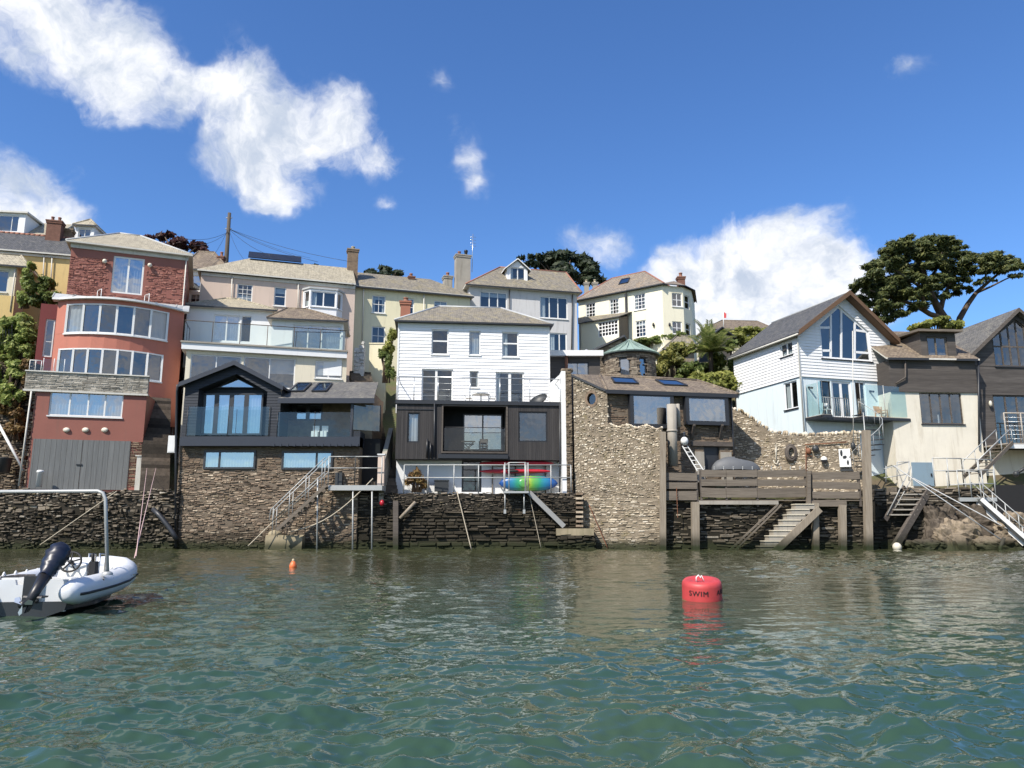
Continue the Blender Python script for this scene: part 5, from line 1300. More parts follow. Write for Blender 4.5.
    gutter_pipe(t, [W(A.S(626.5, 290), zt-.2, .2), W(A.S(626.5, 300), zb, .2)], .11, 'charcoal_metal')
    for x, y in ((654, 325), (669, 325)): part('wall_lamp', 'black_metal', t, lambda mb, x=x, y=y: mb.ball(W(A.S(x, y), A.Z(x, y), .15) if x < 663 else B.w(B.S(x, y), B.Z(x, y), .15), (.12, .12, .22), 8))
hill_house()

# ------------------------------------------------------------------ flat roofed link, turret
def link():
    A = flat(573, 356, 57.0); a, b = A.S(548, 356), A.S(600, 356); z = A.Z(573, 357)
    t = thing('flat_roofed_annexe', 'low dark annexe with white edged flat roof between white house and turret', 'annexe', A.w((a+b)/2, 6))
    wn_ = A.R(566, 362, 589, 376)
    facade(t, A, [(a, 6), (b, 6), (b, z), (a, z)], [dict(p=rect(wn_), cols=2, fw=.1, fm='charcoal_metal', gm='win_sky', sill=False)], 'dark_board', depth=4, mat_in='void')
    part('roof', ['lead', 'white_trim'], t, lambda mb: mb.box(A, a-.3, b+.2, z, z+.42, -4.2, .5, 1))
    part('post', 'rust', t, lambda mb: mb.tube([A.w(A.S(566, 365), 8, .3), A.w(A.S(566, 360), z, .3)], .12, 8))
link()
def turret():
    c = P(630, 365, 62.0); r = 2.07; t = thing('stone_turret', 'round stone turret with pale green conical copper roof', 'turret', (c.x, c.y, 9))
    ze = P(629, 351, 60).z; za = P(629, 339.5, 62).z; mb = MB(); n = 40
    wins = [(-112, 13), (-68, 10)]; zw = (P(620, 376.5, 60).z, P(620, 357, 60).z)
    def open_at(a, z): return any(abs(((a-w+180) % 360)-180) < h for w, h in wins) and zw[0] < z < zw[1]
    R = random.Random(4); z = 9.0
    mb.lathe((c.x, c.y, 0), [(r-.05, 9), (r-.05, zw[0])], n, 1); mb.lathe((c.x, c.y, 0), [(r-.05, zw[1]), (r-.05, ze)], n, 1)
    ang = sorted([w-h for w, h in wins]+[w+h for w, h in wins])
    segs = [(ang[1], ang[2]), (ang[3], ang[0]+360)]
    for a0, a1 in segs: mb.lathe((c.x, c.y, 0), [(r-.05, zw[0]), (r-.05, zw[1])], 20, 1, True, radians(a0), radians(a1))
    mb.lathe((c.x, c.y, 0), [(r-.7, zw[0]-.2), (r-.7, zw[1]+.2)], n, 2)
    while z < ze:
        h = R.uniform(.10, .18); a = R.uniform(-200, -190)
        while a < 20:
            wd = R.uniform(6, 15)
            if not open_at(a+wd/2, z+h/2):
                p = R.uniform(.0, .05); q = []
                for rr in (r-.06, r+p):
                    for (aa, zz) in ((a+.3, z+.01), (a+wd-.3, z+.01), (a+wd-.3, min(ze, z+h)-.01), (a+.3, min(ze, z+h)-.01)):
                        q.append((c.x+rr*cos(radians(aa)), c.y+rr*sin(radians(aa)), zz))
                mb.add(q, [(4, 5, 6, 7), (0, 1, 5, 4), (1, 2, 6, 5), (2, 3, 7, 6), (3, 0, 4, 7)], 0)
            a += wd
        z += h
    mb.build('wall', ['turret_stone', 'mortar_mid', 'void'], t)
    for w, h in wins:
        f = Fr((c.x+cos(radians(w))*(r-.1), c.y+sin(radians(w))*(r-.1)), radians(w+90)); hw = r*sin(radians(h))*.98
        make_window(t, f, dict(p=[(-hw, zw[0]), (hw, zw[0]), (hw, zw[1]), (-hw, zw[1])], fw=.12, fm='charcoal_metal', gm='win_sky', sill=False))
    mb = MB(); mb.lathe((c.x, c.y, 0), [(r+.35, ze-.06), (r+.42, ze+.04), (r*.5, (ze+za)/2+.03), (.03, za)], 24, 0, False)
    mb.lathe((c.x, c.y, 0), [(r-.1, ze-.10), (r+.36, ze-.10), (r+.36, ze-.0)], 24, 1)
    for k in range(24):
        a = 2*pi*k/24; mb.beam((c.x+cos(a)*(r+.40), c.y+sin(a)*(r+.40), ze+.06), (c.x, c.y, za+.02), .05, .05)
    mb.build('roof', ['copper_green', 'charcoal_metal'], t)
    # attached wing
    A = flat(600, 360, 62.5, radians(-16)); a, b = A.S(587, 362), A.S(622, 355); zl = A.Z(589, 355); zr = A.Z(622, 339)
    mb = MB(); top = lambda s: zl+(zr-zl)*(s-a)/(b-a); stones(mb, A, a, b, 9, top, (.3, .6), (.12, .2), .02, (.01, .05)); profile_back(mb, A, a, b, 9, top, 0, 4)
    mb.build('wing_wall', ['turret_stone', 'mortar_mid'], t)
    plane_roof(t, [A.w(a-.8, zl-.35, .4), A.w(b+.3, zr+.1, .4), A.w(b+.3, zr+.1, -4), A.w(a-.8, zl-.35, -4)], 'roof_grey', .16, 'charcoal_metal', 'wing_roof')
    return t
turret()
def flue(mb):
    a, b = P(586.5, 378, 58.5), P(586.5, 352.5, 58.5); mb.tube([a, b], .19, 12); mb.tube([b-Vector((0, 0, .1)), b+Vector((0, 0, .12))], .26, 12); mb.lathe(b+Vector((0, 0, .12)), [(.26, 0), (0, .16)], 12)
one('flue_pipe', ['galv'], 'fat grey metal flue beside the stone turret', 'flue', flue)

# ------------------------------------------------------------------ STONE BOATHOUSE: sunlit stone wall, shaded window wall
TW = Fr((P(664, 550, 48.7).x, 48.7), radians(-20))       # s runs to negative on the left
def boathouse():
    T = TW; t = thing('stone_boathouse', 'stone boathouse with blue reflecting bay windows and mottled slate roof', 'boathouse', T.w(-3, 0))
    sl = T.S(574.5, 460); s607 = T.S(607.5, 410); sr = T.S(664, 500)
    zA, zB, zC, zD = T.Z(576, 377), T.Z(607, 393), T.Z(607, 425.5), T.Z(663, 428)
    def top(s):
        if s < s607: return zA+(zB-zA)*(s-sl)/(s607-sl)
        return zC+(zD-zC)*(s-s607)/(sr-s607)+.10*sin(s*5)
    ov = T.R(586.5, 392, 596.5, 405.5); hole = (ov[0], ov[1], ov[3], ov[2])
    mb = MB(); stones(mb, T, sl, sr, 3.3, top, (.09, .26), (.07, .15), .03, (.0, .07), [hole], 0, jit=.045, wav=.10, bev=.06, drop=.06); stones(mb, T, sl, sr, -.6, 3.3, (.16, .55), (.06, .14), .03, (.0, .07), [hole], 0, jit=.03, wav=.0, bev=.06, drop=.05)
    profile_back(mb, T, sl, s607, -.6, top, .005, .5, 1, n=14, holes=[hole]); profile_back(mb, T, s607, sr, -.6, top, .005, .5, 1, n=14)
    for i in range(40): # coping stones on the terrace parapet
        s = s607+(sr-s607)*i/40; mb.ball(T.w(s+.07, top(s)+.02, -.2), (.10, .22, random.uniform(.06, .14)), 7, 0, 5)
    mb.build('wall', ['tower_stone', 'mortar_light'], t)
    c = T.w((ov[0]+ov[1])/2, (ov[2]+ov[3])/2, 0); ra, rb = (ov[1]-ov[0])/2, (ov[2]-ov[3])/2
    mb = MB(); n = 20
    ring = lambda k, d: [T.w((ov[0]+ov[1])/2+cos(2*pi*i/n)*ra*k, (ov[2]+ov[3])/2+sin(2*pi*i/n)*rb*k, d) for i in range(n)]
    A_, B_ = ring(1.25, .03), ring(.86, .03); C_ = ring(.86, -.3)
    mb.add(A_+B_+C_, [(i, (i+1) % n, n+(i+1) % n, n+i) for i in range(n)]+[(n+i, n+(i+1) % n, 2*n+(i+1) % n, 2*n+i) for i in range(n)])
    o = mb.build('oval_window', 'brown_stone', t); mb = MB(); mb.poly(ring(.9, -.28)); mb.build('pane', 'win_glass', o)
    mb = MB(); mb.poly(ring(1.2, -.45)); mb.build('backing', 'void', o)
    # window wall
    c0 = T.w(s607+.0, 0, -.3); Bf = Fr((c0.x, c0.y), radians(11)); W = Bf.w
    bl = 0; br = Bf.S(733, 440); zt = Bf.Z(670, 395.5); zb = 4.3
    w1, w2 = Bf.R(631, 393.5, 673.5, 427), Bf.R(686.5, 396, 728, 424)
    dr = Bf.R(704, 446, 720, 470)
    mb = MB(); hs = [(w[0], w[1], w[3], w[2]) for w in (w1, w2, dr)]
    stones(mb, Bf, bl, br, zb, zt, (.2, .6), (.08, .16), .02, (.0, .05), hs, 0, jit=.02)
    wall_faces(mb, Bf, [(bl, zb), (br, zb), (br, zt), (bl, zt)], [rect(w1), rect(w2), rect(dr)], 1, 2, room=1.4)
    mb.poly([W(br, zb), W(br, zb, -6), W(br, zt, -6), W(br, zt)], 1)
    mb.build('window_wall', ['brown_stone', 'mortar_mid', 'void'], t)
    for w in (w1, w2):
        Bx = Bf.shift(.45); q = rect(Bx.R(*( (631, 393.5, 673.5, 427) if w is w1 else (686.5, 396, 728, 424))))
        make_window(t, Bx, dict(p=q, fw=.2, fm='charcoal_metal', gm='win_sky', sill=False, fd=.02, name='bay_window', curtain=[(0, 1, 0, 1)] if 0 else None))
        a0, a1, z0, z1 = q[0][0], q[1][0], q[0][1], q[2][1]
        part('bay_box', ['charcoal_metal'], t, lambda mb: (mb.box(Bx, a0, a1, z0-.06, z0+.0, -.45, .02), mb.box(Bx, a0-.05, a0, z0-.05, z1, -.45, .01), mb.box(Bx, a1, a1+.05, z0-.05, z1, -.45, .01)))
    for x in (690, 718):
        def br_(mb, x=x):
            s = Bf.S(x, 424); z = Bf.Z(x, 425); mb.slab([W(s, z, 0), W(s, z, .5), W(s, z-.12, .5), W(s, z-.9, .08), W(s, z-.9, 0)], Bf.U*.16)
        part('bracket', 'dark_timber', t, br_)
    part('door', 'charcoal_metal', t, lambda mb: mb.box(Bf, dr[0], dr[1], dr[3], dr[2], -.3, -.2))
    for sgn in (0, 1): part('door_surround', 'concrete', t, lambda mb, g=sgn: mb.box(Bf, *( (dr[0]-.65, dr[0]-.02) if g == 0 else (dr[1]+.02, dr[1]+.8)), zb, Bf.Z(712, 452), .0, .1))
    part('door_lintel', 'dark_timber', t, lambda mb: mb.box(Bf, dr[0]-.9, dr[1]+1.0, dr[2]-.02, dr[2]+.28, .0, .14))
    # roof: front slope with hips
    e = .45; ev = zt+.03
    zr = Bf.Z(640, 378.5, -3.4); F0, F1 = W(-.35, ev, e), W(br+.35, ev, e)
    L0 = T.w(sl-.1, zA+.05, .12); 
    r0 = W(Bf.S(600, 378, -3.4), zr, -3.4); r1 = W(Bf.S(697, 383, -3.0), Bf.Z(697, 382.5, -3.0), -3.0)
    k0 = T.w(s607+.02, zB+.02, .12)
    def rf(mb):
        up = Vector((0, 0, .15)); B2 = W(br+.35, ev, -6.4)
        for pl in ([k0, F0, F1, r1, r0], [k0, r0, L0], [F1, B2, r1], [L0, r0, T.w(sl-.1, zA-.6, -5)], [r0, r1, B2, W(0, ev, -6.4)]):
            c_ = sum(pl, Vector())/len(pl)
            for i in range(len(pl)): mb.poly([pl[i]+up, pl[(i+1) % len(pl)]+up, c_+up], 0)
        for a, b in ((k0, F0), (F0, F1), (F1, B2), (L0, k0)): mb.poly([a, b, b+up, a+up], 1); 
        mb.poly([F0, F1, W(br, ev, 0), W(-.1, ev, 0)], 1)
        for a, b in ((r1, F1), (k0, r0), (r1, r0)): mb.tube([a+up*1.1, b+up*1.1], .1, 6, 2)
        mb.box(Bf, -.3, br+.3, ev-.12, ev-.0, e-.02, e+.08, 1)
    o = part('roof', ['roof_brown', 'charcoal_metal', 'roof_brown'], t, rf)
    pln = lambda u, v: (F0.lerp(F1, u)).lerp(r0.lerp(r1, u), v)+Vector((0, 0, .12))
    for u in (.10, .52): skylight(o, [pln(u, .45), pln(u+.20, .45), pln(u+.20, .8), pln(u, .8)])
    gutter_pipe(t, [W(br-.05, zt, .12), W(br-.05, zb+.6, .12)], .06, 'charcoal_metal')
    return Bf, zt
BF, BZT = boathouse()
# white boundary wall between the white house and the boathouse
def boundary(mb):
    # runs back from the quay, white rendered on the left, rubble end
    x0, x1 = P(562.5, 480, 50.9).x, P(573.0, 480, 50.9).x; Y0, Y1 = 50.9, 57
    zt = P(568, 371, 50.9).z; zf = 3.0
    mb.hexa([(x0, Y0, zf), (x1, Y0, zf), (x1, Y1, zf), (x0, Y1, zf), (x0, Y0, zt), (x1, Y0, zt), (x1, Y1, zt+.4), (x0, Y1, zt+.4)], 0)
    f = Fr((x1-.42, Y0-.005)); stones(mb, f, 0, .42, zf, zt+.15, (.2, .4), (.12, .22), .02, (.01, .06), mi=1, d=.03); mb.box(f, .01, .415, zf, zt+.1, -.1, .02, 2)
    for i in range(7): mb.ball((x0+.1+i*.1, Y0+.3, zt+.08), (.13, .3, .16), 7, 1, 5)
one('boundary_wall', ['white_paint', 'rubble', 'mortar_mid'], 'tall whitewashed boundary wall between white house and stone boathouse', 'wall', boundary)
def white_low(mb):
    f = flat(556, 380, 53.5); a, b = f.S(550, 380), f.S(564, 380); zb_ = WZD-.5
    mb.slab([f.w(a, zb_), f.w(b, zb_), f.w(b, f.Z(563, 371)), f.w(a, f.Z(552, 383))], (0, .4, 0))
one('boundary_wall', 'white_paint', 'low sloping white wall at the right end of the roof deck', 'wall', white_low)

# ------------------------------------------------------------------ TIMBER DECK and its posts, steps
DY = 48.75; DF = Fr((0, DY)); DZ = DF.Z(760, 500)
def deck(mb):
    x0, x1 = DF.S(665, 480), DF.S(866, 480)
    n = 11
    for i in range(n): mb.box(DF, x0, x1, DZ-.05, DZ, -2.2+i*.2, -2.2+i*.2+.185, 0)
one('deck_platform', 'grey_timber', 'weathered timber deck over the water below the boathouse', 'deck', deck)
def beamc(mb): r = DF.R(699, 498.5, 778, 504.5); mb.box(DF, r[0], r[1], r[3], DZ-.055, -.5, .08)
one('deck_beam', 'concrete', 'pale concrete edge beam under the slatted deck fence', 'beam', beamc)
def beam2(mb): r = DF.R(808, 499.5, 846, 506.5); mb.box(DF, r[0], r[1], r[3], DZ-.055, -.4, .1)
one('deck_beam', 'grey_timber', 'short timber beam under the right hand fence panel', 'beam', beam2)
def fence(name, label, x0, x1, rows, posts, chain=False, skew=0):
    t = thing(name, label, 'fence', DF.w(DF.S((x0+x1)/2, 485), DZ)); R = random.Random(int(x0))
    for i, (y0, y1) in enumerate(rows):
        def bd(mb):
            for a, b in zip(posts, posts[1:]):
                r = DF.R(a, y0, b, y1); j = R.uniform(-.03, .03)
                mb.hexa([DF.w(r[0]+.01, r[3]+j, .0), DF.w(r[1]-.01, r[3]-j, .0), DF.w(r[1]-.01, r[3]-j, .05), DF.w(r[0]+.01, r[3]+j, .05), DF.w(r[0]+.01, r[2]+j, .0), DF.w(r[1]-.01, r[2]-j, .0), DF.w(r[1]-.01, r[2]-j, .05), DF.w(r[0]+.01, r[2]+j, .05)])
        part('board', 'grey_timber', t, bd)
    for x in posts: part('fence_post', 'dark_timber', t, lambda mb, x=x: mb.box(DF, DF.S(x, 485)-.06, DF.S(x, 485)+.06, DZ-.4, DF.Z(x, rows[0][0]-1), -.12, -.003))
    if chain:
        for i in range(11):
            x = x0+(x1-x0)*(i+.4)/11
            part('finial', 'galv', t, lambda mb, x=x: (mb.tube([DF.w(DF.S(x, 470), DF.Z(x, 471), -.05), DF.w(DF.S(x, 468), DF.Z(x, 467), -.05)], .022, 5), mb.ball(DF.w(DF.S(x, 467), DF.Z(x, 467), -.05), .04, 6)))
fence('deck_fence', 'three board panel of the deck fence nearest the stone wall', 663.5, 697.5, [(473, 480.5), (482.5, 489), (491, 500)], [664, 697])
fence('deck_fence', 'long grey slatted deck fence topped with small metal studs', 701, 806, [(470, 477), (479.5, 486), (488, 497.5)], [701, 726, 757, 806], True)
fence('deck_fence', 'wide boarded deck fence panel left of the tall mooring post', 811, 860, [(472, 479.5), (482, 489), (491.5, 498.5)], [812, 859.5])
for (x, y0, y1, w_, lean, lab) in ((662.5, 432, 551, 6.5, 0, 'tall timber mooring post at the corner of the stone wall'), (695, 502, 552, 8, .8, 'square timber pile under the short deck fence panel'),
        (815, 503, 553, 6.5, .6, 'square timber pile beside the concrete steps'), (842, 505, 553, 7, 1.0, 'square timber pile under the right hand deck beam'), (866, 430.5, 554, 7.5, 9, 'tallest leaning timber mooring post at the right end of the deck')):
    post_thing('mooring_post', lab, x, y0, y1, DY-.15, w_*.84, lean=lean*.25, sub=.4)
post_thing('gate_post', 'pale slim post between the two right hand deck fence panels', 808.5, 471, 507, DY-.1, 3.4, 'grey_timber')
post_thing('mooring_post', 'short grey pile standing behind the concrete steps', 786, 530, 550, DY+.6, 5, sub=.4)
def csteps(mb):
    n = 9
    for i in range(n):
        xl = 757+(800-757)*i/n; y = 551-(551-504)*(i+1)/n; r = None
        x2 = DF.S(xl+ (800-757)/n+3, 540); mb.box(DF, DF.S(xl, 540), min(DF.S(815, 540), DF.S(xl, 540)+1.15), -.5 if i == 0 else DF.Z(780, 551-(551-504)*i/n)-.02*0, DF.Z(780, y)-.06, -.38, .55-.004*i, 1); mb.box(DF, DF.S(xl, 540)-.05, min(DF.S(815, 540), DF.S(xl, 540)+1.1), DF.Z(780, y)-.058, DF.Z(780, y), -.36, .60-.004*i)
one('concrete_steps', ['pale_concrete', 'concrete'], 'worn concrete steps rising from the water to the deck', 'steps', csteps)
def stringer(mb):
    a, b = DF.w(DF.S(768, 552), -.3, .64), DF.w(DF.S(815.5, 506), DF.Z(815.5, 509), .64); mb.beam(a, b, .14, .42)
one('step_stringer', 'weathered_post', 'broad timber stringer leaning in front of the concrete steps', 'beam', stringer)
def slip(mb):
    for o_ in (0, .32): mb.beam(DF.w(DF.S(726, 550)+o_, -.2, .1), DF.w(DF.S(777, 505)+o_*.7, DF.Z(778, 505), .1), .16, .09)
one('slipway_rail', 'grey_timber', 'pair of grey timber slip rails sloping into the water', 'slip rail', slip)
def concr_pipe(mb, x, y0, y1, w_, Y):
    a, b = P(x+1.5, y1, Y), P(x, y0, Y); r = w_*Y/F*.515; mb.tube([a, b], r, 14); mb.tube([a.lerp(b, .55), a.lerp(b, .58)], r*1.12, 14)
one('flue_pipe', ['concrete'], 'thick pale grey pipe standing in front of the boathouse window', 'pipe', lambda mb: concr_pipe(mb, 671.5, 404.5, 466, 9.5, 49.6))
one('flue_pipe', ['concrete'], 'thinner pale pipe strapped beside the thick grey pipe', 'pipe', lambda mb: concr_pipe(mb, 677.5, 404, 427, 4, 49.9))
def ladder(mb):
    a, b = P(682.5, 446, 49.5), P(697, 470, 48.95); a2, b2 = P(687.5, 446, 49.5), P(703.5, 470, 48.95)
    for p, q in ((a, b), (a2, b2)): mb.beam(p, q+(q-p)*.03, .07, .05)
    for i in range(6): k = .08+i*.175; mb.tube([a.lerp(b, k), a2.lerp(b2, k)], .025, 6)
one('ladder', 'rail_white', 'short white ladder leaning behind the deck fence', 'ladder', ladder)
def fender(mb):
    c = P(684.5, 441, 49.45); mb.ball(c, (.25, .25, .27), 12, 0, 9); mb.tube([c+Vector((0, 0, .22)), c+Vector((0, 0, .5))], .06, 8, 1); mb.ball(c+Vector((0, 0, .5)), .1, 8, 1)
one('mooring_fender', ['rail_white', 'navy'], 'round white fender hanging above the white ladder', 'fender', fender)
def tarp(mb):
    c = P(736, 470, 50.2); n, m_ = 22, 8; v = []; R = random.Random(3)
    for i in range(m_+1):
        for k in range(n):
            a = 2*pi*k/n; t = i/m_*pi/2; v.append(c+Vector((1.6*cos(a)*cos(t)**.8+R.uniform(-.02, .02), .6*sin(a)*cos(t)**.8, .78*sin(t)*(1-.12*cos(a))+R.uniform(-.02, .02))))
    mb.add(v, [(i*n+k, i*n+(k+1) % n, (i+1)*n+(k+1) % n, (i+1)*n+k) for i in range(m_) for k in range(n)], 0, True)
one('covered_dinghy', 'tarp', 'small boat under a grey tarpaulin behind the deck fence', 'dinghy', tarp)
def chain(mb):
    a = P(676.5, 488, DY-.15)
    for i in range(22): mb.ball(a+Vector((.01*(i % 2), 0, -.085*i)), (.035 if i % 2 else .018, .018 if i % 2 else .035, .055), 6, 0, 4)
one('mooring_chain', 'rust', 'hanging chain in front of the short deck fence panel', 'chain', chain)

# ------------------------------------------------------------------ sunlit garden wall with boating bric-a-brac
KW = flat(800, 440, 53.1, radians(-19))
def garden_wall(mb):
    a, b = KW.S(730, 440), KW.S(861, 450); z0 = 3.2; W_ = KW
    pts = [(730, 409), (741, 412), (757, 423), (772, 433), (800, 436), (860, 434)]
    pz = [(W_.S(x, y), W_.Z(x, y)) for x, y in pts]
    def top(s):
        for (s0, z0_), (s1, z1_) in zip(pz, pz[1:]):
            if s <= s1: return z0_+(z1_-z0_)*max(0, (s-s0))/(s1-s0)
        return pz[-1][1]
    stones(mb, KW, a, b, z0, top, (.10, .36), (.055, .14), .022, (.0, .05), mi=0, jit=.04, bev=.07, drop=.08)
    profile_back(mb, KW, a, b, z0, top, .0, .5, 1)
    R = random.Random(8); s = a
    while s < b: w_ = R.uniform(.14, .3); mb.ball(KW.w(s, top(s)+.1, -.2), (w_*.45, .3, R.uniform(.12, .24)), 7, 0, 5, Matrix.Rotation(R.uniform(-.4, .4), 3, 'Y')); s += w_
one('garden_wall', ['tower_stone', 'mortar_light'], 'sunlit stone garden wall hung with boating odds and ends', 'wall', garden_wall)
kp = lambda x, y, d=.12: KW.w(KW.S(x, y, d), KW.Z(x, y, d), d)
def ring(mb, c, R_, r, n=24, M_=None, mi=0, sx=1.0):
    vs = []; m_ = 8
    for i in range(n):
        a = 2*pi*i/n; 
        for k in range(m_):
            b = 2*pi*k/m_; p = Vector(((R_+r*cos(b))*cos(a)*sx, r*sin(b), (R_+r*cos(b))*sin(a)))
            vs.append(Vector(c)+(M_ @ p if M_ else p))
    mb.add(vs, [(i*m_+k, i*m_+(k+1) % m_, ((i+1) % n)*m_+(k+1) % m_, ((i+1) % n)*m_+k) for i in range(n) for k in range(m_)], mi, True)
one('rope_coil', ['dark_timber'], 'dark oval coil of rope hanging on the sunlit garden wall', 'rope coil', lambda mb: (ring(mb, kp(791, 453), .52, .13, sx=.68), ring(mb, kp(791, 453.5, .2), .44, .10, sx=.65), ring(mb, kp(791.5, 452.5, .25), .36, .07, sx=.65)))
def anchor(mb):
    mb.tube([kp(776, 447), kp(776, 462)], .035, 6); mb.tube([kp(773.5, 460), kp(774.5, 463), kp(776, 464), kp(777.5, 463), kp(778.5, 460)], .035, 6); mb.tube([kp(774, 450), kp(778, 450)], .025, 6); ring(mb, kp(776, 446), .07, .02)
one('anchor', 'lamp_pale', 'small pale anchor fixed to the sunlit garden wall', 'anchor', anchor)
one('float', ['bin_dark', 'lamp_pale'], 'dark fishing float hanging highest on the garden wall', 'float', lambda mb: (mb.ball(kp(815.5, 449, .25), (.24, .22, .26), 12), mb.tube([kp(814, 444), kp(815, 448)], .02, 5, 1)))
one('float', ['rail_white', 'navy'], 'white and navy round float hanging on the garden wall', 'float', lambda mb: (mb.ball(kp(824, 459.5, .25), .22, 12), mb.lathe(kp(824, 459.5, .25), [(.0, -.235), (.15, -.19), (.225, -.06), (.23, -.04)], 12, 1)))
one('float', ['rust'], 'rusty red float and bracket on the garden wall', 'float', lambda mb: (mb.ball(kp(808.5, 451, .2), (.2, .16, .22), 10), mb.tube([kp(804, 456), kp(812, 456)], .03, 6), mb.tube([kp(806, 446), kp(806, 490)], .03, 6)))
def board(mb):
    r = KW.R(839, 449, 850.5, 467); mb.box(KW, r[0], r[1], r[3], r[2], .08, .13, 0)
    mb.ball(kp(841.5, 453, .14), (.10, .02, .22), 10, 1); mb.ball(kp(845.5, 457, .14), (.20, .02, .10), 10, 1); mb.ball(kp(848, 462.5, .14), (.08, .02, .17), 10, 1)
    mb.box(KW, r[0]+.0, r[1]+.1, r[3]-.28, r[3]-.16, .08, .16, 1)
one('notice_board', ['rail_white', 'bin_dark'], 'white board with dark shapes on the garden wall', 'board', board)
one('wall_lantern', 'bin_dark', 'dark lantern near the right end of the garden wall', 'lantern', lambda mb: (mb.ball(kp(853, 446, .25), (.17, .17, .28), 8), mb.tube([kp(853, 440, .02), kp(853, 442, .25)], .03, 5)))
one('water_pipe', 'rust', 'thin horizontal pipe along the top of the garden wall', 'pipe', lambda mb: mb.tube([kp(805, 444.5), kp(826, 443.5), kp(848, 442)], .035, 6))
# ------------------------------------------------------------------ WHITE AND BLUE GABLED HOUSE
TH = radians(17)
LB = (P(800.5, 380, 54.0).x, 54.0); LF = Fr(LB, TH)
def gable_house():
    F_ = LF; W = F_.w; t = thing('gabled_house', 'white boarded house with tall gable window above pale blue walls', 'house', W(3, 5))
    xr = F_.S(889.5, 360); ze = F_.Z(800, 334); zr_ = F_.Z(889, 341); ze = (ze+zr_)/2; za = F_.Z(845, 297); xa = F_.S(845, 320)
    zc = F_.Z(845, 379.5); zb = 4.6
    win = [(F_.S(820.5, 345), F_.Z(845, 360)), (F_.S(870, 345), F_.Z(845, 361)), (F_.S(869, 345), F_.Z(869, 332)), (F_.S(841, 345), F_.Z(841, 306)), (F_.S(820, 345), F_.Z(820, 324))]
    win[1] = (win[1][0], win[0][1])
    bx = lambda x, y: (F_.S(x, y), F_.Z(x, y))
    bars = [(bx(831, 360), bx(831, 315)), (bx(841.5, 360), bx(841.5, 306)), (bx(855, 360), bx(855, 319)), (bx(820, 350.5), bx(831, 350.5)), (bx(820, 327.5), bx(831, 327.5)), (bx(855, 352), bx(869, 353)), (bx(855, 330), bx(869, 332))]
    facade(t, F_, [(0, zc), (xr, zc), (xr, ze), (xa, za), (0, ze)], [dict(p=win, fw=.15, bw=.17, bars=bars, fm='white_board', gm='win_soft', sm='charcoal_metal')], 'white_board', 'front_wall', board=.225, tilt=.035, d=.06, room=1.5)
    S_ = F_.side(0, -1); D = 9.0
    # left wall frame: s = 0 at the back, measured towards the front corner
    bk = W(0, 0, -D); S_ = Fr((bk.x, bk.y), TH-pi/2)
    lw = [dict(p=rect(S_.R(781, 342.5, 793.5, 356)), cols=2, fw=.09, bw=.12, fm='white_board', sm='charcoal_metal')]
    D = S_.S(800.5, 360); b0 = S_.S(735, 375)
    facade(t, S_, [(b0, zc), (D, zc), (D, ze), (b0, ze)], lw, 'white_board', 'side_wall', board=.225, tilt=.035, d=.06)
    lw2 = [dict(p=rect(S_.R(784, 381.5, 797.5, 409)), cols=2, fw=.09, bw=.14, fm='white_board', sm='charcoal_metal')]
    facade(t, S_, [(b0, zb), (D, zb), (D, zc), (b0, zc)], lw2, 'sky_blue_wall', 'side_wall')
    part('corner_trim', 'white_trim', t, lambda mb: (mb.box(F_, -.09, .02, zc, ze, .0, .12), mb.box(F_, xr-.05, xr+.06, zc, ze, -.2, .12)))
    # ground storey front
    drs = [dict(p=rect(F_.R(821, 377+4, 831.5, 416)), fw=.08, name='door', fm='charcoal_metal'), dict(p=rect(F_.R(832.5, 381.5, 852, 418)), cols=2, fw=.14, bw=.2, name='door', fm='white_board', gm='win_soft'), dict(p=rect(F_.R(856, 381.5, 866.5, 419)), fw=.1, name='door', fm='white_board', gm='win_soft')]
    facade(t, F_, [(0, zb), (xr, zb), (xr, zc), (0, zc)], drs, 'sky_blue_wall', 'lower_wall', room=1.2)
    part('end_wall', 'sky_blue_wall', t, lambda mb: mb.poly([W(xr, zb), W(xr, zb, -D), W(xr, ze, -D), W(xr, ze)]))
    part('back_wall', 'dark_board', t, lambda mb: mb.poly([W(0, zb, -(D-b0)), W(xr, zb, -(D-b0)), W(xr, ze, -(D-b0)), W(xa, za, -(D-b0)), W(0, ze, -(D-b0))]))
    L = D-b0
    def roof(mb):
        for sA, zA_, sg in ((-.35, ze-.22, -1), (xr+.35, ze-.22, 1)):
            mb.slab([W(sA, zA_, .7), W(xa, za+.05, .7), W(xa, za+.05, -L-.4), W(sA, zA_, -L-.4)], (0, 0, .17), 0, 1)
    part('roof', ['roof_dark', 'charcoal_metal'], t, roof)
    def barge(mb):
        for sA, zA_ in ((-.42, ze-.30), (xr+.42, ze-.30)):
            mb.slab([W(sA, zA_, .72), W(xa, za-.06, .72), W(xa, za+.30, .72), W(sA, zA_+.36, .72)], F_.N*.06, 0)
            mb.slab([W(sA, zA_, .08), W(xa, za-.03, .08), W(xa, za-.03, .71), W(sA, zA_, .71)], (0, 0, -.04), 0)
    part('bargeboard', 'barge_brown', t, barge)
    part('ridge', 'lead', t, lambda mb: mb.tube([W(xa, za+.2, .7), W(xa, za+.2, -L-.4)], .1, 6))
    gutter_pipe(t, [W(-.15, ze-.25, .1), W(-.1, ze-.5, .12), W(-.1, zb+1, .12)], .05, 'old_trim')
    gutter_pipe(t, [W(-.42, ze-.22, .6), W(-.42, ze-.22, -L)], .08, 'old_trim', 'gutter')
    # balconies: floor plates with glass
    zf = F_.Z(845, 419.5); V = W
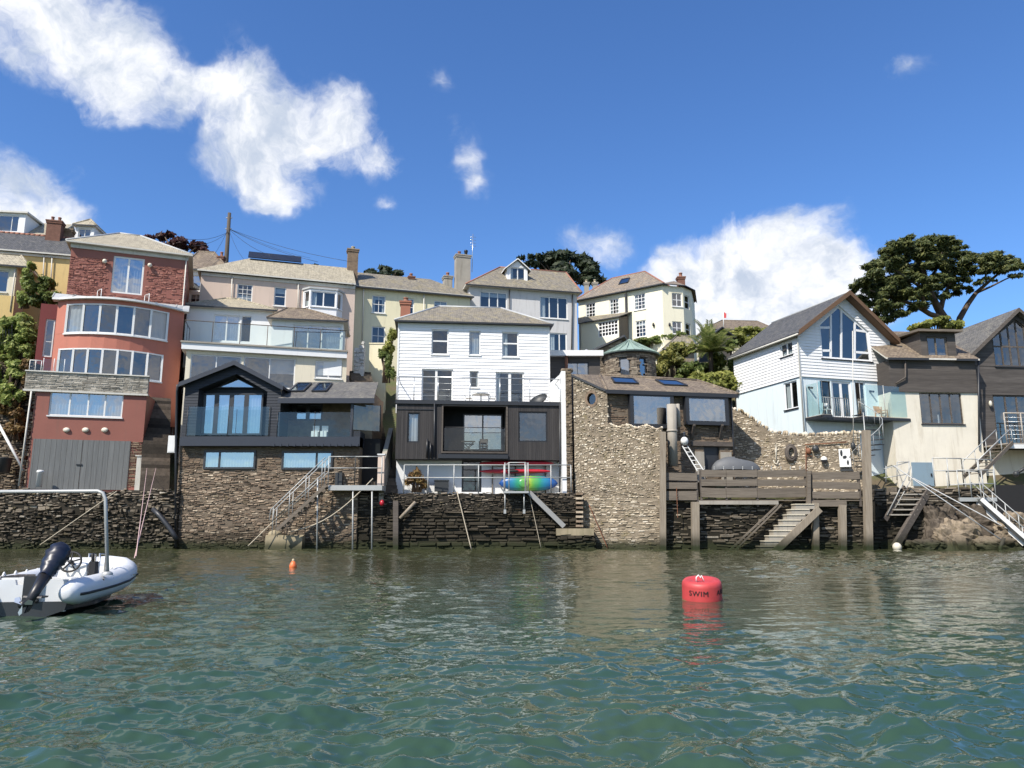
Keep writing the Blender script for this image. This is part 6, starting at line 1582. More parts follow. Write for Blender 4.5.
    def plate(sa, sb, dd): return lambda mb: (mb.box(F_, sa, sb, zf-.22, zf-.04, .0, dd, 0), mb.box(F_, sa+.02, sb-.02, zf-.04, zf, .0, dd-.02, 1))
    dF = 1.9; Ff = F_.shift(dF); x0, x1, x2, x3 = Ff.S(809, 421), Ff.S(833, 419), Ff.S(862, 421), Ff.S(911, 422)
    part('balcony_floor', ['charcoal_metal', 'deck_board'], t, plate(.2, x1, dF)); part('balcony_floor', ['charcoal_metal', 'deck_board'], t, plate(x2, x3, dF)); part('balcony_floor', ['charcoal_metal', 'deck_board'], t, plate(x1+.01, x2-.01, 1.0))
    balustrade(t, V(.3, zf, dF-.08), V(x0+.95, zf, dF-.08), 2.35, 2, 'teal_glass', 'galv', rail=False)
    balustrade(t, V(.3, zf, .1), V(.3, zf, dF-.08), 2.35, 2, 'teal_glass', 'galv', rail=False)
    balustrade(t, V(x2+.1, zf, dF-.08), V(x3-.06, zf, dF-.08), 2.3, 3, 'teal_glass', 'galv', rail=False)
    balustrade(t, V(x3-.06, zf, dF-.08), V(x3-.06, zf, -.9), 2.3, 3, 'teal_glass', 'galv', rail=False)
    # railings by the spiral stair
    mb = MB(); za_, zb_ = zf, zf+1.35
    for i in range(13): s = x1-.1+(x2-x1-.2)*i/12; mb.tube([V(s, za_, 1.0), V(s, zb_, 1.0)], .014, 5)
    mb.tube([V(x1-.1, zb_, 1.0), V(x2-.3, zb_, 1.0)], .025, 6); mb.build('stair_guard', 'galv', t)
    for (x, y, nm) in ((809, 0, 0), (870, 0, 0)):
        s = F_.S(x, 400); part('wall_spotlight', 'black_metal', t, lambda mb: (mb.tube([W(s, zc-.75, .02), W(s+.1, zc-.85, .35)], .07, 8)))
    return t, zf, zb, x1, x2, x3
GHT, GZF, GZB, GX1, GX2, GX3 = gable_house()
def flagpole(mb):
    a, b = P(853.5, 442, 51.3), P(852.5, 331, 51.3); mb.tube([a, b], .03, 8)
one('flagpole', 'old_trim', 'slim pale pole in front of the tall gable window', 'pole', flagpole)
def spiral():
    c = P(868, 470, 51.9); t = thing('spiral_staircase', 'grey metal spiral staircase beneath the glass balcony', 'staircase', (c.x, c.y, 4.0))
    zt = GZF; z0 = P(868, 476, 51.9).z-.5; part('newel', 'galv', t, lambda mb: mb.tube([(c.x, c.y, z0), (c.x, c.y, zt+.05)], .035, 8))
    n = 13; R_ = 1.15; a0 = radians(150)
    hand = []
    for i in range(n):
        a = a0+radians(24)*i; a2 = a+radians(26); z = z0+(zt-z0)*(i+1)/n
        def tr(mb):
            p = [Vector((c.x+.06*cos(a), c.y+.06*sin(a), z)), Vector((c.x+R_*cos(a), c.y+R_*sin(a), z)), Vector((c.x+R_*cos(a2), c.y+R_*sin(a2), z))]
            mb.slab(p, (0, 0, -.05))
        part('tread', 'charcoal_metal', t, tr); hand.append(Vector((c.x+R_*cos(a), c.y+R_*sin(a), z+1.0)))
    part('handrail', 'galv', t, lambda mb: (mb.tube(hand, .025, 6), [mb.tube([h-Vector((0, 0, 1)), h], .014, 5) for h in hand]))
spiral()
def wchair(base, fr):
    t = thing('deck_chair', 'light teak armchair on the right glass balcony', 'chair', base); b = Vector(base); U, N = fr.U, fr.N
    for i, (x, y) in enumerate(((0, 0), (.55, 0), (0, -.55), (.55, -.55))):
        part('leg', 'teak', t, lambda mb: mb.beam(b+U*x+N*y, b+U*x+N*y+Vector((0, 0, .62 if y == 0 else .95)), .06, .06, up=N))
    part('seat', 'teak', t, lambda mb: [mb.beam(b+U*-.02+N*(-.02-.09*k)+Vector((0, 0, .42)), b+U*.57+N*(-.02-.09*k)+Vector((0, 0, .42)), .07, .03) for k in range(7)])
    part('backrest', 'teak', t, lambda mb: [mb.beam(b+U*(.03+.08*k)+N*-.57+Vector((0, 0, .45)), b+U*(.03+.08*k)+N*-.72+Vector((0, 0, 1.0)), .065, .03, up=N) for k in range(7)])
    part('armrest', 'teak', t, lambda mb: [mb.beam(b+U*x+N*.03+Vector((0, 0, .64)), b+U*x+N*-.6+Vector((0, 0, .64)), .09, .035) for x in (0, .55)])
wchair(LF.w(LF.S(881, 412, 1.2), GZF, 1.2), LF)
def stool(mb):
    V = LF.w; s = LF.S(825, 415, .9)
    for a in (0, .4):
        for d in (.7, 1.1): mb.tube([V(s+a, GZF, d), V(s+a, GZF+(.5 if d > 1 else 1.0), d)], .025, 6)
    mb.box(LF, s-.03, s+.43, GZF+.47, GZF+.52, .68, 1.13); mb.box(LF, s-.03, s+.43, GZF+.75, GZF+.98, .66, .70)
one('balcony_chair', 'rail_white', 'plain metal chair on the left glass balcony', 'chair', stool)

# ------------------------------------------------------------------ DARK TIMBER HOUSES at the right
def dark_houses():
    A = line(899, 362, 974, 361, 54.5) ; A = flat(936, 362, 54.6, radians(4)); W = A.w
    t = thing('dark_boarded_house', 'dark timber boarded house with square dormer above cream wall', 'house', W(0, 4.5))
    s0, s1 = A.S(891, 400), A.S(978, 400); zc = A.Z(936, 392.5); zt = A.Z(936, 361); zb = 3.6
    w4 = rect(A.R(920.5, 393, 962.5, 424))
    facade(t, A, [(s0, zc), (s1, zc), (s1, zt), (s0, zt)], [], 'dark_board', 'upper_wall', board=.20, tilt=.03, d=.12, depth=7)
    facade(t, A, [(s0, zb), (s1, zb), (s1, zc-.0), (s0, zc-.0)], [dict(p=w4, cols=4, fw=.08, bw=.10, fm='dark_timber', gm='win_soft', sm='charcoal_metal', curtain=[(.42, .47, 0, .3), (.74, .79, 0, .3)])], 'stained_cream', 'lower_wall', depth=7)
    dr = A.R(912, 462.5, 932.5, 486)
    o = part('shed_door', 'shed_blue', t, lambda mb: (mb.box(A, dr[0], dr[1], dr[3], dr[2], .0, .10)))
    part('handle', 'black_metal', o, lambda mb: mb.box(A, dr[1]-.2, dr[1]-.12, (dr[2]+dr[3])/2-.15, (dr[2]+dr[3])/2+.05, .10, .16))
    zr = A.Z(930, 335, -5)
    plane_roof(t, [W(s0-.3, zt, .4), W(s1+.2, zt, .4), W(s1+.2, zr, -4.5), W(s0-.3, zr, -4.5)], 'roof_brown')
    plane_roof(t, [W(s0-.3, zr, -4.5), W(s1+.2, zr, -4.5), W(s1+.2, zt, -8), W(s0-.3, zt, -8)], 'roof_brown')
    for a, b in ((s0-.2, A.S(925, 361)), (A.S(953, 361), s1)): part('gutter', 'charcoal_metal', t, lambda mb: mb.box(A, a, b, zt-.06, zt+.10, .38, .5))
    D = A.shift(-.1); r = D.R(920.5, 333, 955.5, 361.5)
    facade(t, D, rect(r), [dict(p=rect(D.R(927, 337, 947, 360)), cols=2, vs=[.45], fw=.1, bw=.12, fm='grey_timber', gm='win_soft', sill=False)], 'dark_board', 'dormer', board=.2, tilt=.025, depth=5, d=.06)
    part('dormer_roof', ['roof_grey', 'grey_timber'], t, lambda mb: (mb.slab([D.w(r[0]-.35, r[2], .5), D.w(r[1]+.35, r[2], .5), D.w(r[1]+.35, r[2]+.35, -5), D.w(r[0]-.35, r[2]+.35, -5)], (0, 0, .17), 1)))
    gutter_pipe(t, [W(A.S(903, 362), zt, .3), W(A.S(902.5, 370), A.Z(900, 378), .3), W(A.S(894, 384), A.Z(894, 384), .25)], .06, 'dark_timber')
    gutter_pipe(t, [W(A.S(976.5, 365), zt, .25), W(A.S(977.5, 450), A.Z(977, 447), .2)], .07, 'charcoal_metal')
    # right hand gabled house
    B = flat(1000, 350, 55.8, radians(6)); V = B.w; th = thing('barn_house', 'brown boarded gabled house with glazed apex at the right edge', 'house', V(2, 4.5))
    xl = B.S(975.5, 400); xa = B.S(1016.5, 330); za = B.Z(1016, 313.5); zl = B.Z(975, 356); xr = 2*xa-xl; zc2 = B.Z(1000, 450)
    gw = [(B.S(993.5, 350), B.Z(1010, 366.5)), (2*xa-B.S(993.5, 350), B.Z(1010, 366.5)), (2*xa-B.S(993.5, 350), B.Z(994, 338)), (xa, B.Z(1016, 319.5)), (B.S(993.5, 350), B.Z(994, 338))]
    lw = [(B.S(995, 420), B.Z(1010, 447)), (xr-.8, B.Z(1010, 447)), (xr-.8, B.Z(1010, 395)), (B.S(995, 420), B.Z(1010, 395))]
    w_ = gw[1][0]-gw[0][0]
    facade(th, B, [(xl, zc2), (xr, zc2), (xr, zl), (xa, za), (xl, zl)], [dict(p=gw, cols=6, fw=.1, bw=.12, hs=[.42], fm='dark_timber', gm='win_soft', sm='charcoal_metal'), dict(p=lw, cols=6, fw=.12, bw=.12, fm='dark_timber', gm='win_soft', name='patio_door')], 'brown_board', 'gable_wall', board=.2, tilt=.03, depth=9)
    facade(th, B, [(xl, zb), (xr, zb), (xr, zc2), (xl, zc2)], [], 'stained_cream', 'lower_wall', depth=9, d=-.06)
    def roof(mb):
        for sA in (xl-.35, xr+.35): mb.slab([V(sA, zl-.3, .45), V(xa, za+.1, .45), V(xa, za+.1, -9.3), V(sA, zl-.3, -9.3)], (0, 0, .2), 0, 1)
    part('roof', ['roof_grey', 'dark_timber'], th, roof)
    part('bargeboard', 'dark_timber', th, lambda mb: [mb.slab([V(sA, zl-.36, .47), V(xa, za+.02, .47), V(xa, za+.32, .47), V(sA, zl-.04, .47)], B.N*.05) for sA in (xl-.4, xr+.4)])
    part('wall_lamp', 'lamp_pale', th, lambda mb: mb.ball(V(B.S(988.5, 404), B.Z(988.5, 404), .2), (.12, .12, .22), 8))
    # timber balcony deck
    dz = B.Z(1010, 447); bd = 2.6; Bd = B.shift(bd); a0 = Bd.S(1007, 444)
    part('balcony_floor', ['deck_board', 'rail_white'], th, lambda mb: (mb.box(B, a0, xr+1, dz-.1, dz, 0, bd), mb.box(B, a0-.02, xr+1, dz-.38, dz-.1, bd-.1, bd+.03, 1)))
    railing(th, V(a0+.1, dz, bd-.1), V(a0+7.6, dz, bd-.1), 2.1, 7, (1.0,), .045, 'deck_board', pr=.05)
    part('railing_wire', 'steel', th, lambda mb: [mb.tube([V(a0+.1, dz+.3*k, bd-.1), V(a0+7.6, dz+.3*k, bd-.1)], .012, 4) for k in range(1, 7)])
    part('stair', ['grey_timber', 'galv'], th, lambda mb: stair_flight(mb, V(a0+.1, dz, bd-.3), P(972, 476, 50.9), 1.0, 9))
    return A, B
def stair_flight(mb, top, bot, width, n, hand=1.0, mi=0, mr=1):
    """open timber/steel flight from top to bottom with a handrail on each side"""
    top, bot = Vector(top), Vector(bot); d = (bot-top); h = Vector((d.x, d.y, 0)).normalized(); x = Vector((-h.y, h.x, 0))*(width/2); up = Vector((0, 0, 1))
    for sg in (-1, 1): mb.beam(top+x*sg, bot+x*sg, .08, .24, mi)
    for i in range(n): p = top.lerp(bot, (i+.5)/n); mb.hexa([p-x-h*.13, p+x-h*.13, p+x+h*.13, p-x+h*.13, p-x-h*.13+up*.04, p+x-h*.13+up*.04, p+x+h*.13+up*.04, p-x+h*.13+up*.04], mi)
    if hand:
        for sg in (-1, 1):
            a, b = top+x*sg+up*hand, bot+x*sg+up*hand; mb.tube([a, b], .035, 6, mr)
            for k in (0, .33, .66, 1): q = top.lerp(bot, k)+x*sg; mb.tube([q, q+up*hand], .028, 6, mr)
DA, DB = dark_houses()
# ---- right hand quay furniture
QF = flat(950, 490, 50.9)
qp = lambda x, y, Y=50.9: P(x, y, Y)
def walkway():
    t = thing('quay_railing', 'galvanised guard railing along the stone quay below the cream wall', 'railing', qp(964, 487, 51.5))
    for a, b, n in (((935, 486), (964, 486.5), 3), ((964, 486.5), (996, 488), 3)):
        p, q = P(*a, 51.4), P(*b, 51.4); h = P(a[0], a[1]-28, 51.4).z-p.z; railing(t, p, q, h, n, (1.0, .55), .035, pr=.04)
walkway()
def platform():
    Y = 50.2; f = flat(978, 498, Y); a, b = f.S(959.5, 498), f.S(997, 498); z = f.Z(978, 497.5)
    t = thing('landing_platform', 'galvanised landing platform with railings over the shore rocks', 'platform', f.w((a+b)/2, z))
    part('floor', 'galv', t, lambda mb: mb.box(f, a, b, z-.25, z, -1.3, 0))
    h = f.Z(978, 470)-z
    for p, q, n in ((f.w(a+.03, z, -.04), f.w(b-.03, z, -.04), 4), (f.w(a+.03, z, -1.26), f.w(b-.03, z, -1.26), 3)): railing(t, p, q, h, n, (1.0, .5), .032, pr=.035)
    for x in (963, 994): part('leg', 'galv', t, lambda mb, x=x: mb.tube([f.w(f.S(x, 500), z-.2, -.6), f.w(f.S(x, 500), .2, -.6)], .07, 7))
    part('brace', 'galv', t, lambda mb: mb.beam(P(985, 503, Y), P(976, 513.5, Y), .07, .07))
platform()
def gangway(name, label, top, bot, width, deckm='galv', rail_h=1.1, Yt=50.0, Yb=48.0, offset=(0, .9)):
    a, b = P(*top, Yt), P(*bot, Yb); off = Vector((offset[0], offset[1], 0)); t = thing(name, label, 'gangway', b); up = Vector((0, 0, 1))
    for sg in (0, 1): part('side_beam', 'rail_white', t, lambda mb: mb.beam(a+off*sg, b+off*sg, .10, .22))
    part('deck', deckm, t, lambda mb: mb.slab([a, b, b+off, a+off], (0, 0, .06)))
    for sg in (0, 1):
        p, q = a+off*sg, b+off*sg; railing(t, p, q, rail_h, 5, (1.0, .5), .03, 'galv', 'handrail')
gangway('gangway', 'long white gangway ramp sloping down at the right edge', (981.5, 499), (1034, 545), .9, Yt=49.7, Yb=47.4)
def raised(mb):
    # two hauling poles crossing in front of the rocks
    mb.tube([P(893.5, 465.5, 50.0), P(1003, 541, 48.2)], .035, 7); mb.tube([P(911, 477, 50.6), P(1010, 530, 48.8), P(1030, 541, 48.4)], .035, 7)
    for k in (.1, .38, .62, .86): pass
one('boat_hauling_rails', 'lead', 'long thin pale rails running from the quay down over the rocks', 'rails', raised)
def wsteps():
    t = thing('boat_steps', 'wooden boat steps with a long mossy stringer beside the mooring post', 'steps', P(915, 510, 50.3))
    a, b = P(930.5, 487, 50.6), P(894, 548, 49.4); part('stringer', 'dark_timber', t, lambda mb: mb.beam(a, b, .25, .42))
    for i in range(6):
        k = .04+i*.085; p = a.lerp(b, k); part('tread', 'concrete', t, lambda mb: mb.hexa([p+Vector(v) for v in ((-1.55, -.15, -.04), (-.02, -.15, -.04), (-.02, .2, -.04), (-1.55, .2, -.04), (-1.55, -.15, .04), (-.02, -.15, .04), (-.02, .2, .04), (-1.55, .2, .04))]))
    part('far_stringer', 'dark_timber', t, lambda mb: mb.beam(a+Vector((-1.6, .1, 0)), a.lerp(b, .55)+Vector((-1.6, .1, 0)), .12, .3))
    part('handrail', 'galv', t, lambda mb: (mb.tube([P(911.5, 466, 50.6), P(887, 515, 50.0)], .03, 6), mb.tube([P(912, 478, 50.6), P(895, 508, 50.2)], .03, 6), [mb.tube([P(x, y, 50.4), P(x+.5, y+20, 50.4)], .03, 6) for x, y in ((911.5, 466), (899, 490))]))
wsteps()
def small_rail(mb):
    for a, b in (((884, 469), (908, 462)), ((884, 478), (908, 474)), ((897, 462), (909, 462))): mb.tube([P(*a, 51.2), P(*b, 51.2)], .03, 6)
    for x, y0, y1 in ((886, 466, 482), (897, 462, 480), (909, 461, 481)): mb.tube([P(x, y0, 51.2), P(x, y1, 51.2)], .035, 6)
one('quay_handrail', 'galv', 'short grey handrail at the foot of the spiral staircase', 'handrail', small_rail)
# rocks
def rock(mb, c, r, seed):
    R = np.random.default_rng(seed); n, m_ = 64, 36; v = []
    for i in range(m_+1):
        t = pi*i/m_
        for k in range(n):
            a = 2*pi*k/n; d = Vector((sin(t)*cos(a), sin(t)*sin(a), cos(t)))
            d = Vector((abs(d.x)**.7*(1 if d.x > 0 else -1), abs(d.y)**.7*(1 if d.y > 0 else -1), abs(d.z)**.7*(1 if d.z > 0 else -1)))
            q = 1+.30*mnoise.noise(d*1.6+Vector((seed*3.1, 0, 0)))+.16*abs(mnoise.noise(d*3.5+Vector((seed, 2, 0))))+.06*mnoise.noise(d*9)
            w0 = Vector(c)+Vector((d.x*r[0]*q, d.y*r[1]*q, d.z*r[2]*q)); vd = mnoise.voronoi(w0*.9+Vector((0, 0, w0.x*.35)))[0]
            q *= 1-.16*max(0, 1-(vd[1]-vd[0])*5)+.05*((w0.z*2.6+w0.x*.5) % 1.0)
            v.append(Vector(c)+Vector((d.x*r[0]*q, d.y*r[1]*q, d.z*r[2]*q)))
    mb.add(v, [(i*n+k, (i+1)*n+k, (i+1)*n+(k+1) % n, i*n+(k+1) % n) for i in range(m_) for k in range(n)], 0, False)
for i, (x, y, Y, rx, rz, lab) in enumerate(((958, 545, 49.7, 1.5, 1.5, 'biggest pale shore rock below the gangways'), (993, 549, 49.2, 1.5, .8, 'low flat rock at the water below the white gangway'), (1012, 530, 49.8, 1.3, 1.0, 'rounded rock under the lower end of the gangway'),
        (938, 530, 50.6, 1.1, 1.7, 'dark upright rock beside the boat steps'), (975, 530, 50.7, 1.6, 1.6, 'dark rock mass under the landing platform'), (1035, 545, 49.5, 1.6, 1.0, 'shore rock cut by the right edge'), (925, 549, 49.7, 1.2, .6, 'weedy low rock near the boat steps'), (1005, 545, 50.3, 1.2, 1.4, 'brown rock behind the lower gangway'))):
    one('shore_rock', 'rock' if i in (0, 1, 2) else 'rock_dark', lab, 'rock', lambda mb: rock(mb, P(x, y, Y), (rx, .9, rz), i+2))
one('weathered_stake', 'dark_timber', 'dark crooked stake standing in the water at the right', 'stake', lambda mb: mb.tube([P(1002, 556, 47.8), P(1000, 548, 47.8), P(1004, 538, 47.8)], .11, 7))
one('mooring_ball', 'lamp_pale', 'pale round weight at the foot of the boat steps', 'weight', lambda mb: mb.ball(P(897, 547, 49.2), .28, 10))
one('wall_crane', 'bin_dark', 'small dark davit arm on the cream wall at the right edge', 'davit', lambda mb: (mb.tube([P(1017, 473, 52.0), P(1030, 465, 52.0)], .1, 7), mb.ball(P(1016, 474, 52.0), .2, 8)))
def shade_panel(mb):
    f = flat(1010, 495, 50.25); mb.box(f, f.S(996, 500), f.S(1060, 500), 1.5, f.Z(1010, 485), -.2, 0)  # near-black box just proud of the wall paints the shade of the void
one('quay_shade_panel', 'void', 'near-black panel standing in for the shaded void under the brown gabled house', 'opening', shade_panel)
# ------------------------------------------------------------------ TREES AND PLANTS
def limb(mb, pts, r0, r1, n=7):
    k = len(pts); mb.tube(pts, r0, n, rs=[r0+(r1-r0)*i/(k-1) for i in range(k)])
def pine():
    Y = 92.0; base = P(945, 330, Y); t = thing('pine_tree', 'big spreading pine with flat topped crown above the dark houses', 'tree', (base.x, Y, 20))
    q = lambda x, y, dy=0: P(x, y, Y+dy)
    mb = MB()
    limb(mb, [q(950, 345), q(944, 318), q(938, 308), q(932, 296), q(928, 282), q(922, 268), q(915, 258)], .62, .16)
    limb(mb, [q(943, 318), q(930, 314, -.5), q(915, 305, -1), q(900, 300, -1.5), q(884, 296, -2), q(870, 290, -2)], .38, .08)
    limb(mb, [q(953, 345, .5), q(960, 318, .5), q(968, 304, .5), q(976, 293, .6), q(986, 284, .8), q(998, 274, 1), q(1010, 268, 1)], .42, .09)
    limb(mb, [q(940, 312), q(944, 296, 1), q(950, 284, 1), q(957, 272, 1.4), q(964, 262, 2)], .34, .08)
    limb(mb, [q(932, 296), q(922, 288, -2), q(908, 279, -3), q(895, 270, -3)], .26, .07)
    limb(mb, [q(928, 282), q(936, 270, 2), q(940, 256, 2), q(945, 246, 2)], .24, .06)
    limb(mb, [q(925, 311, -1), q(923, 298, -1.5), q(919, 284, -2), q(908, 262, -2)], .26, .06)
    limb(mb, [q(976, 293, .6), q(990, 287, -.6), q(1006, 279, -1), q(1019, 274, -1)], .17, .04)
    limb(mb, [q(900, 300, -1.5), q(888, 306, -2), q(874, 310, -2.4)], .16, .05)
    limb(mb, [q(986, 284, .8), q(986, 274, 1), q(984, 262, 1.4)], .13, .04)
    mb.build('trunk', 'bark', t)
    pads = [(868,292,15,8),(862,301,9,6),(872,278,15,8),(885,268,17,9),(893,256,17,8),(908,250,17,8),(925,244,18,7),(940,246,16,7),(955,250,13,6),(966,257,10,5),(880,288,16,8),(893,280,16,8),(908,268,17,8),(922,260,17,8),
            (938,258,14,7),(952,264,14,6),(899,296,14,6),(886,304,13,6),(870,311,14,6),(880,319,15,6),(895,314,10,5),(912,288,14,7),(926,276,14,7),(944,277,10,5),(958,280,12,5),(948,290,11,5),(962,290,9,3.5),(974,260,12,5),(986,256,13,5),(1000,258,13,4.5),
            (1012,263,10,4),(1019,267,6,3),(992,266,12,3.5),(978,270,10,3.5),(1004,270,9,3),(1014,276,7,2.5),(990,279,7,2.5),(918,304,10,4),(930,296,8,4),(908,312,9,4),(975,282,7,3),(860,288,7,5),(1002,269,10,4),(1012,268,9,4),(982,266,12,4),(968,272,9,4),(932,283,12,6),(915,241,14,5),(940,241,14,5),(900,246,12,5),(880,262,14,6),(955,246,10,5),(890,290,14,8),(905,278,14,8),(875,300,12,7),(918,268,14,7),(935,250,14,6),(945,268,14,7),(960,268,12,6),(915,296,10,6),(925,288,12,6),(948,296,8,4),(890,308,10,6)]
    R = random.Random(2); cls = []
    for (x, y, rx, ry) in pads:
        for k in range(6):
            c = cl(x+R.uniform(-.95, .95)*rx, y+R.uniform(-.75, .75)*ry, Y+R.uniform(-5, 5)*(1.2 if 880 < x < 960 else .6), rx*R.uniform(.3, .58), ry*R.uniform(.3, .6), None); cls.append(c)
    v = leaf_mesh(cls, 140000, .17, 21, 3.2, .2, .7); leaf_obj('crown', v, 'leaf_pine', t)
pine()
def tree(name, label, Y, pads, n, size, mat, seed, trunk=None, group=None, dp=3.0):
    x = sum(p[0] for p in pads)/len(pads); y = max(p[1]+p[3] for p in pads); b = P(x, y+8, Y); t = thing(name, label, 'tree', b, group)
    R = random.Random(seed); cls = []
    for (px, py, rx, ry) in pads:
        for k in range(3): cls.append(cl(px+R.uniform(-.5, .5)*rx, py+R.uniform(-.5, .5)*ry, Y+R.uniform(-dp, dp), rx*R.uniform(.4, .65), ry*R.uniform(.4, .7)))
    leaf_obj('crown', leaf_mesh(cls, n, size, seed, 2.2, .45), mat, t)
    mb = MB(); limb(mb, [b-Vector((0, 0, 6)), b, P(x, y-(y-pads[0][1])*.5, Y)], .4, .2)
    for (px, py, rx, ry) in pads: limb(mb, [P(x, y, Y), P((x+px)/2, (y+py)/2+2, Y), P(px, py, Y)], .22, .05, 6)
    mb.build('trunk', 'bark', t)
tree('evergreen_tree', 'dark evergreen tree behind the grey hipped house', 104, [(545,262,16,9),(562,260,18,8),(580,264,16,9),(592,270,12,8),(560,272,22,8),(585,278,14,7),(530,264,9,6),(536,257,10,4),(572,255,8,4),(598,278,8,6),(522,258,5,2.5)], 12000, .36, 'leaf_dark', 5)
tree('evergreen_tree', 'small dark treetop behind the primrose terrace roof', 112, [(370,272,9,4),(383,270,11,4),(396,273,9,3),(378,276,16,4)], 3000, .34, 'leaf_dark', 6)
tree('beech_tree', 'dark copper leaved tree behind the red house roof', 84, [(152,240,9,5),(165,237,11,5),(180,242,13,6),(196,248,10,6),(170,248,18,7),(206,252,7,5)], 5000, .28, 'leaf_copper', 7)
tree('evergreen_tree', 'tiny dark treetop beside the solar panel roof', 110, [(316,266,4,2.5),(313,268,5,2.5)], 500, .3, 'leaf_dark', 8)
def shrub(name, label, Y, pads, n, size, mat, seed, asp=1.8, dp=None, group=None, cat='shrub'):
    R = random.Random(seed); cls = []
    for (px, py, rx, ry) in pads:
        for k in range(5): cls.append(cl(px+R.uniform(-.75, .75)*rx, py+R.uniform(-.7, .8)*ry, Y+R.uniform(-.5, .5), rx*R.uniform(.35, .7), ry*R.uniform(.35, .7), dp))
    return bush(name, label, cat, cls, int(n*1.3), size, mat, seed, group, True, asp)
shrub('ivy_column', 'ivy climbing the corner of the yellow house', 58.2, [(27,274,4,8),(28,287,5,9),(26,300,6,9),(31,265,3,4)], 4200, .16, 'leaf_ivy', 10, dp=.5, cat='ivy')
shrub('ivy_hedge', 'thick light green hedge below the yellow house', 57.0, [(15,327,10,9),(28,324,9,8),(32,338,7,10),(22,345,10,10),(10,352,8,10),(33,352,5,7),(-8,335,12,13)], 8500, .19, 'leaf_ivy', 11, dp=.9, cat='hedge')
shrub('garden_shrub', 'leafy green shrub between yellow house and red house', 58.5, [(44,290,8,8),(54,297,7,7),(40,300,7,7),(48,283,5,5),(60,300,4,4)], 3000, .17, 'leaf_green', 12, dp=.7)
shrub('climbing_plant', 'rusty autumn plant growing on the left terrace wall', 52.0, [(18,417,7,8),(12,428,6,6),(20,430,5,7)], 1400, .15, 'leaf_rust', 13, dp=.3)
shrub('climbing_plant', 'dark green creeper covering the left terrace wall', 52.0, [(8,385,10,9),(15,375,9,7),(5,398,9,9),(-5,380,9,16),(20,392,6,7),(14,365,9,5)], 4200, .15, 'leaf_ivy', 14, dp=.35)
shrub('climbing_plant', 'pale dry creeper hanging over the top of left terrace wall', 52.1, [(20,366,8,6),(8,408,8,7),(24,380,3,10)], 1300, .14, 'leaf_rust', 15, dp=.3)
def tw(mb):
    f = flat(0, 430, 52.4); a, b = f.S(-80, 430), f.S(29, 430); zt = f.Z(10, 362)
    stones(mb, f, a, b, 3.2, zt, (.2, .55), (.09, .2), .03, (.0, .12), jit=.04, wav=.1); profile_back(mb, f, a, b, 3.2, zt-.1, 0, .8, 1)
one('terrace_wall', ['rubble', 'mortar_dark'], 'rough rubble terrace wall with creepers left of the grey garage doors', 'wall', tw)
def terrace2(mb):
    f = flat(0, 340, 58.6); a, b = f.S(-80, 340), f.S(58, 340); mb.box(f, a, b, 4, f.Z(20, 352), -.4, 0)
one('terrace_wall', ['rubble'], 'upper terrace wall hidden behind the light green hedge', 'wall', terrace2)
one('garden_railing', 'black_metal', 'dark upright railings beside the light green hedge', 'railing', lambda mb: [mb.tube([P(x, 345, 56.2), P(x, 322, 56.2)], .025, 5) for x in (0, 3, 6, 9, 12)]+[mb.tube([P(-2, y, 56.2), P(14, y, 56.2)], .025, 5) for y in (323, 343)])
one('leaning_pole', 'rail_white', 'long pale pole leaning across the left terrace wall', 'pole', lambda mb: mb.tube([P(-2, 423, 51.5), P(24, 471, 51.2)], .09, 8))
one('garden_tub', ['bin_dark'], 'dark tub at the foot of the left terrace wall', 'tub', lambda mb: mb.lathe(P(3, 473, 51.4), [(0, 0), (.38, 0), (.46, .95), (.5, 1.0), (.42, 1.0), (.38, .7), (0, .7)], 18))
shrub('cypress_shrub', 'small bright green shrub beside the white boarded house', 58.5, [(392,337,4,8),(390,345,5,6),(388,352,4,5)], 1200, .16, 'leaf_yellow', 16, dp=.5)
shrub('wall_shrub', 'dark tangled plants beside the top of the steep steps', 58.0, [(386,362,5,9),(391,368,4,9),(382,355,4,5)], 1200, .16, 'leaf_green', 17, dp=.5)
shrub('potted_plant', 'dry straggly plants on the quay below the charcoal storey', 50.9, [(410,479,4,8),(418,477,4,7),(424,483,3,5)], 260, .13, 'leaf_rust', 18, 4.0, dp=.3, cat='plant')
shrub('hedge', 'clipped dark hedge in front of the hill house', 77.0, [(642,342,9,4),(655,341,9,4),(668,340,8,4),(678,337,7,4),(632,344,7,3)], 3600, .2, 'leaf_green', 19, dp=.9, cat='hedge')
shrub('garden_shrub', 'olive brown shrub beside the stone turret', 65.0, [(664,360,9,9),(672,352,8,7),(660,369,8,7),(678,362,9,9),(686,350,8,7)], 4600, .17, 'leaf_olive', 20, dp=1.1)
shrub('garden_shrub', 'dark green shrub under the palm fronds', 64.5, [(690,370,8,8),(682,374,7,6),(699,369,6,6)], 2600, .18, 'leaf_green', 21, dp=1.0)
shrub('garden_shrub', 'bright yellow green shrub behind the boathouse roof', 62.5, [(700,381,12,8),(714,380,12,8),(726,378,9,9),(688,384,8,5),(720,388,12,6),(733,384,6,8)], 6500, .18, 'leaf_yellow', 22, dp=1.1)
shrub('garden_shrub', 'leafy green shrub left of the white gabled house', 65.5, [(734,362,6,8),(731,346,5,5),(735,372,6,8)], 2400, .2, 'leaf_green', 23, dp=1.0)
shrub('garden_shrub', 'sunlit green shrubs below the low brown roof on the skyline', 88.0, [(735,334,9,5),(748,332,10,5),(760,334,8,5),(725,338,8,5),(708,334,6,5),(745,340,14,6),(775,335,12,5)], 4200, .24, 'leaf_yellow', 24, dp=1.3)
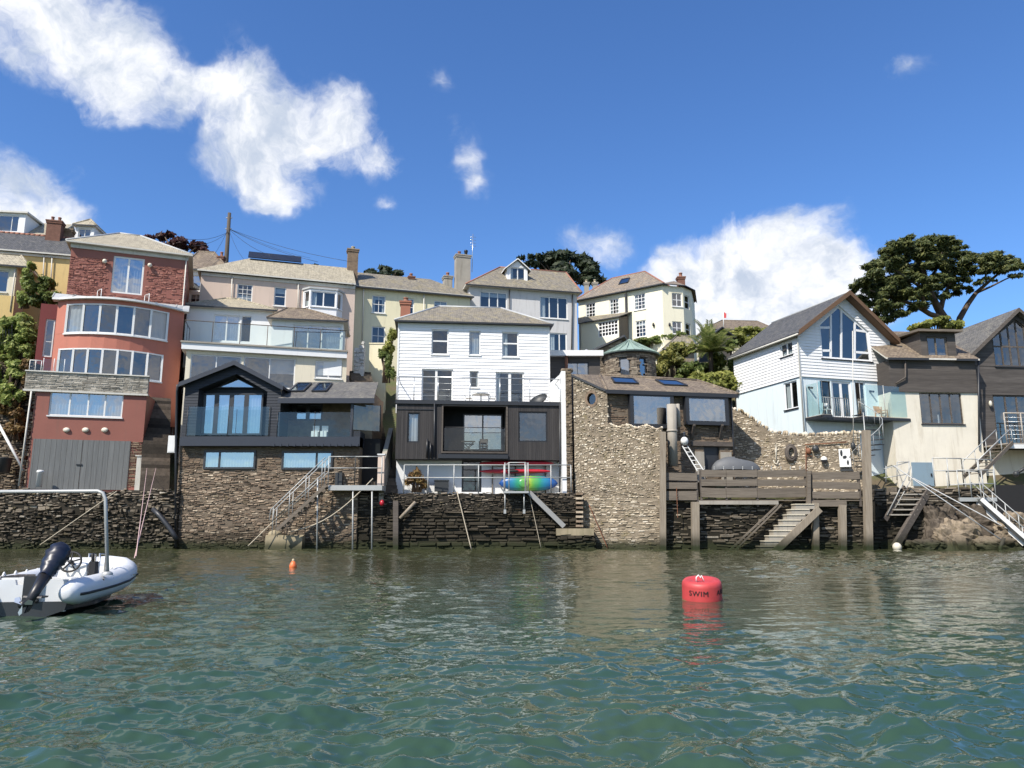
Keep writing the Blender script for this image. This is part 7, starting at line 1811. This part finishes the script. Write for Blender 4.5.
shrub('garden_shrub', 'mossy green shrub around the foot of the palm trunk', 67.0, [(704,371,7,7),(713,369,7,8),(722,370,7,7),(718,360,6,6)], 3200, .18, 'leaf_yellow', 31, dp=.9)
shrub('roof_plants', 'yellow green plants growing behind the square dormer', 66.0, [(925,325,8,4),(938,322,9,4),(950,323,8,5),(958,326,5,4),(915,328,5,3)], 2600, .2, 'leaf_yellow', 25, dp=.9, cat='plants')
def palm():
    b = P(711, 380, 65.0); t = thing('palm_tree', 'palm with arching spiky fronds beside the white gabled house', 'palm', b); top = P(711, 352, 65.0)
    mb = MB(); limb(mb, [b, b.lerp(top, .5), top], .22, .18); mb.build('trunk', 'bark', t)
    R = random.Random(9); vs = []
    for i in range(38):
        a = R.uniform(0, 2*pi); el = R.uniform(.05, 1.4); L = R.uniform(2.6, 3.7); d = Vector((cos(a)*cos(el), sin(a)*cos(el), sin(el))); p = top.copy(); prev = p; n = 12
        for k in range(n):
            u = k/n; dd = (d+Vector((0, 0, -.95*u*u))).normalized(); q = p+dd*(L/n); side = dd.cross(Vector((0, 0, 1))); side = side.normalized() if side.length > .01 else Vector((1, 0, 0)); up = side.cross(dd)
            for s in (-1, 1):
                for h in (0, .5):
                    e = p.lerp(q, h); w_ = .78*(1-u*.66)*(.45+min(1, u*4)*.55); tip = e+side*s*w_+dd*w_*.75-up*(-.05)-Vector((0, 0, .12*w_)); o_ = dd*.07
                    vs += [tuple(e-o_), tuple(e.lerp(tip, .5)-o_*.9), tuple(tip), tuple(e.lerp(tip, .5)+o_*.9)]
            vs += [tuple(p-side*.03), tuple(q-side*.02), tuple(q+side*.02), tuple(p+side*.03)]; p = q
    leaf_obj('fronds', np.array(vs), 'leaf_palm', t)
palm()
# small roofs among the shrubs
def shed():
    A = flat(680, 350, 74, radians(6)); t = thing('garden_shed', 'low slate roofed shed among the shrubs below the hill house', 'shed', A.w(0, 15)); a, b = A.S(665, 350), A.S(694, 352); z = A.Z(680, 351)
    part('wall', 'turret_stone', t, lambda mb: mb.box(A, a, b, 13, z, -4, 0))
    hip_roof(t, A, a, b, z, 4, A.S(677, 337, -2), A.S(689, 337, -2), A.Z(682, 337, -2), .35, 'roof_slate')
shed()
def gabled_small():
    A = flat(722, 334, 84, radians(10)); t = thing('garden_house', 'small dark gabled roof half hidden by the palm', 'summerhouse', A.w(0, 18)); a, b, c = A.S(711, 336), A.S(733, 336), A.S(721, 330); z, za = A.Z(722, 337), A.Z(721, 328.5)
    part('wall', 'dark_board', t, lambda mb: mb.slab([A.w(a+.2, 16), A.w(b-.2, 16), A.w(b-.2, z), A.w(c, za-.15), A.w(a+.2, z)], -A.N*4))
    part('roof', ['roof_dark', 'charcoal_metal'], t, lambda mb: [mb.slab([A.w(s, z-.15, .4), A.w(c, za, .4), A.w(c, za, -4.3), A.w(s, z-.15, -4.3)], (0, 0, .15), 0, 1) for s in (a-.2, b+.2)])
gabled_small()
def skyline_house():
    A = flat(742, 330, 104, radians(5)); t = thing('skyline_bungalow', 'low brown hipped roof on the skyline beneath the white cloud', 'house', A.w(0, 24)); a, b = A.S(706, 330), A.S(775, 330); z = A.Z(740, 331)
    part('wall', 'cream_wall', t, lambda mb: mb.box(A, a, b, 20, z, -8, 0)); hip_roof(t, A, a, b, z, 8, A.S(722, 323, -4), A.S(757, 322, -4), A.Z(740, 321.5, -4), .4, 'roof_brown')
skyline_house()
def flag(mb):
    a, b = P(723.5, 330, 100), P(723.5, 311, 100); mb.tube([a, b], .05, 6, 0); mb.slab([b+Vector((0, 0, -.1)), b+Vector((.35, -.1, -.4)), b+Vector((.3, -.1, -1.0)), b+Vector((0, 0, -.95))], (0, .03, 0), 1)
one('flagpole', ['rail_white', 'buoy_red'], 'distant thin flagpole with limp flag on the skyline', 'flagpole', flag)
def pole():
    Y = 70.0; a, b = P(225.5, 272, Y), P(229.5, 213, Y); t = thing('telegraph_pole', 'tall wooden telegraph pole behind the brown roofed house', 'pole', a-Vector((0, 0, 4)))
    part('pole', 'pole_wood', t, lambda mb: mb.tube([a-Vector((0, 0, 4)), a, b], .27, 10, rs=[.25, .23, .16]))
    part('bracket', 'galv', t, lambda mb: [mb.tube([b+Vector((-.3, 0, -z)), b+Vector((.3, 0, -z))], .05, 5) for z in (.5, 1.6)])
    top = P(229, 232, Y)
    for i, (x, y, Y2) in enumerate(((186, 239, 64), (192, 246, 62), (208, 262, 66), (246, 262, 66), (274, 257, 66), (318, 262, 66), (310, 258, 110), (352, 262, 64))):
        e = P(x, y, Y2); s = b+Vector((0, 0, -1.6)) if i > 1 else top
        part('wire', 'black_metal', t, lambda mb: mb.tube([s.lerp(e, k/6)-Vector((0, 0, .35*sin(pi*k/6))) for k in range(7)], .016, 4))
pole()

# ------------------------------------------------------------------ QUAY FURNITURE in front of navy and white houses
def landing():
    K = flat(355, 488, 49.5); x0, x1 = K.S(329.5, 488), K.S(383, 488); z = K.Z(355, 485.5); t = thing('landing_platform', 'galvanised landing with stairs and rails beside the navy house', 'platform', K.w((x0+x1)/2, z))
    part('floor', 'galv', t, lambda mb: mb.box(K, x0, x1, z-.32, z, -1.1, .35))
    h = K.Z(355, 457)-z; V = K.w
    for (a, b) in ((329.7, 356), (356, 382.6)): railing(t, V(K.S(a, 470), z, .3), V(K.S(b, 470), z, .3), h, 2, (1.0, .6), .03, pr=.035)
    # stair down to the left
    top, bot = V(x0, z, .1), V(K.S(281, 522), K.Z(281, 530), .1); st = MB(); off = Vector((0, -.75, 0))
    for o_ in (Vector((0, 0, 0)), off): st.beam(top+o_, bot+o_, .07, .2)
    for i in range(9): p = top.lerp(bot, (i+.5)/9); st.hexa([p+Vector(q) for q in ((-.13, 0, 0), (.13, 0, 0), (.13, -.75, 0), (-.13, -.75, 0), (-.13, 0, .04), (.13, 0, .04), (.13, -.75, .04), (-.13, -.75, .04))])
    st.build('stair', 'grey_timber', t)
    for o_ in (Vector((0, -.0, 0)), off):
        def hr(mb):
            a = V(K.S(328, 468), z+h*.95, .1)+o_; b = V(K.S(274.5, 517), K.Z(274.5, 510), .1)+o_; c = V(K.S(273.5, 519), K.Z(273.5, 520), .1)+o_; d = V(K.S(276, 522), K.Z(276, 521.5), .1)+o_; e = V(K.S(328, 478), z+h*.45, .1)+o_
            mb.tube([a, b, c, d, e], .03, 6)
            for k in (.05, .35, .65, .95): q = a.lerp(b, k); mb.tube([q, Vector((q.x, q.y, q.z-1.7))], .025, 6)
        part('handrail', 'galv', t, hr)
    for x in (318.6, 354, 373): part('leg', 'galv', t, lambda mb, x=x: mb.tube([V(K.S(x, 540), -.5, .25), V(K.S(x, 480), z if x > 320 else K.Z(318, 478), .25)], .05, 7))
    part('bin', 'bin_dark', t, lambda mb: mb.box(K, K.S(334, 478), K.S(341, 478), z, z+.85, -.7, -.3))
landing()
def block(mb):
    f = flat(283, 548, 49.5); a, b = f.S(265, 545), f.S(302, 545); z0, z1 = -.4, f.Z(283, 536)
    n = 7; R = random.Random(5); g1 = [[f.w(a+(b-a)*i/n, z1+R.uniform(-.1, .08), 0-.16*j) for i in range(n+1)] for j in range(5)]
    for j in range(4):
        for i in range(n): mb.poly([g1[j][i], g1[j][i+1], g1[j+1][i+1], g1[j+1][i]])
    for i in range(n): mb.poly([g1[0][i], g1[0][i+1], f.w(a+(b-a)*(i+1)/n*1.0, z0, .12), f.w(a+(b-a)*i/n, z0, .12)])
    for s, i in ((a, 0), (b, n)): mb.poly([f.w(s, z0, .12), g1[0][i], g1[4][i], f.w(s, z0, -.8)])
    mb.ball(f.w(a+.5, z1+.1, -.3), (.45, .3, .28), 9)
one('concrete_block', 'mossy_concrete', 'worn mossy landing block in the water below the navy house', 'block', block)
def rope(name, label, pts, r=.02, sag=0.0, mat='rope'):
    (x0, y0, Y0), (x1, y1, Y1) = pts; a, b = P(x0, y0, Y0), P(x1, y1, Y1)
    one(name, mat, label, 'rope', lambda mb: mb.tube([a.lerp(b, k/10)-Vector((0, 0, sag*sin(pi*k/10))) for k in range(11)], r, 5))
rope('mooring_rope', 'slack rope hanging from the metal landing across the dark wall', ((373, 478.5, 49.2), (288.5, 532, 49.3)), .035, .7)
rope('mooring_rope', 'straight rope running down from the stair rail into the water', ((274, 521, 49.2), (248, 546, 48.6)), .03)
rope('mooring_rope', 'pale rope hanging down the quay below the black door', ((457, 491.5, 49.85), (471.5, 550, 49.3)), .035)
rope('mooring_rope', 'thin line on the stone wall by the concrete block', ((529, 493, 49.75), (541, 548, 49.6)), .02)
rope('mooring_rope', 'rusty chain line at the foot of the pale stone wall', ((589, 505, 49.9), (608, 549, 49.5)), .03, mat='rust')
rope('mooring_rope', 'loose rope from the quay top towards the rigid inflatable', ((117, 491, 49.7), (40, 545, 49.0)), .03)
def quay_rail():
    f = flat(490, 492, 50.25); z = f.Z(490, 492); t = thing('quay_railing', 'galvanised guard railing in front of the kayaks', 'railing', f.w(0, z)); h = f.Z(490, 465)-z; V = f.w; xs = (404, 428, 454, 478.5, 504, 526, 551, 571)
    for x in xs: part('post', 'galv', t, lambda mb, x=x: mb.tube([V(f.S(x, 478), z-.1), V(f.S(x, 478), z+h)], .038, 7))
    for k in (1.0, .53): part('rail', 'galv', t, lambda mb, k=k: mb.tube([V(f.S(404, 478), z+h*k), V(f.S(571, 478), z+h*k)], .034, 7))
quay_rail()
def quay_ramp():
    f = flat(528, 493, 49.7); t = thing('boarding_ramp', 'grey aluminium boarding ramp sloping down the quay to the concrete step', 'ramp', P(562, 526, 49.4))
    z = f.Z(516, 491.5); part('platform', 'galv', t, lambda mb: mb.box(f, f.S(504, 492), f.S(528.5, 492), z-.12, z, -.5, .5))
    a, b = f.w(f.S(529, 493), z-.05, .15), f.w(f.S(564, 526), f.Z(564, 526.5), .15)
    part('side_beam', 'aluminium', t, lambda mb: mb.beam(a, b, .1, .3)); part('side_beam', 'aluminium', t, lambda mb: mb.beam(a+Vector((0, .6, 0)), b+Vector((0, .6, 0)), .1, .3)); part('deck', 'galv', t, lambda mb: mb.slab([a, b, b+Vector((0, .6, 0)), a+Vector((0, .6, 0))], (0, 0, .05)))
    h = f.Z(516, 463)-z
    for x in (505, 509, 525, 528): part('gate_post', 'galv', t, lambda mb, x=x: mb.tube([f.w(f.S(x, 478), z, .3), f.w(f.S(x, 478), z+h, .3)], .035, 6))
    part('gate_rail', 'galv', t, lambda mb: mb.tube([f.w(f.S(505, 478), z+h*.9, .3), f.w(f.S(509, 470), z+h, .3), f.w(f.S(525, 470), z+h, .3), f.w(f.S(528, 478), z+h*.95, .3)], .03, 6))
    for x in (505, 524): part('bracket_leg', 'galv', t, lambda mb, x=x: (mb.tube([f.w(f.S(x, 500), z-.1, .3), f.w(f.S(x, 500), z-1.2, .3)], .04, 6), mb.box(f, f.S(x-1.2, 508), f.S(x+1.2, 508), z-1.4, z-1.15, .15, .4)))
quay_ramp()
def cstep(mb):
    f = flat(575, 535, 49.3); r = f.R(556.5, 528.5, 594, 535.5); mb.box(f, r[0], r[1], r[3], r[2], -.9, 0, 0); stones(mb, f, r[0]+.05, r[1]+.1, -.5, r[3]+.02, (.3, .8), (.14, .26), .03, (-.1, .1), mi=1, jit=.05); mb.box(f, r[0]+.1, r[1], -.5, r[3]-.02, -.9, -.1, 2)
one('concrete_landing', ['mossy_concrete', 'dark_quay_stone', 'mortar_dark'], 'pale concrete landing step on stones below the kayaks', 'landing', cstep)
def rung(mb):
    f = flat(578, 510, 49.75); 
    for i in range(8): y = 527-i*4.6; r = f.R(576-0*i, y-2.2, 583, y); mb.box(f, r[0], r[1], r[3], r[2], -.3, .12-.012*i)
one('wall_steps', 'house_stone', 'narrow brick steps in the corner between quay and stone boathouse', 'steps', rung)
post_thing('mooring_post', 'dark timber pile against the quay left of the white house', 396, 501, 549, 49.75, 5, 'dark_timber', sub=.4)
one('timber_brace', 'weathered_post', 'diagonal timber brace on the dark quay pile', 'brace', lambda mb: mb.tube([P(400, 518.5, 49.6), P(415.5, 502, 49.8)], .11, 7))
one('float', ['red_plastic'], 'small red float hanging at the corner of the metal landing', 'float', lambda mb: mb.ball(P(382, 503, 49.6), (.15, .15, .2), 10))
one('drain_pipe', 'charcoal_metal', 'black drain pipe elbow on the sea wall beside the navy house', 'pipe', lambda mb: mb.tube([P(153, 509, 49.8), P(160, 516, 49.65), P(168, 526, 49.6), P(173, 533, 49.6), P(177, 540, 49.6)], .16, 9))
rope('mooring_rope', 'left pinkish mooring line running from the quay to the inflatable', ((147, 468, 50.4), (136, 556, 16.9)), .011, .0, 'rope_pink')
rope('mooring_rope', 'right pinkish mooring line running from the quay to the inflatable', ((156, 468, 50.4), (134.5, 558, 16.8)), .011, .0, 'rope_pink')

# ------------------------------------------------------------------ RIGID INFLATABLE BOAT
def boat():
    S0 = Vector((-7.75, 12.75, 0)); h = (Vector((-8.28, 16.6, 0))-S0); Lh = h.length; h.normalize(); r = Vector((h.y, -h.x, 0)); up = Vector((0, 0, 1))
    q = lambda f, s, z: S0+h*f+r*s+up*z
    t = thing('inflatable_boat', 'white rigid inflatable boat with covered outboard moored at the left', 'boat', S0)
    # U shaped tube
    pts = []; rs = []
    def side(s): 
        return [(-.38, s*.70, .36, .05), (-.36, s*.70, .36, .11), (-.22, s*.70, .365, .165), (-.02, s*.70, .37, .205), (.5, s*.70, .38, .21), (1.2, s*.70, .40, .21), (1.9, s*.69, .44, .21), (2.45, s*.63, .49, .205), (2.9, s*.50, .55, .20), (3.25, s*.30, .60, .195)]
    P_ = side(1)+[(3.4, 0, .63, .19)]+side(-1)[::-1]
    part('tube', 'hypalon', t, lambda mb: mb.tube([q(*p[:3]) for p in P_], .2, 16, rs=[p[3] for p in P_]))
    part('rubbing_strake', 'rubber', t, lambda mb: [mb.tube([q(p[0], p[1]+sg*(p[3]+.005)*(1 if p[0] < 2.3 else .9), p[2]-.02) for p in side(sg)[2:]], .022, 6) for sg in (1, -1)])
    def hull(mb):
        secs = [(-.02, .60, .02, .22), (1.2, .60, 0, .24), (2.2, .50, .02, .30), (2.8, .34, .12, .38), (3.25, .10, .32, .48)]; rows = []
        for f, w_, zk, ze in secs: rows.append([q(f, -w_, ze), q(f, -w_*.95, zk+.06), q(f, 0, zk-.14), q(f, w_*.95, zk+.06), q(f, w_, ze)])
        for a, b in zip(rows, rows[1:]):
            for k in range(4): mb.poly([a[k], a[k+1], b[k+1], b[k]])
        mb.poly(rows[0])
    part('hull', 'hull_dark', t, hull)
    part('floor', 'boat_cream', t, lambda mb: mb.slab([q(.05, -.56, .30), q(.05, .56, .30), q(2.5, .50, .34), q(3.1, .2, .42), q(3.1, -.2, .42), q(2.5, -.50, .34)], (0, 0, .03)))
    part('transom', 'hypalon', t, lambda mb: mb.slab([q(0, -.56, .06), q(0, .56, .06), q(0, .56, .56), q(0, .22, .56), q(0, .2, .48), q(0, -.2, .48), q(0, -.22, .56), q(0, -.56, .56)], h*.06))
    part('seat', 'boat_white', t, lambda mb: (mb.slab([q(.25, -.52, .52), q(.25, .52, .52), q(.55, .52, .52), q(.55, -.52, .52)], (0, 0, .05)), mb.slab([q(.3, -.3, .3), q(.3, .3, .3), q(.5, .3, .3), q(.5, -.3, .3)], (0, 0, .22))))
    part('bow_locker', 'boat_white', t, lambda mb: mb.slab([q(2.2, -.42, .36), q(2.2, .42, .36), q(2.9, .25, .42), q(2.9, -.25, .42)], (0, 0, .22)))
    def console(mb):
        a = [q(f, s, z) for f, s, z in ((.95, -.02, .32), (.95, .5, .32), (1.35, .46, .32), (1.35, .02, .32), (1.02, .02, .74), (1.02, .46, .74), (1.3, .44, .86), (1.3, .04, .86))]; mb.hexa(a)
    o = part('console', 'boat_white', t, console)
    wc = q(.93, .22, .80); Mr = Matrix.Rotation(atan2(r.y, r.x), 3, 'Z') @ Matrix.Rotation(radians(-18), 3, 'X')
    def wheel(mb):
        ring(mb, wc, .17, .018, 26, Mr); mb.ball(wc, .04, 8)
        for k in range(5): a = 2*pi*k/5+.3; mb.tube([wc, wc+Mr @ Vector((.165*cos(a), 0, .165*sin(a)))], .014, 6)
        mb.tube([wc, wc+Mr @ Vector((0, .12, 0))], .03, 7)
    part('steering_wheel', 'rubber', o, wheel)
    part('throttle', 'rubber', o, lambda mb: (mb.box(Fr(q(1.05, .56, 0), atan2(r.y, r.x)), -.05, .05, .55, .8, -.08, .08), mb.tube([q(1.0, .56, .78), q(.95, .56, .94)], .025, 7)))
    part('grab_rail', 'steel', t, lambda mb: [mb.tube([q(1.45, s, .4), q(1.45, s, .92), q(1.75, s, .9), q(1.75, s, .4)], .018, 6) for s in (.32, .5)])
    part('lifting_loops', 'rail_white', t, lambda mb: [mb.tube([q(f, -.70, .57), q(f+.05, -.70, .64), q(f+.1, -.70, .57)], .018, 5) for f in (.2, .6, 1.0, 1.4, 1.8, 2.2)])
    part('grab_line', 'rope', t, lambda mb: [mb.tube([q(f+.05*k, .70+.15, .52-.02*sin(pi*k/8)) for k in range(9)], .014, 5) for f in (.7, 1.15, 1.6, 2.05)])
    part('rope_patches', 'rubber', t, lambda mb: [mb.ball(q(f, .83, .50), (.05, .05, .03), 8) for f in (.7, 1.15, 1.6, 2.05, 2.45)])
    def arch(mb):
        a, b = P(107.5, 572, 13.65), P(105.5, 499, 13.7); c = P(103, 493, 13.7); d = P(98, 491, 13.7); w_ = Vector((-9.15, 13.9, d.z)); mb.tube([a, b, c, d, w_, w_+Vector((-.12, 0, -.1)), w_+Vector((-.12, 0, -1.45))], .030, 9)
        mb.lathe(a-Vector((0, 0, .05)), [(.09, 0), (.09, .03), (.05, .06)], 10)
    part('ski_arch', 'galv', t, arch)
    # outboard, tilted up under a navy cover
    cw = P(57, 556, 12.62); tip = P(28, 604, 12.05); ax = (tip-cw).normalized(); 
    def cowl(mb):
        n = 16; sx = Vector((1, .1, 0)); sx = (sx-ax*sx.dot(ax)).normalized(); sy = ax.cross(sx); st = [(-.24, .05, .05), (-.225, .13, .12), (-.18, .185, .165), (-.12, .205, .185), (-.06, .20, .19), (0, .215, .20), (.06, .20, .185), (.12, .20, .19), (.18, .175, .165), (.23, .17, .175), (.28, .145, .145), (.33, .14, .15), (.38, .12, .125), (.44, .12, .135)]; vs = []
        for i, (u, a, b) in enumerate(st):
            for k in range(n):
                an = 2*pi*k/n; w_ = 1+.10*sin(an*4+i*2.1)+.07*sin(an*7+i*3.3)+.10*mnoise.noise(Vector((cos(an)*2, sin(an)*2, u*9))); vs.append(cw+ax*u*.9+sx*a*.82*cos(an)*w_+sy*b*.82*sin(an)*w_)
        mb.add(vs, [(i*n+k, i*n+(k+1) % n, (i+1)*n+(k+1) % n, (i+1)*n+k) for i in range(len(st)-1) for k in range(n)]+[tuple(range(n))], 0, True)
    part('outboard_cover', 'navy_cover', t, cowl)
    def leg(mb):
        a, b = cw+ax*.40, tip; mb.tube([a, a.lerp(b, .5), b], .08, 10, rs=[.10, .075, .06]); s = ax.cross(Vector((0, 1, 0))).normalized()
        mb.slab([a.lerp(b, .72)-s*.14, a.lerp(b, .72)+s*.14, a.lerp(b, .78)+s*.14, a.lerp(b, .78)-s*.14], (0, .18, 0)); mb.tube([b+Vector((-.02, -.14, 0)), b+Vector((0, .2, .03))], .06, 10, rs=[.055, .02])
        mb.slab([b, b+ax*.16+s*.02, b+ax*.14+Vector((0, .12, 0)), b+Vector((0, .12, 0))], s*.02)
    lg = part('outboard_leg', 'black_metal', t, leg)
    def prop(mb):
        for k in range(3):
            a = 2*pi*k/3; e1 = Vector((cos(a), .15, sin(a))); e2 = Vector((cos(a+.7), -.15, sin(a+.7))); c = tip+Vector((0, -.14, 0)); mb.slab([c, c+e1*.13, c+(e1+e2)*.085, c+e2*.12], (0, .012, 0))
    part('propeller', 'steel', lg, prop)
    part('bracket', 'black_metal', t, lambda mb: mb.beam(q(-.03, .05, .2), q(-.03, .05, .62), .22, .1))
    part('fuel_tank', 'boat_white', t, lambda mb: mb.box(Fr(q(.35, -.3, 0), atan2(r.y, r.x)), -.22, .22, .33, .58, -.15, .15))
    part('cushion', 'slate_panel', t, lambda mb: mb.box(Fr(q(.6, -.45, 0), atan2(r.y, r.x)), -.14, .14, .5, .6, -.3, .3))
boat()

# ------------------------------------------------------------------ BUOYS
def swim_buoy():
    c = P(702, 594, 15.35); c.z = -.015; R_ = .375; t = thing('swim_buoy', 'fat red drum buoy lettered SWIM floating in the foreground', 'buoy', c); t.rotation_euler = (radians(10), radians(-2), 0)
    pr = [(0, -.05), (R_*.95, -.05), (R_, 0), (R_*1.01, .10), (R_, .12), (R_, .33), (R_*.97, .38), (R_*.88, .42), (R_*.62, .425), (R_*.5, .405), (R_*.4, .39), (0, .39)]
    part('float', ['buoy_red'], t, lambda mb: mb.lathe(c, pr, 48))
    o = part('shackle', 'rail_white', t, lambda mb: (mb.tube([c+Vector((-.11, -.05, .38)), c+Vector((-.11, -.05, .48)), c+Vector((-.07, -.05, .52)), c+Vector((-.03, -.05, .46)), c+Vector((-.02, -.05, .51)), c+Vector((.04, -.05, .38))], .015, 6)))
    part('waterline_weed', ['rust'], t, lambda mb: mb.lathe(c, [(R_*1.012, -.02), (R_*1.018, .06), (R_*1.005, .07)], 48))
    ang = lambda x: math.asin(max(-1, min(1, (x-702)/19.3)))
    def word(txt, x0, x1):
        cu = bpy.data.curves.new('lettering', 'FONT'); cu.body = txt; cu.size = .14; cu.space_character = 1.15;
        ob = bpy.data.objects.new('lettering_source', cu); COL.objects.link(ob); dg = bpy.context.evaluated_depsgraph_get(); me = bpy.data.meshes.new_from_object(ob.evaluated_get(dg))
        bpy.data.objects.remove(ob); V = [v.co.copy() for v in me.vertices]; xs = [v.x for v in V]; ys = [v.y for v in V]; lo, hi = min(xs), max(xs); yl, yh = min(ys), max(ys)
        mb = MB(); vs = []
        for v in V:
            a = ang(x0)+(x1-x0)*(v.x-lo)/(hi-lo) if False else x0+(x1-x0)*(v.x-lo)/(hi-lo); z = .19+.095*(v.y-yl)/(yh-yl)
            vs.append(c+Vector((sin(a)*(R_+.006), -cos(a)*(R_+.006), z)))
        mb.add(vs, [tuple(p.vertices) for p in me.polygons]); mb.add([v+Vector((.0045, -.0006, .002)) for v in vs], [tuple(p.vertices) for p in me.polygons]); bpy.data.meshes.remove(me); mb.build('lettering', 'rubber', t)
    word('SWIM', radians(-52), radians(3)); word('AREA', radians(31), radians(86))
swim_buoy()
def orange():
    c = P(293, 566, 27.5); c.z = .02; t = thing('mooring_buoy', 'small orange buoy with pale tip floating below the navy house', 'buoy', c)
    part('float', 'orange_plastic', t, lambda mb: mb.lathe(c, [(0, -.12), (.08, -.09), (.125, -.02), (.125, .06), (.085, .15), (.045, .205), (0, .21)], 18)); part('tip', 'pot_cream', t, lambda mb: mb.lathe(c, [(.04, .205), (.05, .24), (.025, .28), (0, .285)], 10))
orange()
